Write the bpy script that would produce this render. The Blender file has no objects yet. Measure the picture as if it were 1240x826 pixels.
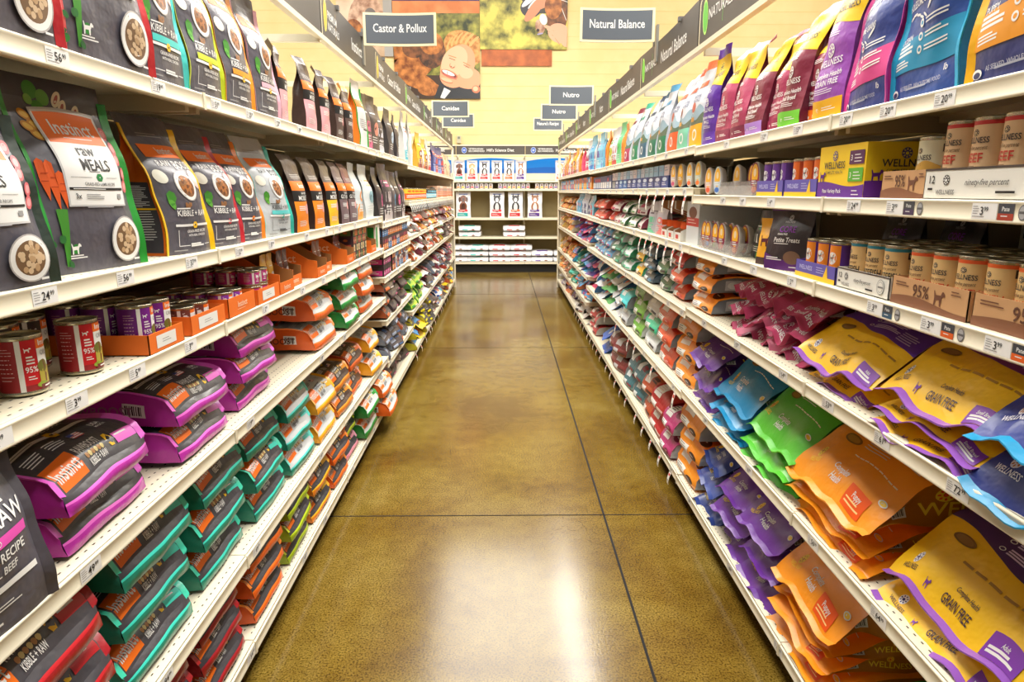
import bpy, math, random
import numpy as np
from mathutils import noise, Vector

SC = bpy.context.scene
COL = SC.collection
PI = math.pi

# ------------------------------------------------------------------ camera, world, lights, exposure
cam_d = bpy.data.cameras.new('camera')
cam_d.sensor_width = 36.0
cam_d.lens = 36.0 * 810.0 / 1240.0
cam_d.clip_start = 0.05
cam = bpy.data.objects.new('camera', cam_d)
COL.objects.link(cam)
cam.location = (0, 0, 1.45)
cam.rotation_euler = (math.radians(90 - 12.596), 0, math.radians(-0.69))
SC.camera = cam

SC.view_settings.view_transform = 'Standard'
SC.view_settings.look = 'None'
SC.view_settings.exposure = 0.12
SC.view_settings.gamma = 1.0
SC.view_settings.use_curve_mapping = False

wd = bpy.data.worlds.new('world')
SC.world = wd
wd.use_nodes = True
wd.node_tree.nodes['Background'].inputs[0].default_value = (1.0, 0.96, 0.88, 1)
wd.node_tree.nodes['Background'].inputs[1].default_value = 0.14


def strip_light(x, y, z, length, width, power, spread=180):
    d = bpy.data.lights.new('strip_light', 'AREA')
    d.shape = 'RECTANGLE'
    d.size = width
    d.size_y = length
    d.energy = power
    d.color = (1.0, 0.965, 0.90)
    d.spread = math.radians(spread)
    o = bpy.data.objects.new('strip_light', d)
    COL.objects.link(o)
    o.location = (x, y, z)
    return o


STRIPS = [(0.95, 5.0, 4.5, 11.0, 0.22, 290), (-0.15, 5.0, 4.7, 11.0, 1.7, 600),
          (3.6, 6.0, 4.5, 11.0, 0.30, 160), (-3.6, 6.0, 4.5, 11.0, 0.30, 160)]
for s_ in STRIPS:
    strip_light(*s_)
# row of lights washing the rear wall, over the cross aisle
for x_ in (-5.0, 0.0, 5.0):
    o_ = strip_light(x_, 11.0, 5.6, 0.4, 4.2, 105)
    o_.rotation_euler = (math.radians(32), 0, 0)


# ------------------------------------------------------------------ materials
def lin(c):
    c = c / 255.0
    return c / 12.92 if c <= 0.04045 else ((c + 0.055) / 1.055) ** 2.4


_M = {}


def M(r, g, b, rough=0.4, metal=0.0, kind='plain', bump=0.0, scale=30.0):
    key = (r, g, b, rough, metal, kind, bump, scale)
    if key in _M:
        return _M[key]
    m = bpy.data.materials.new('%s_%d_%d_%d' % (kind, r, g, b))
    m.use_nodes = True
    nt = m.node_tree
    bs = nt.nodes['Principled BSDF']
    bs.inputs['Base Color'].default_value = (lin(r), lin(g), lin(b), 1)
    bs.inputs['Roughness'].default_value = rough
    bs.inputs['Metallic'].default_value = metal
    if kind == 'foil':
        bs.inputs['Coat Weight'].default_value = 0.25
        bs.inputs['Coat Roughness'].default_value = 0.18
        bump = bump or 0.35
    if bump:
        tc = nt.nodes.new('ShaderNodeTexCoord')
        nz = nt.nodes.new('ShaderNodeTexNoise')
        nz.inputs['Scale'].default_value = scale
        nz.inputs['Detail'].default_value = 2
        bp = nt.nodes.new('ShaderNodeBump')
        bp.inputs['Strength'].default_value = bump
        bp.inputs['Distance'].default_value = 0.01
        nt.links.new(tc.outputs['Object'], nz.inputs['Vector'])
        nt.links.new(nz.outputs['Fac'], bp.inputs['Height'])
        nt.links.new(bp.outputs['Normal'], bs.inputs['Normal'])
    _M[key] = m
    return m


def foil(r, g, b, rough=0.40):
    return M(r, g, b, rough, 0.0, 'foil')


def ink(r, g, b):
    return M(r, g, b, 0.42, 0.0, 'ink')


WHITE = ink(235, 235, 232)
BLACK = ink(22, 22, 24)
ORANGE = ink(238, 112, 14)
GREYT = ink(150, 150, 150)
CREAM = M(232, 224, 200, 0.42, 0, 'enamel')
TAN = M(205, 190, 160, 0.5, 0, 'enamel')


# ------------------------------------------------------------------ mesh builder
class MB:
    def __init__(s):
        s.v = []; s.f = []; s.m = []; s.mats = []; s.sm = []

    def mi(s, mat):
        if mat not in s.mats:
            s.mats.append(mat)
        return s.mats.index(mat)

    def poly(s, pts, mat, smooth=False):
        n = len(s.v)
        s.v.extend([tuple(p) for p in pts])
        s.f.append(tuple(range(n, n + len(pts))))
        s.m.append(s.mi(mat)); s.sm.append(smooth)

    def grid(s, A, mat, smooth=True, flip=False):
        r, c = len(A), len(A[0])
        n = len(s.v)
        for row in A:
            s.v.extend([tuple(p) for p in row])
        k = s.mi(mat)
        for i in range(r - 1):
            for j in range(c - 1):
                q = (n + i * c + j, n + i * c + j + 1, n + (i + 1) * c + j + 1, n + (i + 1) * c + j)
                s.f.append(q[::-1] if flip else q)
                s.m.append(k); s.sm.append(smooth)

    def tris(s, verts, faces, mat, smooth=False):
        n = len(s.v)
        s.v.extend([tuple(p) for p in verts])
        k = s.mi(mat)
        for f in faces:
            s.f.append(tuple(n + i for i in f))
            s.m.append(k); s.sm.append(smooth)

    def box(s, x0, x1, y0, y1, z0, z1, mat, rz=0, piv=(0, 0)):
        P = [(x, y, z) for z in (z0, z1) for y in (y0, y1) for x in (x0, x1)]
        if rz:
            c, d = math.cos(rz), math.sin(rz)
            P = [(piv[0] + (x - piv[0]) * c - (y - piv[1]) * d, piv[1] + (x - piv[0]) * d + (y - piv[1]) * c, z) for x, y, z in P]
        F = [(0, 2, 3, 1), (4, 5, 7, 6), (0, 1, 5, 4), (2, 6, 7, 3), (0, 4, 6, 2), (1, 3, 7, 5)]
        s.tris(P, F, mat)

    def lathe(s, prof, mat, n=32, smooth=True):
        A = []
        for r, z in prof:
            A.append([(r * math.cos(2 * PI * k / n), r * math.sin(2 * PI * k / n), z) for k in range(n + 1)])
        s.grid(A, mat, smooth)

    def tube(s, pts, r, mat, n=8):
        A = []
        for i, p in enumerate(pts):
            a = Vector(pts[max(i - 1, 0)]); b = Vector(pts[min(i + 1, len(pts) - 1)])
            t = (b - a).normalized()
            u = t.orthogonal().normalized(); w = t.cross(u)
            A.append([tuple(Vector(p) + u * r * math.cos(2 * PI * k / n) + w * r * math.sin(2 * PI * k / n)) for k in range(n + 1)])
        s.grid(A, mat, True)

    def build(s, name, parent=None, bevel=0):
        me = bpy.data.meshes.new(name)
        me.from_pydata(s.v, [], s.f)
        for m in s.mats:
            me.materials.append(m)
        me.polygons.foreach_set('material_index', s.m)
        me.polygons.foreach_set('use_smooth', s.sm)
        me.update()
        o = bpy.data.objects.new(name, me)
        COL.objects.link(o)
        if parent is not None:
            o.parent = parent
        if bevel:
            b = o.modifiers.new('bevel', 'BEVEL'); b.width = bevel; b.segments = 2; b.limit_method = 'ANGLE'
        return o


def empty(name, loc=(0, 0, 0), rz=0):
    o = bpy.data.objects.new(name, None)
    COL.objects.link(o)
    o.empty_display_size = 0.05
    o.location = loc
    o.rotation_euler = (0, 0, rz)
    return o


LABELS = {}


def tag(o, label, cat, group=None):
    label = ' '.join(label.split())
    n = len(label.replace(',', ' ').split())
    if n < 4 or n > 16:
        print('LABEL LENGTH', n, label)
    LABELS.setdefault(label, []).append(o)
    o['label'] = label
    o['category'] = cat
    if group:
        o['group'] = group
    return o


def structure(o):
    o['kind'] = 'structure'
    return o


def copy_tree(o, parent=None):
    c = o.copy()
    COL.objects.link(c)
    c.parent = parent
    for ch in o.children:
        copy_tree(ch, c)
    return c


_PROTO = {}


def proto(key, make):
    """the thing itself the first time, a copy of it and its parts after that"""
    if key not in _PROTO:
        _PROTO[key] = make()
        return _PROTO[key]
    return copy_tree(_PROTO[key])


def put(o, x, y, z, rz=0, rx=0, ry=0, s=None):
    o.location = (x, y, z)
    o.rotation_euler = (rx, ry, rz)
    if s:
        o.scale = s if isinstance(s, tuple) else (s, s, s)
    return o


ORD = ('first second third fourth fifth sixth seventh eighth ninth tenth eleventh twelfth thirteenth fourteenth fifteenth sixteenth '
       'seventeenth eighteenth nineteenth').split()
TENS = {20: 'twenty', 30: 'thirty', 40: 'forty', 50: 'fifty', 60: 'sixty', 70: 'seventy'}


def ordw(n):
    if n <= 19:
        return ORD[n - 1]
    t, u = n // 10 * 10, n % 10
    if u == 0:
        return TENS[t][:-1] + 'ieth'
    return TENS[t] + '-' + ORD[u - 1]


_CNT = {}


def nxt(*key):
    _CNT[key] = _CNT.get(key, 0) + 1
    return ordw(_CNT[key])


# ------------------------------------------------------------------ lettering
_T = {}


def glyphs(s):
    if s in _T:
        return _T[s]
    cu = bpy.data.curves.new('t', 'FONT')
    cu.body = s
    cu.resolution_u = 2
    cu.offset = 0.012
    o = bpy.data.objects.new('t', cu)
    m = o.to_mesh()
    V = np.array([v.co[:2] for v in m.vertices]) if len(m.vertices) else np.zeros((0, 2))
    F = [tuple(p.vertices) for p in m.polygons]
    o.to_mesh_clear()
    bpy.data.objects.remove(o); bpy.data.curves.remove(cu)
    if len(V):
        V = V / 0.69
        V[:, 0] -= V[:, 0].min()
        w = V[:, 0].max()
    else:
        w = 0
    _T[s] = (V, F, w)
    return _T[s]


_TF = {}


def fine_glyphs(t, L):
    """lettering cut fine enough to follow a creased surface"""
    L = round(max(L, .05), 2)
    if (t, L) in _TF:
        return _TF[(t, L)]
    V0, F0, w = glyphs(t)
    V = [tuple(v) for v in V0]; out = []
    st = [(f[0], f[i], f[i + 1]) for f in F0 for i in range(1, len(f) - 1)]
    while st:
        a, b, c = st.pop()
        e = [((V[p][0] - V[q][0]) ** 2 + (V[p][1] - V[q][1]) ** 2, p, q, r) for p, q, r in ((a, b, c), (b, c, a), (c, a, b))]
        m = max(e)
        if m[0] > L * L:
            _, p, q, r = m
            V.append(((V[p][0] + V[q][0]) / 2, (V[p][1] + V[q][1]) / 2)); n = len(V) - 1
            st.append((p, n, r)); st.append((n, q, r))
        else:
            out.append((a, b, c))
    _TF[(t, L)] = (np.array(V), out)
    return _TF[(t, L)]


class Patch:
    """a bilinear surface; A[v][u] points; size in metres"""

    def __init__(s, A, w, h, xmin=0.0):
        s.A = np.array(A, dtype=float); s.w = w; s.h = h; s.xmin = xmin

    def at(s, x, y, off):
        A = s.A
        nr, nc = A.shape[0] - 1, A.shape[1] - 1
        u = np.clip(np.asarray(x) / s.w, s.xmin / s.w, 1) * nc
        v = np.clip(np.asarray(y) / s.h, 0, 1) * nr
        j = np.minimum(u.astype(int), nc - 1); i = np.minimum(v.astype(int), nr - 1)
        fu = (u - j)[..., None]; fv = (v - i)[..., None]
        a, b, c, d = A[i, j], A[i, j + 1], A[i + 1, j], A[i + 1, j + 1]
        p = a * (1 - fu) * (1 - fv) + b * fu * (1 - fv) + c * (1 - fu) * fv + d * fu * fv
        if getattr(s, '_src', None) is not A:
            s._src = A
            s.N = np.cross(np.gradient(A, axis=1), np.gradient(A, axis=0))
            s.N /= np.maximum(np.linalg.norm(s.N, axis=-1, keepdims=True), 1e-12)
        N = s.N
        n = N[i, j] * (1 - fu) * (1 - fv) + N[i, j + 1] * fu * (1 - fv) + N[i + 1, j] * (1 - fu) * fv + N[i + 1, j + 1] * fu * fv
        l = np.linalg.norm(n, axis=-1, keepdims=True)
        n = n / np.maximum(l, 1e-9)
        return p + n * off


class Dec:
    """prints rectangles, ellipses, outlines and lettering on a patch"""

    def __init__(s, patch, mb, off=0.0006):
        s.p = patch; s.mb = mb; s.off = off
        s.W = patch.w; s.H = patch.h

    def _o(s):
        s.off += 0.00006
        return s.off

    def rect(s, x, y, w, h, mat, rot=0, skew=0, cell=0.01, o=None):
        if cell < .05:
            cell = min(cell, .007)
        nx = max(1, int(math.ceil(w / cell))); ny = max(1, int(math.ceil(h / cell)))
        X, Y = np.meshgrid(np.linspace(0, w, nx + 1), np.linspace(0, h, ny + 1))
        X = X + Y * skew
        c, d = math.cos(rot), math.sin(rot)
        s.mb.grid(s.p.at(x + X * c - Y * d, y + X * d + Y * c, s._o() if o is None else o), mat)

    def wav(s, x0, x1, fy0, fy1, mat, n=24, m=6):
        """region between two curves y=f(x)"""
        s.off += .00012
        n = max(n // 2, int((x1 - x0) / .007))
        X = np.linspace(x0, x1, n + 1)
        a = np.array([fy0(x) for x in X]); b = np.array([fy1(x) for x in X])
        m = max(2, int(np.abs(b - a).max() / .007)) if s.W < 1 else 4
        o = s._o()
        A = [s.p.at(X, a + (b - a) * k / m, o) for k in range(m + 1)]
        s.mb.grid(A, mat)

    def ell(s, cx, cy, rx, ry, mat, rot=0, n=16, rings=2):
        if s.W < 1 and max(rx, ry) > .014:
            n = max(n, 28); rings = max(rings, int(max(rx, ry) / .007))
        c, d = math.cos(rot), math.sin(rot)
        o = s._o()
        A = []
        for k in range(rings + 1):
            f = k / rings
            t = np.linspace(0, 2 * PI, n + 1)
            X, Y = rx * f * np.cos(t), ry * f * np.sin(t)
            A.append(s.p.at(cx + X * c - Y * d, cy + X * d + Y * c, o))
        s.mb.grid(A, mat, True, flip=True)

    def poly(s, pts, mat, x=0, y=0, k=1.0, rot=0, kx=None):
        kx = k if kx is None else kx
        c, d = math.cos(rot), math.sin(rot)
        P = np.array(pts, dtype=float)
        X, Y = P[:, 0] * kx, P[:, 1] * k
        q = s.p.at(x + X * c - Y * d, y + X * d + Y * c, s._o())
        s.mb.poly([tuple(p) for p in q], mat)

    def text(s, t, x, y, h, mat, rot=0, al='l', sx=1.0, shear=0.0, maxw=None):
        V, F, w = glyphs(t)
        if not len(V):
            return
        k = h
        if maxw and w * k * sx > maxw:
            sx = maxw / (w * k)
        wx = w * k * sx
        if s.p.A.shape[0] > 2 and k > .008:
            V, F = fine_glyphs(t, .006 / k)
        ox = {'l': 0, 'c': -wx / 2, 'r': -wx}[al]
        X = V[:, 0] * k * sx + ox + V[:, 1] * k * shear
        Y = V[:, 1] * k
        c, d = math.cos(rot), math.sin(rot)
        q = s.p.at(x + X * c - Y * d, y + X * d + Y * c, s._o() + .0003)
        s.mb.tris(q, F, mat)

    def lines(s, x, y, w, n, gap, mat, rot=0, h=None, seed=1):
        """fine print too small to read"""
        rg = random.Random(seed)
        h = h or gap * 0.4
        o = s._o() + .0001
        c, d = math.cos(rot), math.sin(rot)
        for k in range(n):
            ww = w * rg.uniform(0.7, 1.0)
            s.rect(x + k * gap * d, y - k * gap * c, ww, h, mat, rot, cell=0.02, o=o)


def flat(o, ux, uy, w, h):
    o, ux, uy = Vector(o), Vector(ux), Vector(uy)
    return Patch([[tuple(o), tuple(o + ux * w)], [tuple(o + uy * h), tuple(o + ux * w + uy * h)]], w, h)


DOG = [(0, 0), (.12, 0), (.16, .35), (.5, .38), (.56, 0), (.68, 0), (.7, .45), (.8, .62), (1.0, .62), (1.0, .76), (.84, .92), (.72, .9), (.62, .68), (.12, .66), (.0, .95), (-.06, .9), (.02, .5)]
LEAF = [(0, 0), (.25, .2), (.42, .55), (.35, .85), (.1, 1.0), (-.1, .8), (-.12, .4)]


def paw(d, cx, cy, r, ring, pad):
    """round brand mark: disc with a ring of pads"""
    d.ell(cx, cy, r, r, ring, n=14)
    for k in range(8):
        a = k * PI / 4
        d.ell(cx + .66 * r * math.cos(a), cy + .66 * r * math.sin(a), r * .2, r * .13, pad, rot=a, n=8, rings=1)
    d.ell(cx, cy - .05 * r, r * .32, r * .28, pad, n=10, rings=1)


def barcode(d, x, y, w, h, rot=0):
    c, s_ = math.cos(rot), math.sin(rot)
    d.rect(x, y, w, h, WHITE, rot)
    n = 8
    for k in range(n):
        xx, yy = (0.1 + 0.8 * k / n) * w, h * .15
        d.rect(x + xx * c - yy * s_, y + xx * s_ + yy * c, w * (.04 if k % 3 else .07), h * .7, BLACK, rot)


# ------------------------------------------------------------------ bags
def sst(a, b, x):
    t = min(1.0, max(0.0, (x - a) / (b - a)))
    return t * t * (3 - 2 * t)


def loft(kind, W, H, D, seed=0, nv=26, nf=16, ns=6, amp=0.004, lean=0.0, curl=0.0, incl=0.02, wave=0.006, droop=0.15):
    """five surfaces of a filled bag. kinds: pouch stands on its base, block and flap lie with the v=0 end towards the shopper"""
    rg = random.Random(seed)
    ph = [rg.uniform(0, 6.28) for _ in range(6)]
    off = Vector((seed * 3.7, seed * 1.3, seed * 2.1))
    hw, hd = W / 2, D / 2

    def prof(v):
        g = 0.0; c = 0.0; k = 0.75; w = hw
        if kind == 'pouch':
            f = (0.93 + 0.09 * sst(0, .25, v)) * (1 - sst(.5, .9, v)) + 0.035
            k = 0.82 - 0.3 * sst(.1, .5, v) - .3 * sst(.6, .88, v)
            w = hw * (1 - 0.05 * math.sin(PI * min(v / .9, 1)) - .02 * v)
            g = 0.14 * sst(.35, .75, v) * (1 - sst(.8, .92, v))
            c = lean * v * v + curl * sst(.84, 1, v) ** 2
        elif kind == 'block':
            f = (0.42 + 0.58 * math.sqrt(max(0, 1 - (1 - min(v / .24, 1)) ** 2))) * (1 - .75 * sst(.8, 1, v))
            k = .78 - .06 * sst(0, .15, v)
            w = hw * (0.94 + .06 * sst(0, .12, v) - .06 * sst(.85, 1, v))
            g = -0.012
            c = hd * (1 - f) * .86
        elif kind == 'flap':
            tt = min(max((v - .03) / .5, 0), 1)
            f = (0.03 + 0.97 * (1 - (1 - tt) ** 2) ** .8) * (1 - .75 * sst(.8, 1, v))
            k = 0.15 + .6 * sst(.05, .3, v)
            w = hw * (1.02 - .04 * sst(.05, .3, v) - .05 * sst(.85, 1, v))
            g = 0.05 * sst(.03, .12, v) * (1 - sst(.2, .4, v))
            c = hd * (1 - f) * (.92 + droop * (1 - sst(0, .2, v)))
        else:  # pillow, standing with sealed ends
            f = 0.05 + 0.95 * math.sin(PI * min(max((v - .05) / .9, 0), 1)) ** .6
            k = .12
            w = hw
            c = lean * v * v
        return w, hd * f, k, g * W, c

    def disp(p, v):
        a = amp * (0.25 + 0.75 * sst(0.0, .15, v)) if kind == 'pouch' else amp
        q = Vector(p)
        n = noise.noise_vector(q * 9 + off) * a * 1.5 + noise.noise_vector(q * 19 + off) * a * .35
        return (p[0] + n[0] * .5, p[1] + n[1], p[2] + n[2] * .4)

    F, B, L, R = [], [], [], []
    for i in range(nv + 1):
        v = i / nv
        w, d, k, g, c = prof(v)
        ph_w = 0
        fr, bk, lf, rt = [], [], [], []

        def zz(y, u):
            z = v * H
            if kind == 'block':
                z += incl * (1 - v) ** 6 * (0.5 - (y - c) / (2 * max(d, 1e-4)) * .5)
            return z
        for j in range(nf + 1):
            u = -1 + 2 * j / nf
            e = 1 - abs(u) ** 2.6
            wv = 0
            if kind == 'flap':
                wv = wave * (1 - sst(0, .25, v)) * (math.sin(u * 4.3 + ph[0]) + .6 * math.sin(u * 9.1 + ph[1]))
            if kind in ('pouch', 'pillow'):
                wv = wave * .6 * sst(.75, 1, v) * math.sin(u * 3 + ph[0])
            y = -d * (k + (1 - k) * e) + c + wv
            fr.append(disp((u * w, y, zz(y, u)), v))
            kb = .25 if kind in ('block', 'flap') else 1.0
            y = d * (k + (1 - k) * (e * kb + (0 if kb == 1 else .6))) + c + wv if kind in ('block', 'flap') else d * (k + (1 - k) * e) + c + wv
            if kind in ('block', 'flap'):
                y = d * (k + (1 - k) * e * .5) + c + wv
            bk.append(disp((u * w, y, zz(y, u)), v))
        bk.reverse()
        fl, fr_ = Vector(fr[0]), Vector(fr[-1])
        br, bl = Vector(bk[0]), Vector(bk[-1])
        for j in range(ns + 1):
            t = j / ns
            e = 1 - abs(2 * t - 1)
            p = fr_.lerp(br, t); p.x -= g * e; rt.append(tuple(p))
            p = bl.lerp(fl, t); p.x += g * e; lf.append(tuple(p))
        F.append(fr); B.append(bk); R.append(rt); L.append(lf)
    E = []
    ne = 6
    for a in range(ne + 1):
        t = a / ne
        row = []
        for j in range(nf + 1):
            p = Vector(B[0][nf - j]).lerp(Vector(F[0][j]), t)
            u = -1 + 2 * j / nf
            if kind == 'block':
                p.z -= 0.012 * math.sin(PI * t) * (1 - u ** 4)
            row.append(tuple(p))
        E.append(row)
    hs = hd * 1.5
    S = dict(F=Patch(F, W, H), B=Patch(B, W, H), L=Patch(L, hs, H), R=Patch(R, hs, H), E=Patch(E, W, D * .62 if kind == 'block' else D))
    for p in S.values():
        A = p.A
        if kind in ('block', 'flap'):
            p.A = np.stack([A[..., 0], A[..., 2], hd - A[..., 1]], axis=-1)
        else:
            A[..., 1] += hd
    return S


def rows(p, a, b):
    n = p.A.shape[0] - 1
    i, j = int(round(a * n)), int(round(b * n))
    return p.A[i:j + 1]


def bag(name, kind, W, H, D, body, side=None, seal=None, strip=None, art=None, seed=0, sealfrac=.1, both=True, strip_w=.011, endmat=None, sidebody=False, **kw):
    """root mesh = main body; children: side_gusset, end_seal, edge_seal, printed_label"""
    S = loft(kind, W, H, D, seed, **kw)
    lo, hi = 0.0, 1.0
    if seal is not None:
        if kind == 'flap':
            lo = sealfrac
        else:
            hi = 1 - sealfrac
    mb = MB()
    mb.grid(rows(S['F'], lo, hi), body)
    mb.grid(rows(S['B'], lo, hi), body)
    if kind in ('pouch', 'pillow', 'block'):
        mb.grid(S['E'].A, endmat or body)
    for q in ('F', 'B', 'L', 'R'):
        pass
    if side is None:
        mb.grid(rows(S['L'], lo, hi), body); mb.grid(rows(S['R'], lo, hi), body)
    # far end cap
    top = MB()
    A = [list(S['F'].A[-1]), list(S['B'].A[-1][::-1])]
    mb.grid(A, body)
    root = mb.build(name)
    if side is not None:
        for q in ('L', 'R'):
            g = MB(); g.grid(rows(S[q], lo, hi), side); g.build('side_gusset', root)
    if seal is not None:
        g = MB()
        a, b = (0, lo) if kind == 'flap' else (hi, 1)
        for q in ('F', 'B', 'L', 'R'):
            g.grid(rows(S[q], a, b), seal)
        if kind == 'flap':
            g.grid([list(S['B'].A[0][::-1]), list(S['F'].A[0])], seal)
        g.build('end_seal', root)
    if strip is not None:
        g = MB()
        for q, col, sg in (('F', 0, -1), ('F', -1, 1)):
            E = S[q].A[:, col]
            outv = np.array([sg * .7, -.7 if kind in ('pouch', 'pillow') else 0, .7 if kind in ('block', 'flap') else 0])
            i1 = len(E) - (0 if kind in ('block', 'flap') else max(1, int(len(E) * .1)))
            g = MB()
            P0 = E[:i1] + outv * .0005
            P1 = E[:i1] + outv * strip_w
            inn = np.array([-sg * strip_w * .9, 0, 0])
            P2 = E[:i1] + inn + (np.array([0, -.002, 0]) if kind in ('pouch', 'pillow') else np.array([0, 0, .002]))
            g.grid([P0, P1], strip); g.grid([P1, P2], strip)
            g.build('edge_seal', root)
    if art is not None:
        g = MB()
        art(S, g)
        if g.f:
            g.build('printed_label', root)
    return root

# ================================================================== the room
def noise_mat(name, c1, c2, scale, rough=(.5, .6), detail=4, bumpd=0.0, contrast=(.35, .65)):
    m = bpy.data.materials.new(name); m.use_nodes = True
    nt = m.node_tree; bs = nt.nodes['Principled BSDF']
    tc = nt.nodes.new('ShaderNodeTexCoord')
    nz = nt.nodes.new('ShaderNodeTexNoise'); nz.inputs['Scale'].default_value = scale; nz.inputs['Detail'].default_value = detail
    nt.links.new(tc.outputs['Object'], nz.inputs['Vector'])
    cr = nt.nodes.new('ShaderNodeValToRGB')
    cr.color_ramp.elements[0].position = contrast[0]; cr.color_ramp.elements[1].position = contrast[1]
    cr.color_ramp.elements[0].color = tuple(lin(c) for c in c1) + (1,)
    cr.color_ramp.elements[1].color = tuple(lin(c) for c in c2) + (1,)
    nt.links.new(nz.outputs['Fac'], cr.inputs['Fac'])
    nt.links.new(cr.outputs['Color'], bs.inputs['Base Color'])
    bs.inputs['Roughness'].default_value = sum(rough) / 2
    if bumpd:
        bp = nt.nodes.new('ShaderNodeBump'); bp.inputs['Distance'].default_value = bumpd
        nt.links.new(nz.outputs['Fac'], bp.inputs['Height']); nt.links.new(bp.outputs['Normal'], bs.inputs['Normal'])
    return m


def floor_material():
    """stained, polished concrete: olive brown mottling, fine aggregate, uneven polish"""
    m = bpy.data.materials.new('polished_concrete'); m.use_nodes = True
    nt = m.node_tree; bs = nt.nodes['Principled BSDF']; L = nt.links.new
    tc = nt.nodes.new('ShaderNodeTexCoord')

    def nz(scale, detail, dist=0.0):
        n = nt.nodes.new('ShaderNodeTexNoise'); n.inputs['Scale'].default_value = scale; n.inputs['Detail'].default_value = detail
        n.inputs['Distortion'].default_value = dist
        L(tc.outputs['Object'], n.inputs['Vector']); return n

    def ramp(src, stops):
        r = nt.nodes.new('ShaderNodeValToRGB'); e = r.color_ramp.elements
        while len(e) < len(stops):
            e.new(.5)
        for k, (p, c) in enumerate(stops):
            e[k].position = p; e[k].color = tuple(lin(q) for q in c) + (1,)
        L(src, r.inputs['Fac']); return r

    def mix(a, b, fac, mode='MIX'):
        x = nt.nodes.new('ShaderNodeMix'); x.data_type = 'RGBA'; x.blend_type = mode
        if isinstance(fac, float):
            x.inputs[0].default_value = fac
        else:
            L(fac, x.inputs[0])
        L(a, x.inputs[6]); L(b, x.inputs[7]); return x.outputs[2]
    big = ramp(nz(1.3, 6, .6).outputs['Fac'], [(.3, (102, 76, 28)), (.47, (130, 106, 42)), (.6, (142, 121, 56)), (.75, (160, 142, 82))])
    med = ramp(nz(14, 5).outputs['Fac'], [(.3, (200, 184, 150)), (.7, (255, 252, 244))])
    fine = ramp(nz(160, 3).outputs['Fac'], [(.36, (96, 84, 60)), (.5, (216, 210, 196)), (.68, (255, 255, 255))])
    c = mix(big.outputs['Color'], med.outputs['Color'], .6, 'MULTIPLY')
    c = mix(c, fine.outputs['Color'], .8, 'MULTIPLY')
    L(c, bs.inputs['Base Color'])
    mp = nt.nodes.new('ShaderNodeMapRange')
    mp.inputs['To Min'].default_value = .12; mp.inputs['To Max'].default_value = .22
    L(nz(2.2, 3).outputs['Fac'], mp.inputs['Value'])
    L(mp.outputs['Result'], bs.inputs['Roughness'])
    bs.inputs['IOR'].default_value = 1.5
    bs.inputs['Specular IOR Level'].default_value = .38
    bp = nt.nodes.new('ShaderNodeBump'); bp.inputs['Strength'].default_value = .05; bp.inputs['Distance'].default_value = .004
    L(nz(120, 2).outputs['Fac'], bp.inputs['Height']); L(bp.outputs['Normal'], bs.inputs['Normal'])
    return m


YW = 13.45
FLOORM = floor_material()
g = MB()
g.box(-9, 9, -3, YW, -.1, 0, FLOORM)
structure(g.build('floor'))
JOINT = M(14, 10, 6, .9, 0, 'joint')
g = MB(); g.box(.451, .460, -3, YW, .0, .0012, JOINT)
for y_ in (-.6, 2.82, 6.2, 9.6):
    g.box(-9, 9, y_ - .003, y_ + .003, 0, .0012, JOINT)
structure(g.build('trim_1'))
WALLM = noise_mat('cream_paint', (234, 208, 148), (238, 214, 158), 3, (.6, .7))
g = MB()
g.box(-9, 9, YW, YW + .12, 0, 6.0, WALLM)
structure(g.build('wall_back'))
# shallow grooves of the wall panelling
g = MB()
GRV = M(226, 200, 136, .7, 0, 'groove')
for k in range(1, 26):
    z_ = .22 * k + .1
    g.box(-9, 9, YW - .003, YW, z_, z_ + .006, GRV)
structure(g.build('trim_2'))
for nm, x0, x1 in (('wall_left', -9.12, -9), ('wall_right', 9, 9.12)):
    g = MB(); g.box(x0, x1, -3, YW, 0, 6, WALLM); structure(g.build(nm))
g = MB(); g.box(-9, 9, 2.0, YW, 6.0, 6.1, M(225, 222, 212, .8, 0, 'ceiling'))
structure(g.build('ceiling'))
# fluorescent fixtures the lights sit in
for k, (x, y, z, ln, w, p) in enumerate(STRIPS):
    g = MB()
    g.box(x - .2, x + .2, y - ln / 2, y + ln / 2, z + .02, z + .09, M(230, 230, 225, .4, 0, 'enamel'))
    g.box(x - .012, x + .012, y - ln / 2 + 1, y - ln / 2 + 1.02, z + .09, 6.0, M(190, 190, 190, .4, .5, 'enamel'))
    g.box(x - .012, x + .012, y + ln / 2 - 1, y + ln / 2 - .98, z + .09, 6.0, M(190, 190, 190, .4, .5, 'enamel'))
    o = g.build('trim_%d' % (10 + k)); structure(o)

# ================================================================== shelving
GSEC = dict(L=[.575 + 1.22 * k for k in range(9)], R=[.545 + 1.22 * k for k in range(9)])
XF = dict(L=-.76, R=.83)
SG = dict(L=-1, R=1)
LV = dict(L=[[1.69, 1.30, 1.105, .795, .405, .12]] * 3 + [[1.69, 1.26, 1.075, .915, .637, .36, .13]] + [[1.66, 1.375, 1.10, .86, .48, .13]] * 4,
          R=[[1.637, 1.435, 1.215, .937, .55, .12]] * 2 + [[1.645, 1.467, 1.215, .92, .535, .125]] * 3 + [[1.655, 1.47, 1.22, .95, .62, .36, .13]] * 3)
SIDE = dict(L='left', R='right')
SHW = ['top', 'second', 'third', 'fourth', 'fifth', 'sixth', 'seventh']
DEPTH = .56
HOLE = M(60, 50, 36, .8, 0, 'hole')
DARK = M(38, 34, 30, .7, 0, 'kick')
TAGM = ink(240, 240, 238)
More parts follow.
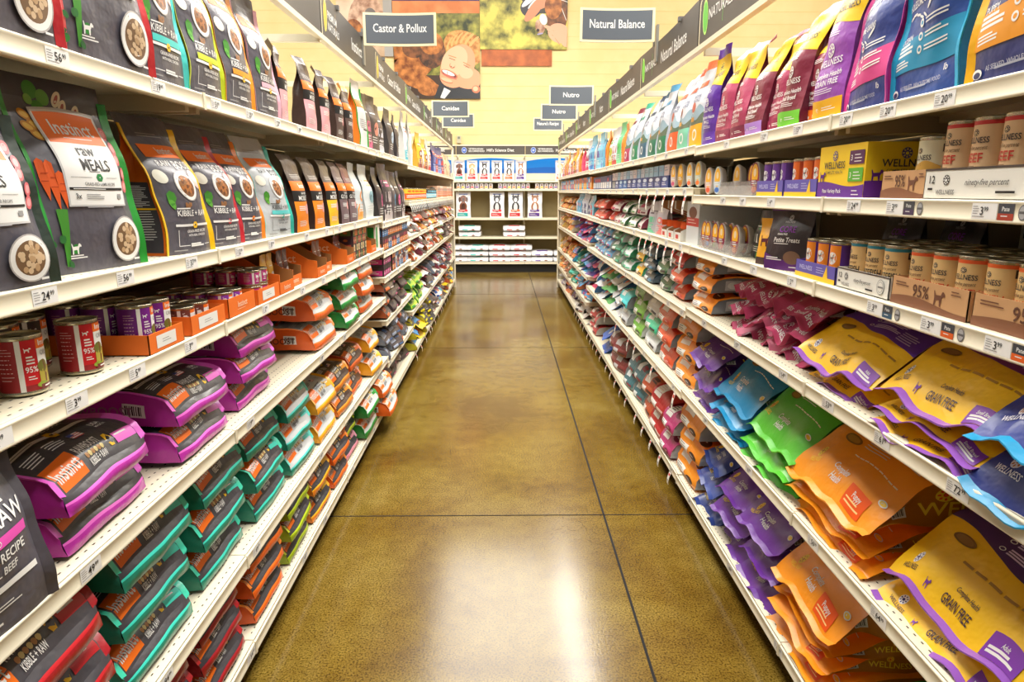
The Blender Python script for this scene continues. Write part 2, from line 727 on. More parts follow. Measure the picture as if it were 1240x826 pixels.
TAGS = {('L', 0): [(1.22, '56.99'), (1.56, '19.99'), (1.86, '51.99'), (2.1, '25.99'), (2.35, '22.99')],
        ('L', 1): [(1.10, '24.99'), (1.34, '56.99'), (1.63, '37.99'), (1.93, '12.99'), (2.2, '37.99'), (2.6, '9.99'), (2.9, '9.99')],
        ('L', 2): [(.95, '3.99'), (1.14, '3.99'), (1.34, '5.99'), (1.58, '3.99'), (2.1, '2.99'), (2.5, '2.99'), (2.8, '1.99')],
        ('L', 3): [(1.11, '49.99'), (1.9, '19.99'), (2.7, '59.99')],
        ('L', 4): [(1.3, '84.99'), (1.86, '69.99'), (2.6, '69.99')],
        ('L', 5): [(1.75, '54.99'), (2.3, '69.99')],
        ('R', 0): [(1.31, '20.99'), (1.5, '20.99'), (1.68, '20.99'), (1.95, '15.99'), (2.2, '12.99')],
        ('R', 1): [(1.16, '3.99'), (1.43, '3.99'), (1.6, '24.99'), (2.1, '4.99'), (2.35, '4.99')],
        ('R', 2): [(1.08, '3.99'), (1.26, '3.99'), (1.46, '3.99'), (1.9, '2.99'), (2.2, '7.99'), (2.5, '2.49')],
        ('R', 3): [(1.12, '72.99'), (1.37, '61.99'), (1.62, '53.99'), (1.9, '14.99'), (2.3, '15.99'), (2.7, '39.99')],
        ('R', 4): [(1.30, '64.99'), (1.62, '56.99'), (2.1, '61.99'), (2.6, '59.99')],
        ('R', 5): [(1.76, '64.99'), (2.2, '60.99'), (2.75, '39.99')]}


def price_tag(parent, sd, y, z, price, near=True, color=None):
    """paper price ticket in the rail; y, z of its centre"""
    x = XF[sd] - SG[sd] * .0052
    g = MB()
    w, h = (.062, .027)
    if sd == 'L':
        pt = flat((x, y - w / 2, z - h / 2), (0, 1, 0), (0, 0, 1), w, h)
    else:
        pt = flat((x, y + w / 2, z - h / 2), (0, -1, 0), (0, 0, 1), w, h)
    g.grid(pt.A, TAGM, False)
    x2 = x + SG[sd] * .0012
    d = Dec(pt, g, 0.0002)
    if near:
        d.lines(.003, .021, .016, 4, .004, GREYT, h=.0012)
        d.lines(.003, .004, .04, 1, .004, GREYT, h=.0012)
        a, b = price.split('.')
        d.text(a, .022, .0075, .0135, BLACK)
        wd_ = glyphs(a)[2] * .0135
        d.text(b, .0235 + wd_, .0135, .0075, BLACK)
    else:
        d.rect(.02, .008, .022, .012, ink(90, 90, 90))
    if color:
        q = flat((x, y + w / 2 + .002, z - h / 2), (0, 1, 0), (0, 0, 1), .036, h) if sd == 'L' else flat((x, y - w / 2 - .002, z - h / 2), (0, -1, 0), (0, 0, 1), .036, h)
        g.grid(q.A, ink(62, 66, 74), False)
        e = Dec(q, g, .0002)
        e.rect(0, 0, .036, .011, color); e.text('Pate', .018, .015, .007, WHITE, al='c'); e.lines(.008, .006, .02, 1, .004, WHITE)
        q = flat((x, y - w / 2 - .062, z - h / 2), (0, 1, 0) if sd == 'L' else (0, 1, 0), (0, 0, 1), .024, h)
        q = flat((x, y - w / 2 - .046, z - h / 2), (0, -1, 0), (0, 0, 1), .022, h)
        e = Dec(q, g, .0002)
        e.ell(.011, h / 2, .0095, .0125, ink(110, 110, 112), n=18); e.ell(.011, h / 2, .0075, .0105, ink(170, 170, 172), n=18)
        e.rect(.004, h / 2 - .002, .014, .004, ink(90, 90, 92))
    g.build('price_tag', parent)


def flag(parent, sd, y, z, red=True, ln=.085):
    """a paper price strip hanging below the rail"""
    g = MB()
    x = XF[sd] - SG[sd] * .008
    w = .03
    A = []
    for k in range(6):
        t = k / 5
        dx = -SG[sd] * .012 * math.sin(t * 2)
        A.append([(x + dx, y - w / 2, z - t * ln), (x + dx, y + w / 2, z - t * ln)])
    A = A[::-1]
    if sd == 'R':
        A = [r[::-1] for r in A]
    p = Patch(A, w, ln)
    g.grid(p.A, M(238, 236, 230, .5, 0, 'paper'))
    d = Dec(p, g, .0004)
    if red:
        d.rect(.004, ln * .72, w * .75, ln * .18, ink(205, 40, 36))
    d.rect(.006, ln * .3, w * .55, ln * .1, ink(120, 120, 120))
    g.build('price_flag', parent)


PRC = '3.99 12.99 24.99 2.49 39.99 54.99 61.99 17.99'.split()
rg = random.Random(5)
for sd in 'LR':
    X = XF[sd]; s = SG[sd]; ys = GSEC[sd]
    for k in range(8):
        y0, y1 = ys[k], ys[k + 1]
        for li, z in enumerate(LV[sd][k]):
            n = len(LV[sd][k])
            last = li == n - 1
            g = MB()
            xb = X + s * DEPTH
            xa = X + s * .004
            g.box(min(xa, xb), max(xa, xb), y0 + .002, y1 - .002, z - .006, z, CREAM)
            # folded underside channel just behind the rail
            g.box(min(xa, X + s * .03), max(xa, X + s * .03), y0 + .004, y1 - .004, z - .032, z - .006, TAN)
            for yy in (y0 + .02, y1 - .04):
                g.box(min(X + s * .03, xb), max(X + s * .03, xb), yy, yy + .02, z - .045 if not last else z - .03, z - .006, TAN)
            g.box(min(X + s * .25, X + s * .29), max(X + s * .25, X + s * .29), y0 + .02, y1 - .02, z - .022, z - .006, TAN)
            if k < 4:
                nx = 4 if k < 2 else 3
                hh = .012
                for a in range(nx):
                    m_ = 0
                    yy = y0 + .03 + (a % 2) * .0127
                    while yy < y1 - .03:
                        xx = X + s * (.022 + .026 * a)
                        g.poly([(xx - .0016, yy, z + .0003), (xx + .0016, yy, z + .0003), (xx + .0016, yy + .008, z + .0003), (xx - .0016, yy + .008, z + .0003)], HOLE)
                        yy += .0254
                yy = y0 + .1
                while yy < y1 - .05:
                    # round holes in the underside channel
                    xx = X + s * .0305
                    g.poly([(xx + s * .0003, yy + .003 * math.cos(q * PI / 3), z - .02 + .003 * math.sin(q * PI / 3)) for q in range(6)], HOLE)
                    yy += .3
            deck = g.build('shelf')
            # rail: rounded outward price channel
            r = MB()
            prof = [(0, .001), (-.004, .001), (-.006, -.002), (-.0045, -.005), (-.0045, -.031), (-.0065, -.034), (-.004, -.037), (0, -.037)]
            A = [[(X + s * (px), yy, z + pz) for yy in (y0 + .0015, y1 - .0015)] for px, pz in prof]
            r.grid(A, CREAM, True, flip=(sd == 'L'))
            for yy in (y0 + .0015, y1 - .0015):
                r.poly([(X + s * px, yy, z + pz) for px, pz in prof], CREAM)
            # coupling clip at the joint
            r.box(min(X - s * .0075, X), max(X - s * .0075, X), y1 - .014, y1 - .0015, z - .038, z + .003, CREAM)
            rail = r.build('price_rail', deck)
            shname = SHW[li] if not last else 'bottom'
            tag(deck, 'cream steel shelf with price rail, %s aisle, %s section from camera, %s shelf' % (SIDE[sd], ORD[k], shname), 'shelf', 'shelves of the %s aisle unit' % SIDE[sd])
            if k == 0 or (k == 1):
                for (ty, tp) in TAGS.get((sd, li), []):
                    if y0 <= ty < y1:
                        col = None
                        if sd == 'R' and li in (1, 2) and ty < 1.5:
                            col = ink(170, 60, 40) if (ty < 1.2 and li == 1) else ink(226, 96, 30)
                            if li == 2 and ty > 1.4: col = ink(52, 92, 120)
                            if li == 1 and ty > 1.4: col = ink(74, 56, 90)
                        price_tag(rail, sd, ty, z - .018, tp, True, col)
                if k == 1 and not [1 for q in TAGS.get((sd, li), []) if q[0] > y0 + .6]:
                    price_tag(rail, sd, y0 + .8, z - .018, rg.choice(PRC), True)
            else:
                yy = y0 + rg.uniform(.06, .2)
                while yy < y1 - .05:
                    price_tag(rail, sd, yy, z - .018, rg.choice(PRC), k == 2)
                    yy += rg.uniform(.22, .4)
            if sd == 'R' and ((li == 2 and k in (2,)) or (li == 1 and k == 2) or (last and k in (2, 3, 4, 5)) or (li == 4 and k in (2, 3))):
                yy = y0 + .1
                while yy < y1 - .03:
                    flag(rail, sd, yy, z - .034, True, .085 if not last else .06)
                    yy += {2: .16, 1: .2, 4: .5}.get(li, .25) if not last else .22
            if sd == 'L' and last and k >= 4:
                yy = y0 + .1
                while yy < y1 - .03:
                    flag(rail, sd, yy, z - .034, True, .06); yy += .35
            if sd == 'L' and li in (1,) and k >= 4:
                # peg hooks with white ticket strips below this shelf
                yy = y0 + .06
                while yy < y1 - .03:
                    flag(rail, sd, yy, z - .034, False, .06); yy += .09
    # back panel, uprights and base of the run
    yA, yB = ys[0], ys[-1]
    g = MB()
    xb = X + s * (DEPTH + .002)
    g.box(min(xb, xb + s * .03), max(xb, xb + s * .03), yA, yB, .0, 1.683 if sd == 'L' else 1.63, M(120, 104, 72, .6, 0, 'pegboard'))
    root = g.build('gondola_frame')
    tag(root, 'tan pegboard back, posts and dark base carrying the %s aisle shelves' % SIDE[sd], 'shelving unit')
    g = MB()
    xk = X + s * .05
    g.box(min(xk, xb), max(xk, xb), yA, yB, 0.0, .085, DARK)
    g.build('kick_base', root)
    for k, yy in enumerate(ys):
        g = MB()
        g.box(min(xb - s * .02, xb), max(xb - s * .02, xb), yy - .0145, yy + .0145, .09, 2.08 if sd == 'L' else 2.03, CREAM)
        zz = .13
        while zz < 1.6:
            g.box(min(xb - s * .0204, xb - s * .0203), max(xb - s * .0204, xb - s * .0203), yy - .003, yy + .003, zz, zz + .012, HOLE)
            zz += .05
        g.build('upright_post', root)
        if k < len(ys) - 1 or True:
            g = MB()
            zt = 2.09 if sd == 'L' else 2.035
            x1 = X + s * .012
            g.box(min(x1, xb), max(x1, xb), yy - .012, yy + .012, zt - .03, zt, CREAM)
            g.build('header_arm', root)
    # end panel at the far end
    g = MB()
    g.box(min(X + s * .01, xb), max(X + s * .01, xb), yB + .002, yB + .03, 0, 1.72, CREAM)
    g.build('end_panel', root)
    for yy in (yB - .02,):
        g = MB(); g.box(min(X - s * .012, X + s * .02), max(X - s * .012, X + s * .02), yB + .002, yB + .045, 0, 2.08, CREAM); g.build('end_post', root)

# ------------------------------------------------------------------ header signs over the shelves
HGREY = noise_mat('header_print', (70, 64, 58), (84, 78, 72), 2, (.45, .5))
HB = {'L': ['Instinct', 'Instinct', 'Instinct', 'Castor & Pollux', 'Castor & Pollux', 'Canidae', 'Canidae', 'Canidae'],
      'R': ['Natural Balance', 'Natural Balance', 'Natural Balance', 'Natural Balance', 'Nutro', 'Nutro', "Nature's Recipe", "Nature's Recipe"]}
for sd in 'LR':
    X = XF[sd] if sd == 'L' else .81
    s = SG[sd]
    z0, z1 = (2.09, 2.275) if sd == 'L' else (2.035, 2.225)
    for k in range(8):
        y0, y1 = GSEC[sd][k] + .004, GSEC[sd][k + 1] - .004
        H = z1 - z0; W = y1 - y0

        def bow(t, X=X, s=s):
            return X + s * .012 * math.sin(PI * t)
        N = 10
        Y = [y0 + W * j / N for j in range(N + 1)] if sd == 'L' else [y1 - W * j / N for j in range(N + 1)]
        A = [[(bow(j / N) - s * .0, Y[j], z0 + H * i / 3) for j in range(N + 1)] for i in range(4)]
        Bk = [[(p[0] + s * .006, p[1], p[2]) for p in r] for r in A]
        g = MB(); pt = Patch(A, W, H)
        g.grid(A, HGREY); g.grid(Bk, HGREY, flip=True)
        for a, b in ((A[0], Bk[0]), (A[-1], Bk[-1]), ([r[0] for r in A], [r[0] for r in Bk]), ([r[-1] for r in A], [r[-1] for r in Bk])):
            g.grid([a, b], HGREY, False)
        root = g.build('header_sign')
        tag(root, 'dark grey header sign panel above the %s shelves, %s from the camera' % (SIDE[sd], ORD[k]), 'sign', 'header sign panels above the aisle')
        r = MB()
        yy0, yy1 = y0 - .003, y1 + .003
        r.box(min(X - s * .006, X + s * .02), max(X - s * .006, X + s * .02), yy0, yy1, z0 - .018, z0 + .002, CREAM)
        r.build('bottom_rail', root)
        # printed marks
        g = MB(); d = Dec(pt, g)
        yel = sd == 'L' and k < 4
        oc = ink(232, 178, 30) if yel else ink(96, 196, 60)
        ol = ink(250, 225, 120) if yel else ink(190, 235, 120)
        d.rect(.012, 0, .010, H * .82, ink(236, 226, 190)); d.ell(.028, H * .82, .016, .02, ink(236, 226, 190)); d.ell(.034, H * .80, .012, .02, ink(74, 68, 62))
        d.ell(.085, H * .52, .032, H * .36, ol, rot=-.12 if sd == 'L' else .12)
        d.ell(.085, H * .52, .027, H * .31, oc, rot=-.12 if sd == 'L' else .12)
        if yel:
            d.rect(.083, H * .3, .003, H * .42, ol, rot=.2)
        if sd == 'L' and k < 4:
            d.text('PREMIUM', .13, H * .52, H * .17, WHITE); d.text('NATURALS', .13, H * .27, H * .17, WHITE)
        else:
            d.text('NATURALS', .13, H * .42, H * .2, WHITE)
        d.rect(.29, H * .2, .003, H * .6, oc)
        d.text(HB[sd][k], W * .62, H * .36, H * .3, WHITE, al='c', maxw=W * .55)
        g.build('printed_logo', root)
        for t in (.28, .72):
            c = MB(); yy = y0 + W * t
            c.box(min(X - s * .002, X + s * .02), max(X - s * .002, X + s * .02), yy - .012, yy + .012, z1 - .008, z1 + .012, M(120, 118, 116, .4, .3, 'clip'))
            c.build('top_clip', root)

# projecting blade signs at the header tops
BL = [('L', 3.92, 2.228, 'Castor & Pollux'), ('L', 7.45, 2.222, 'Canidae'), ('L', 8.7, 2.225, 'Canidae'),
      ('R', 3.80, 2.226, 'Natural Balance'), ('R', 6.26, 2.20, 'Nutro'), ('R', 7.62, 2.21, 'Nutro'), ('R', 9.50, 2.262, "Nature's Recipe")]
for sd, y, z, t in BL:
    s = SG[sd]; w, h = .395, .168
    xc = (XF[sd] - s * w / 2) if sd == 'L' else (.80 - s * w / 2)
    x0, x1 = xc - w / 2, xc + w / 2
    N = 12

    def cv(j, y=y):
        t_ = j / N * 2 - 1
        return y + .02 * (1 - t_ * t_)
    g = MB()
    A = [[(x0 + w * j / N, cv(j), z + h * i / 3) for j in range(N + 1)] for i in range(4)]
    B = [[(p[0], p[1] + .012, p[2]) for p in r] for r in A]
    fr = M(236, 226, 186, .4, 0, 'enamel')
    g.grid(A, fr); g.grid(B, fr, flip=True)
    for a, b in ((A[0], B[0]), (A[-1], B[-1]), ([r[0] for r in A], [r[0] for r in B]), ([r[-1] for r in A], [r[-1] for r in B])):
        g.grid([a, b], fr, False)
    root = g.build('blade_sign')
    look = {'L': 'left', 'R': 'right'}[sd]
    nth = nxt('blade', sd)
    tag(root, 'curved grey name sign in cream frame projecting from %s header, %s from camera' % (look, nth), 'sign', 'name signs projecting from the headers')
    pt = Patch(A, w, h)
    g = MB(); d = Dec(pt, g)
    d.rect(.013, .012, w - .026, h - .024, ink(92, 98, 106), cell=.03)
    d.text(t, w / 2, h * .42, .042 if len(t) > 8 else .04, WHITE, al='c', maxw=w * .74)
    g.build('name_panel', root)
    g = MB()
    xx = XF[sd] if sd == 'L' else .81
    g.box(min(xx, xx + s * .012), max(xx, xx + s * .012), y - .01, y + .03, z - .1, z + h * .5, M(150, 148, 140, .4, .5, 'clip'))
    g.build('mounting_bracket', root)

# ================================================================== wall photographs and far unit
def panel(x0, x1, z0, z1, mat, name='photo_panel', t=.03, y=YW - .008):
    g = MB()
    g.box(x0, x1, y - t, y, z0, z1, mat)
    o = g.build(name)
    pt = flat((x0, y - t - .0005, z0), (1, 0, 0), (0, 0, 1), x1 - x0, z1 - z0)
    return o, pt


GRASSP = noise_mat('printed_grass', (40, 50, 12), (176, 172, 74), 5, (.4, .5), 8, 0, (.38, .66))
GRASSP2 = noise_mat('printed_lawn', (54, 60, 16), (214, 204, 96), 4, (.4, .5), 8, 0, (.36, .6))
FURP = noise_mat('printed_fur', (120, 62, 22), (206, 132, 66), 9, (.4, .5), 6, 0, (.35, .65))
FURL = noise_mat('printed_pale_fur', (150, 104, 80), (232, 196, 170), 8, (.4, .5), 6, 0, (.35, .65))
FURD = noise_mat('printed_dark_fur', (58, 38, 26), (140, 86, 50), 9, (.4, .5), 6, 0, (.35, .65))
SKIN = ink(232, 160, 122); SKIN2 = ink(244, 186, 150); SKIN3 = ink(206, 118, 84); HAIRP = noise_mat('printed_hair', (168, 104, 44), (226, 168, 96), 14, (.4, .5), 6)
WOODP = noise_mat('printed_wood', (150, 74, 26), (196, 104, 44), 5, (.4, .5), 5)

# boy and dog on the grass
o, p = panel(-2.05, -.44, 3.17, 4.67, GRASSP)
p = flat((-2.62, YW - .0385, 3.17), (1, 0, 0), (0, 0, 1), 2.18, 1.5); p.xmin = .572
tag(o, 'large wall photo of a laughing fair-haired child lying beside a tan dog', 'wall picture')
g = MB(); d = Dec(p, g, .001)
W_, H_ = 2.18, 1.5
d.rect(0, 0, W_, .42, ink(64, 44, 30), cell=.2)
d.ell(.72, .78, .62, .5, FURP, rot=-.1, n=28); d.ell(.95, .88, .22, .16, FURD, n=20); d.ell(1.28, .84, .26, .3, FURD, n=24)
d.ell(1.28, .98, .22, .2, FURP, n=20); d.ell(.95, .35, .46, .15, FURP, rot=-.38, n=26); d.ell(1.22, .17, .22, .12, FURP, n=20)
d.ell(.85, 1.02, .13, .09, FURD, n=14)
for k in range(3):
    d.rect(1.27 + k * .055, .1, .008, .1, ink(110, 58, 22), rot=.3)
# jacket
d.poly([(1.3, 0), (2.18, 0), (2.18, .2), (1.75, .26), (1.42, .3)], ink(40, 42, 48)); d.poly([(1.42, .02), (1.5, 0), (1.62, .14), (1.5, .2)], ink(230, 230, 232))
# hair, head
d.ell(1.86, .93, .36, .27, HAIRP, rot=-.35, n=26); d.ell(1.98, .84, .28, .26, HAIRP, n=24)
for k in range(12):
    d.ell(1.62 + k * .045, .98 + .1 * math.sin(k * .28), .035, .13, HAIRP if k % 2 else ink(226, 172, 104), rot=-.5 - k * .03, n=10)
d.ell(1.76, .58, .41, .30, SKIN, rot=1.05, n=34, rings=3); d.ell(1.62, .40, .2, .19, SKIN, n=20)
d.ell(1.92, .38, .30, .20, SKIN, rot=-.2, n=24); d.ell(1.70, .66, .30, .22, SKIN2, rot=.95, n=24); d.ell(1.92, .46, .13, .1, SKIN2, n=18)
d.ell(2.10, .17, .08, .07, SKIN3, n=14); d.ell(2.09, .18, .05, .045, SKIN2, n=12)
d.ell(1.60, .44, .17, .065, SKIN3, rot=-.38, n=22); d.ell(1.60, .44, .145, .045, ink(120, 44, 36), rot=-.38, n=20)
d.ell(1.585, .46, .125, .034, WHITE, rot=-.38, n=18); d.ell(1.60, .40, .15, .02, ink(190, 96, 84), rot=-.38, n=16); d.ell(1.55, .32, .12, .035, SKIN3, rot=-.3, n=16); d.ell(1.55, .335, .11, .03, SKIN2, rot=-.3, n=16)
d.poly([(0, 0), (.012, 0), (.012, .05), (0, .05)], ink(150, 80, 60), x=1.56, y=.44)
for (ex, ey, r_) in ((1.60, .72, -.35), (1.87, .60, -.5)):
    d.rect(ex, ey, .12, .012, ink(128, 72, 44), rot=r_, cell=.05); d.rect(ex - .01, ey + .045, .15, .014, ink(196, 128, 76), rot=r_ + .05, cell=.05)
d.ell(1.66, .59, .055, .05, SKIN3, rot=-.4, n=16); d.ell(1.665, .6, .045, .042, SKIN2, rot=-.4, n=16)
d.ell(1.64, .575, .012, .008, ink(130, 60, 44)); d.ell(1.685, .56, .012, .008, ink(130, 60, 44))
g.build('printed_picture', o)

# puppy close-up, top left
o, p = panel(-3.08, -2.06, 3.92, 5.4, noise_mat('printed_blur', (190, 160, 130), (236, 214, 190), 2))
tag(o, 'wall photo of a pale puppy partly hidden behind the left header sign', 'wall picture')
g = MB(); d = Dec(p, g, .001)
d.ell(.5, .55, .3, .5, FURL, n=26); d.ell(.3, .35, .2, .3, FURP, n=20); d.ell(.68, .6, .2, .4, FURL, n=20); d.rect(.86, 0, .19, 1.2, ink(170, 168, 166), cell=.3)
d.ell(.62, .68, .12, .16, ink(120, 112, 108), n=16); d.ell(.44, .2, .1, .14, ink(222, 150, 120), n=14)
g.build('printed_picture', o)
# wood toned strips
o, p = panel(-2.05, -.44, 4.672, 4.88, noise_mat('orange_wood', (206, 122, 70), (232, 150, 96), 3), 'accent_board')
tag(o, 'orange wood strip board above the laughing child photo', 'wall board')
o, p = panel(-2.05, -.44, 4.885, 5.3, ink(60, 44, 110), 'accent_board')
tag(o, 'purple board edge above the orange wood strip', 'wall board')
o, p = panel(-.41, .91, 3.76, 4.045, WOODP, 'accent_board', .02)
tag(o, 'brown wood strip board below the lawn photo', 'wall board')
# lawn photo
o, p = panel(-.435, 1.19, 4.05, 5.4, GRASSP2)
tag(o, 'wall photo of arms holding a small dog over sunlit grass', 'wall picture')
g = MB(); d = Dec(p, g, .001)
ARM = ink(214, 140, 104); ARM2 = ink(236, 176, 146)
d.poly([(.72, .9), (1.0, .62), (1.74, .62), (1.74, 1.35), (.8, 1.35)], ink(58, 54, 40))
d.ell(.95, .72, .2, .17, ink(52, 50, 60), n=18); d.ell(.93, .86, .2, .05, ink(225, 225, 230), rot=.7, n=14); d.ell(.99, .8, .14, .03, ink(225, 225, 230), rot=.8, n=14)
d.ell(1.02, .70, .09, .28, ARM, rot=-.7, n=18); d.ell(1.2, .82, .26, .09, ARM, rot=.5, n=18)
d.ell(1.43, .62, .2, .36, FURD, n=22); d.ell(1.36, .74, .16, .22, FURP, n=20)
d.ell(1.12, .4, .09, .13, FURL, rot=.2, n=18); d.ell(1.18, .52, .07, .1, WHITE, rot=.3, n=14); d.ell(1.08, .33, .03, .03, ink(50, 30, 24), n=10)
d.ell(1.48, .28, .22, .17, ARM2, rot=-.3, n=22); d.ell(1.62, .18, .12, .14, ARM2, n=16)
for k in range(4):
    d.ell(1.28 + k * .05, .38 - k * .07, .1, .03, ARM2, rot=-.3 - k * .2, n=12)
    d.ell(1.3 + k * .05, .345 - k * .07, .09, .006, ARM, rot=-.3 - k * .2, n=10)
d.ell(1.12, .27, .06, .014, ink(170, 160, 200), rot=.2)
d.rect(1.5, .85, .2, .01, WHITE, rot=-.3); d.rect(1.6, .5, .01, .22, WHITE, rot=.4)
g.build('printed_picture', o)
# thermostat
g = MB(); g.box(-.90, -.82, YW - .04, YW - .008, 2.36, 2.50, M(196, 190, 160, .4, 0, 'enamel'))
o = g.build('wall_thermostat'); tag(o, 'small beige thermostat box on the cream rear wall', 'thermostat')
g = MB(); g.box(-.88, -.84, YW - .043, YW - .04, 2.44, 2.48, ink(120, 124, 110)); g.build('display', o)

# ------------------------------------------------------------------ far shelving unit across the end
YB = 12.25
secs = [(-2.06, -.84), (-.84, .38), (.38, 1.6)]
BZ = [1.645, 1.497, .985, .645, .19]
BACKM = M(150, 134, 92, .6, 0, 'pegboard')
g = MB(); g.box(-2.06, 1.6, YB + .5, YB + .53, 0, 2.0, BACKM)
root = g.build('gondola_frame'); tag(root, 'tan pegboard back and posts of the shelving unit across the aisle end', 'shelving unit')
g = MB(); g.box(-2.06, 1.6, YB + .06, YB + .5, 0, .145, M(20, 18, 16, .7, 0, 'kick')); g.build('kick_base', root)
for x in (-2.06, -.84, .38, 1.6):
    g = MB(); g.box(x - .014, x + .014, YB + .48, YB + .5, .1, 2.1, CREAM); g.box(x - .012, x + .012, YB + .03, YB + .5, 2.05, 2.07, CREAM); g.build('upright_post', root)
for k, (x0, x1) in enumerate(secs):
    for li, z in enumerate(BZ):
        g = MB(); g.box(x0 + .002, x1 - .002, YB + .004, YB + .48, z - .006, z, CREAM)
        g.box(x0 + .002, x1 - .002, YB + .004, YB + .03, z - .03, z - .006, TAN)
        o = g.build('shelf')
        r = MB(); r.box(x0 + .002, x1 - .002, YB - .004, YB + .004, z - .035, z + .001, CREAM); r.build('price_rail', o)
        tag(o, 'cream steel shelf of end unit, %s section, %s from top' % (('left', 'middle', 'right')[k], ORD[li]), 'shelf', 'shelves of the end unit')
    # header
    g = MB(); g.box(x0 + .004, x1 - .004, YB - .01, YB + .0, 2.088, 2.235, HGREY)
    o = g.build('header_sign'); tag(o, 'dark header sign with white lettering above end unit, %s section' % ('left', 'middle', 'right')[k], 'sign', 'header signs of the end unit')
    pt = flat((x0 + .004, YB - .0105, 2.088), (1, 0, 0), (0, 0, 1), 1.21, .147)
    g = MB(); d = Dec(pt, g, .0015)
    d.ell(.14, .073, .045, .052, ink(220, 226, 240)); d.ell(.14, .073, .04, .047, ink(60, 100, 190)); d.text('H', .14, .055, .036, WHITE, al='c')
    d.text('VETERINARIAN', .22, .082, .026, WHITE); d.text('RECOMMENDED', .22, .045, .026, WHITE)
    d.text("Hill's Science Diet", .78, .05, .05, WHITE, al='c', maxw=.48)
    g.build('printed_logo', o)
    g = MB(); g.box(x0 + .004, x1 - .004, YB - .013, YB + .012, 2.236, 2.252, CREAM); g.box(x0 + .004, x1 - .004, YB - .013, YB + .012, 2.075, 2.087, CREAM); g.build('trim_rail', o)
    # blue backing board above the top shelf
    g = MB(); g.box(x0 + .01, x1 - .01, YB + .475, YB + .478, 1.66, 2.07, ink(226, 220, 196))
    o = g.build('backing_board'); tag(o, 'bright blue arched backing board above end unit top shelf, %s section' % ('left', 'middle', 'right')[k], 'board', 'blue backing boards of the end unit')
    pt = flat((x0 + .01, YB + .4745, 1.66), (1, 0, 0), (0, 0, 1), 1.2, .41)
    g = MB(); d = Dec(pt, g, .001)
    d.wav(.03, 1.17, lambda x: .12, lambda x: .33 + .06 * (1 - ((x - .6) / .6) ** 2), ink(0, 122, 214), n=20)
    d.wav(.03, 1.17, lambda x: .12, lambda x: .2 + .03 * math.sin(x * 4), ink(0, 96, 190), n=20)
    g.build('printed_art', o)

# ================================================================== bag artwork
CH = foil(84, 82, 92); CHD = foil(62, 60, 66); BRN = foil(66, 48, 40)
C_ORG = ink(240, 112, 16)
KIB = ink(212, 184, 148); KIB2 = ink(190, 156, 116); KIBB = ink(140, 96, 58); PINKM = ink(228, 158, 156); LEAFG = ink(64, 140, 44); CARROT = ink(232, 96, 34)
YHEX = ink(246, 196, 20)
HEXP = [(math.cos(a * PI / 3), math.sin(a * PI / 3)) for a in range(6)]
CHICK = [(-.5, .1), (-.1, -.4), (.35, -.25), (.6, .3), (.3, .2), (0, .45), (-.2, .1)]


def bowl(d, cx, cy, rx, ry, rot=0, brown=False, seed=1):
    r_ = random.Random(seed)
    d.ell(cx, cy, rx * 1.12, ry * 1.12, ink(176, 172, 170), rot=rot, n=22)
    d.ell(cx, cy, rx * 1.05, ry * 1.05, WHITE, rot=rot, n=22)
    d.ell(cx, cy, rx * .82, ry * .82, KIBB if brown else ink(120, 90, 62), rot=rot, n=20)
    n = 26
    o = d.off
    for k in range(n):
        t = r_.uniform(0, 6.28); q = math.sqrt(r_.uniform(0, 1)) * .7
        X, Y = rx * q * math.cos(t), ry * q * math.sin(t)
        c, s_ = math.cos(rot), math.sin(rot)
        d.off = o + .00008 * (k % 4)
        d.ell(cx + X * c - Y * s_, cy + X * s_ + Y * c, rx * .14, rx * .13, (ink(176, 112, 60) if k % 2 else ink(106, 62, 34)) if brown else (KIB if k % 3 else KIB2), n=8, rings=1)
    d.off = o + .0004


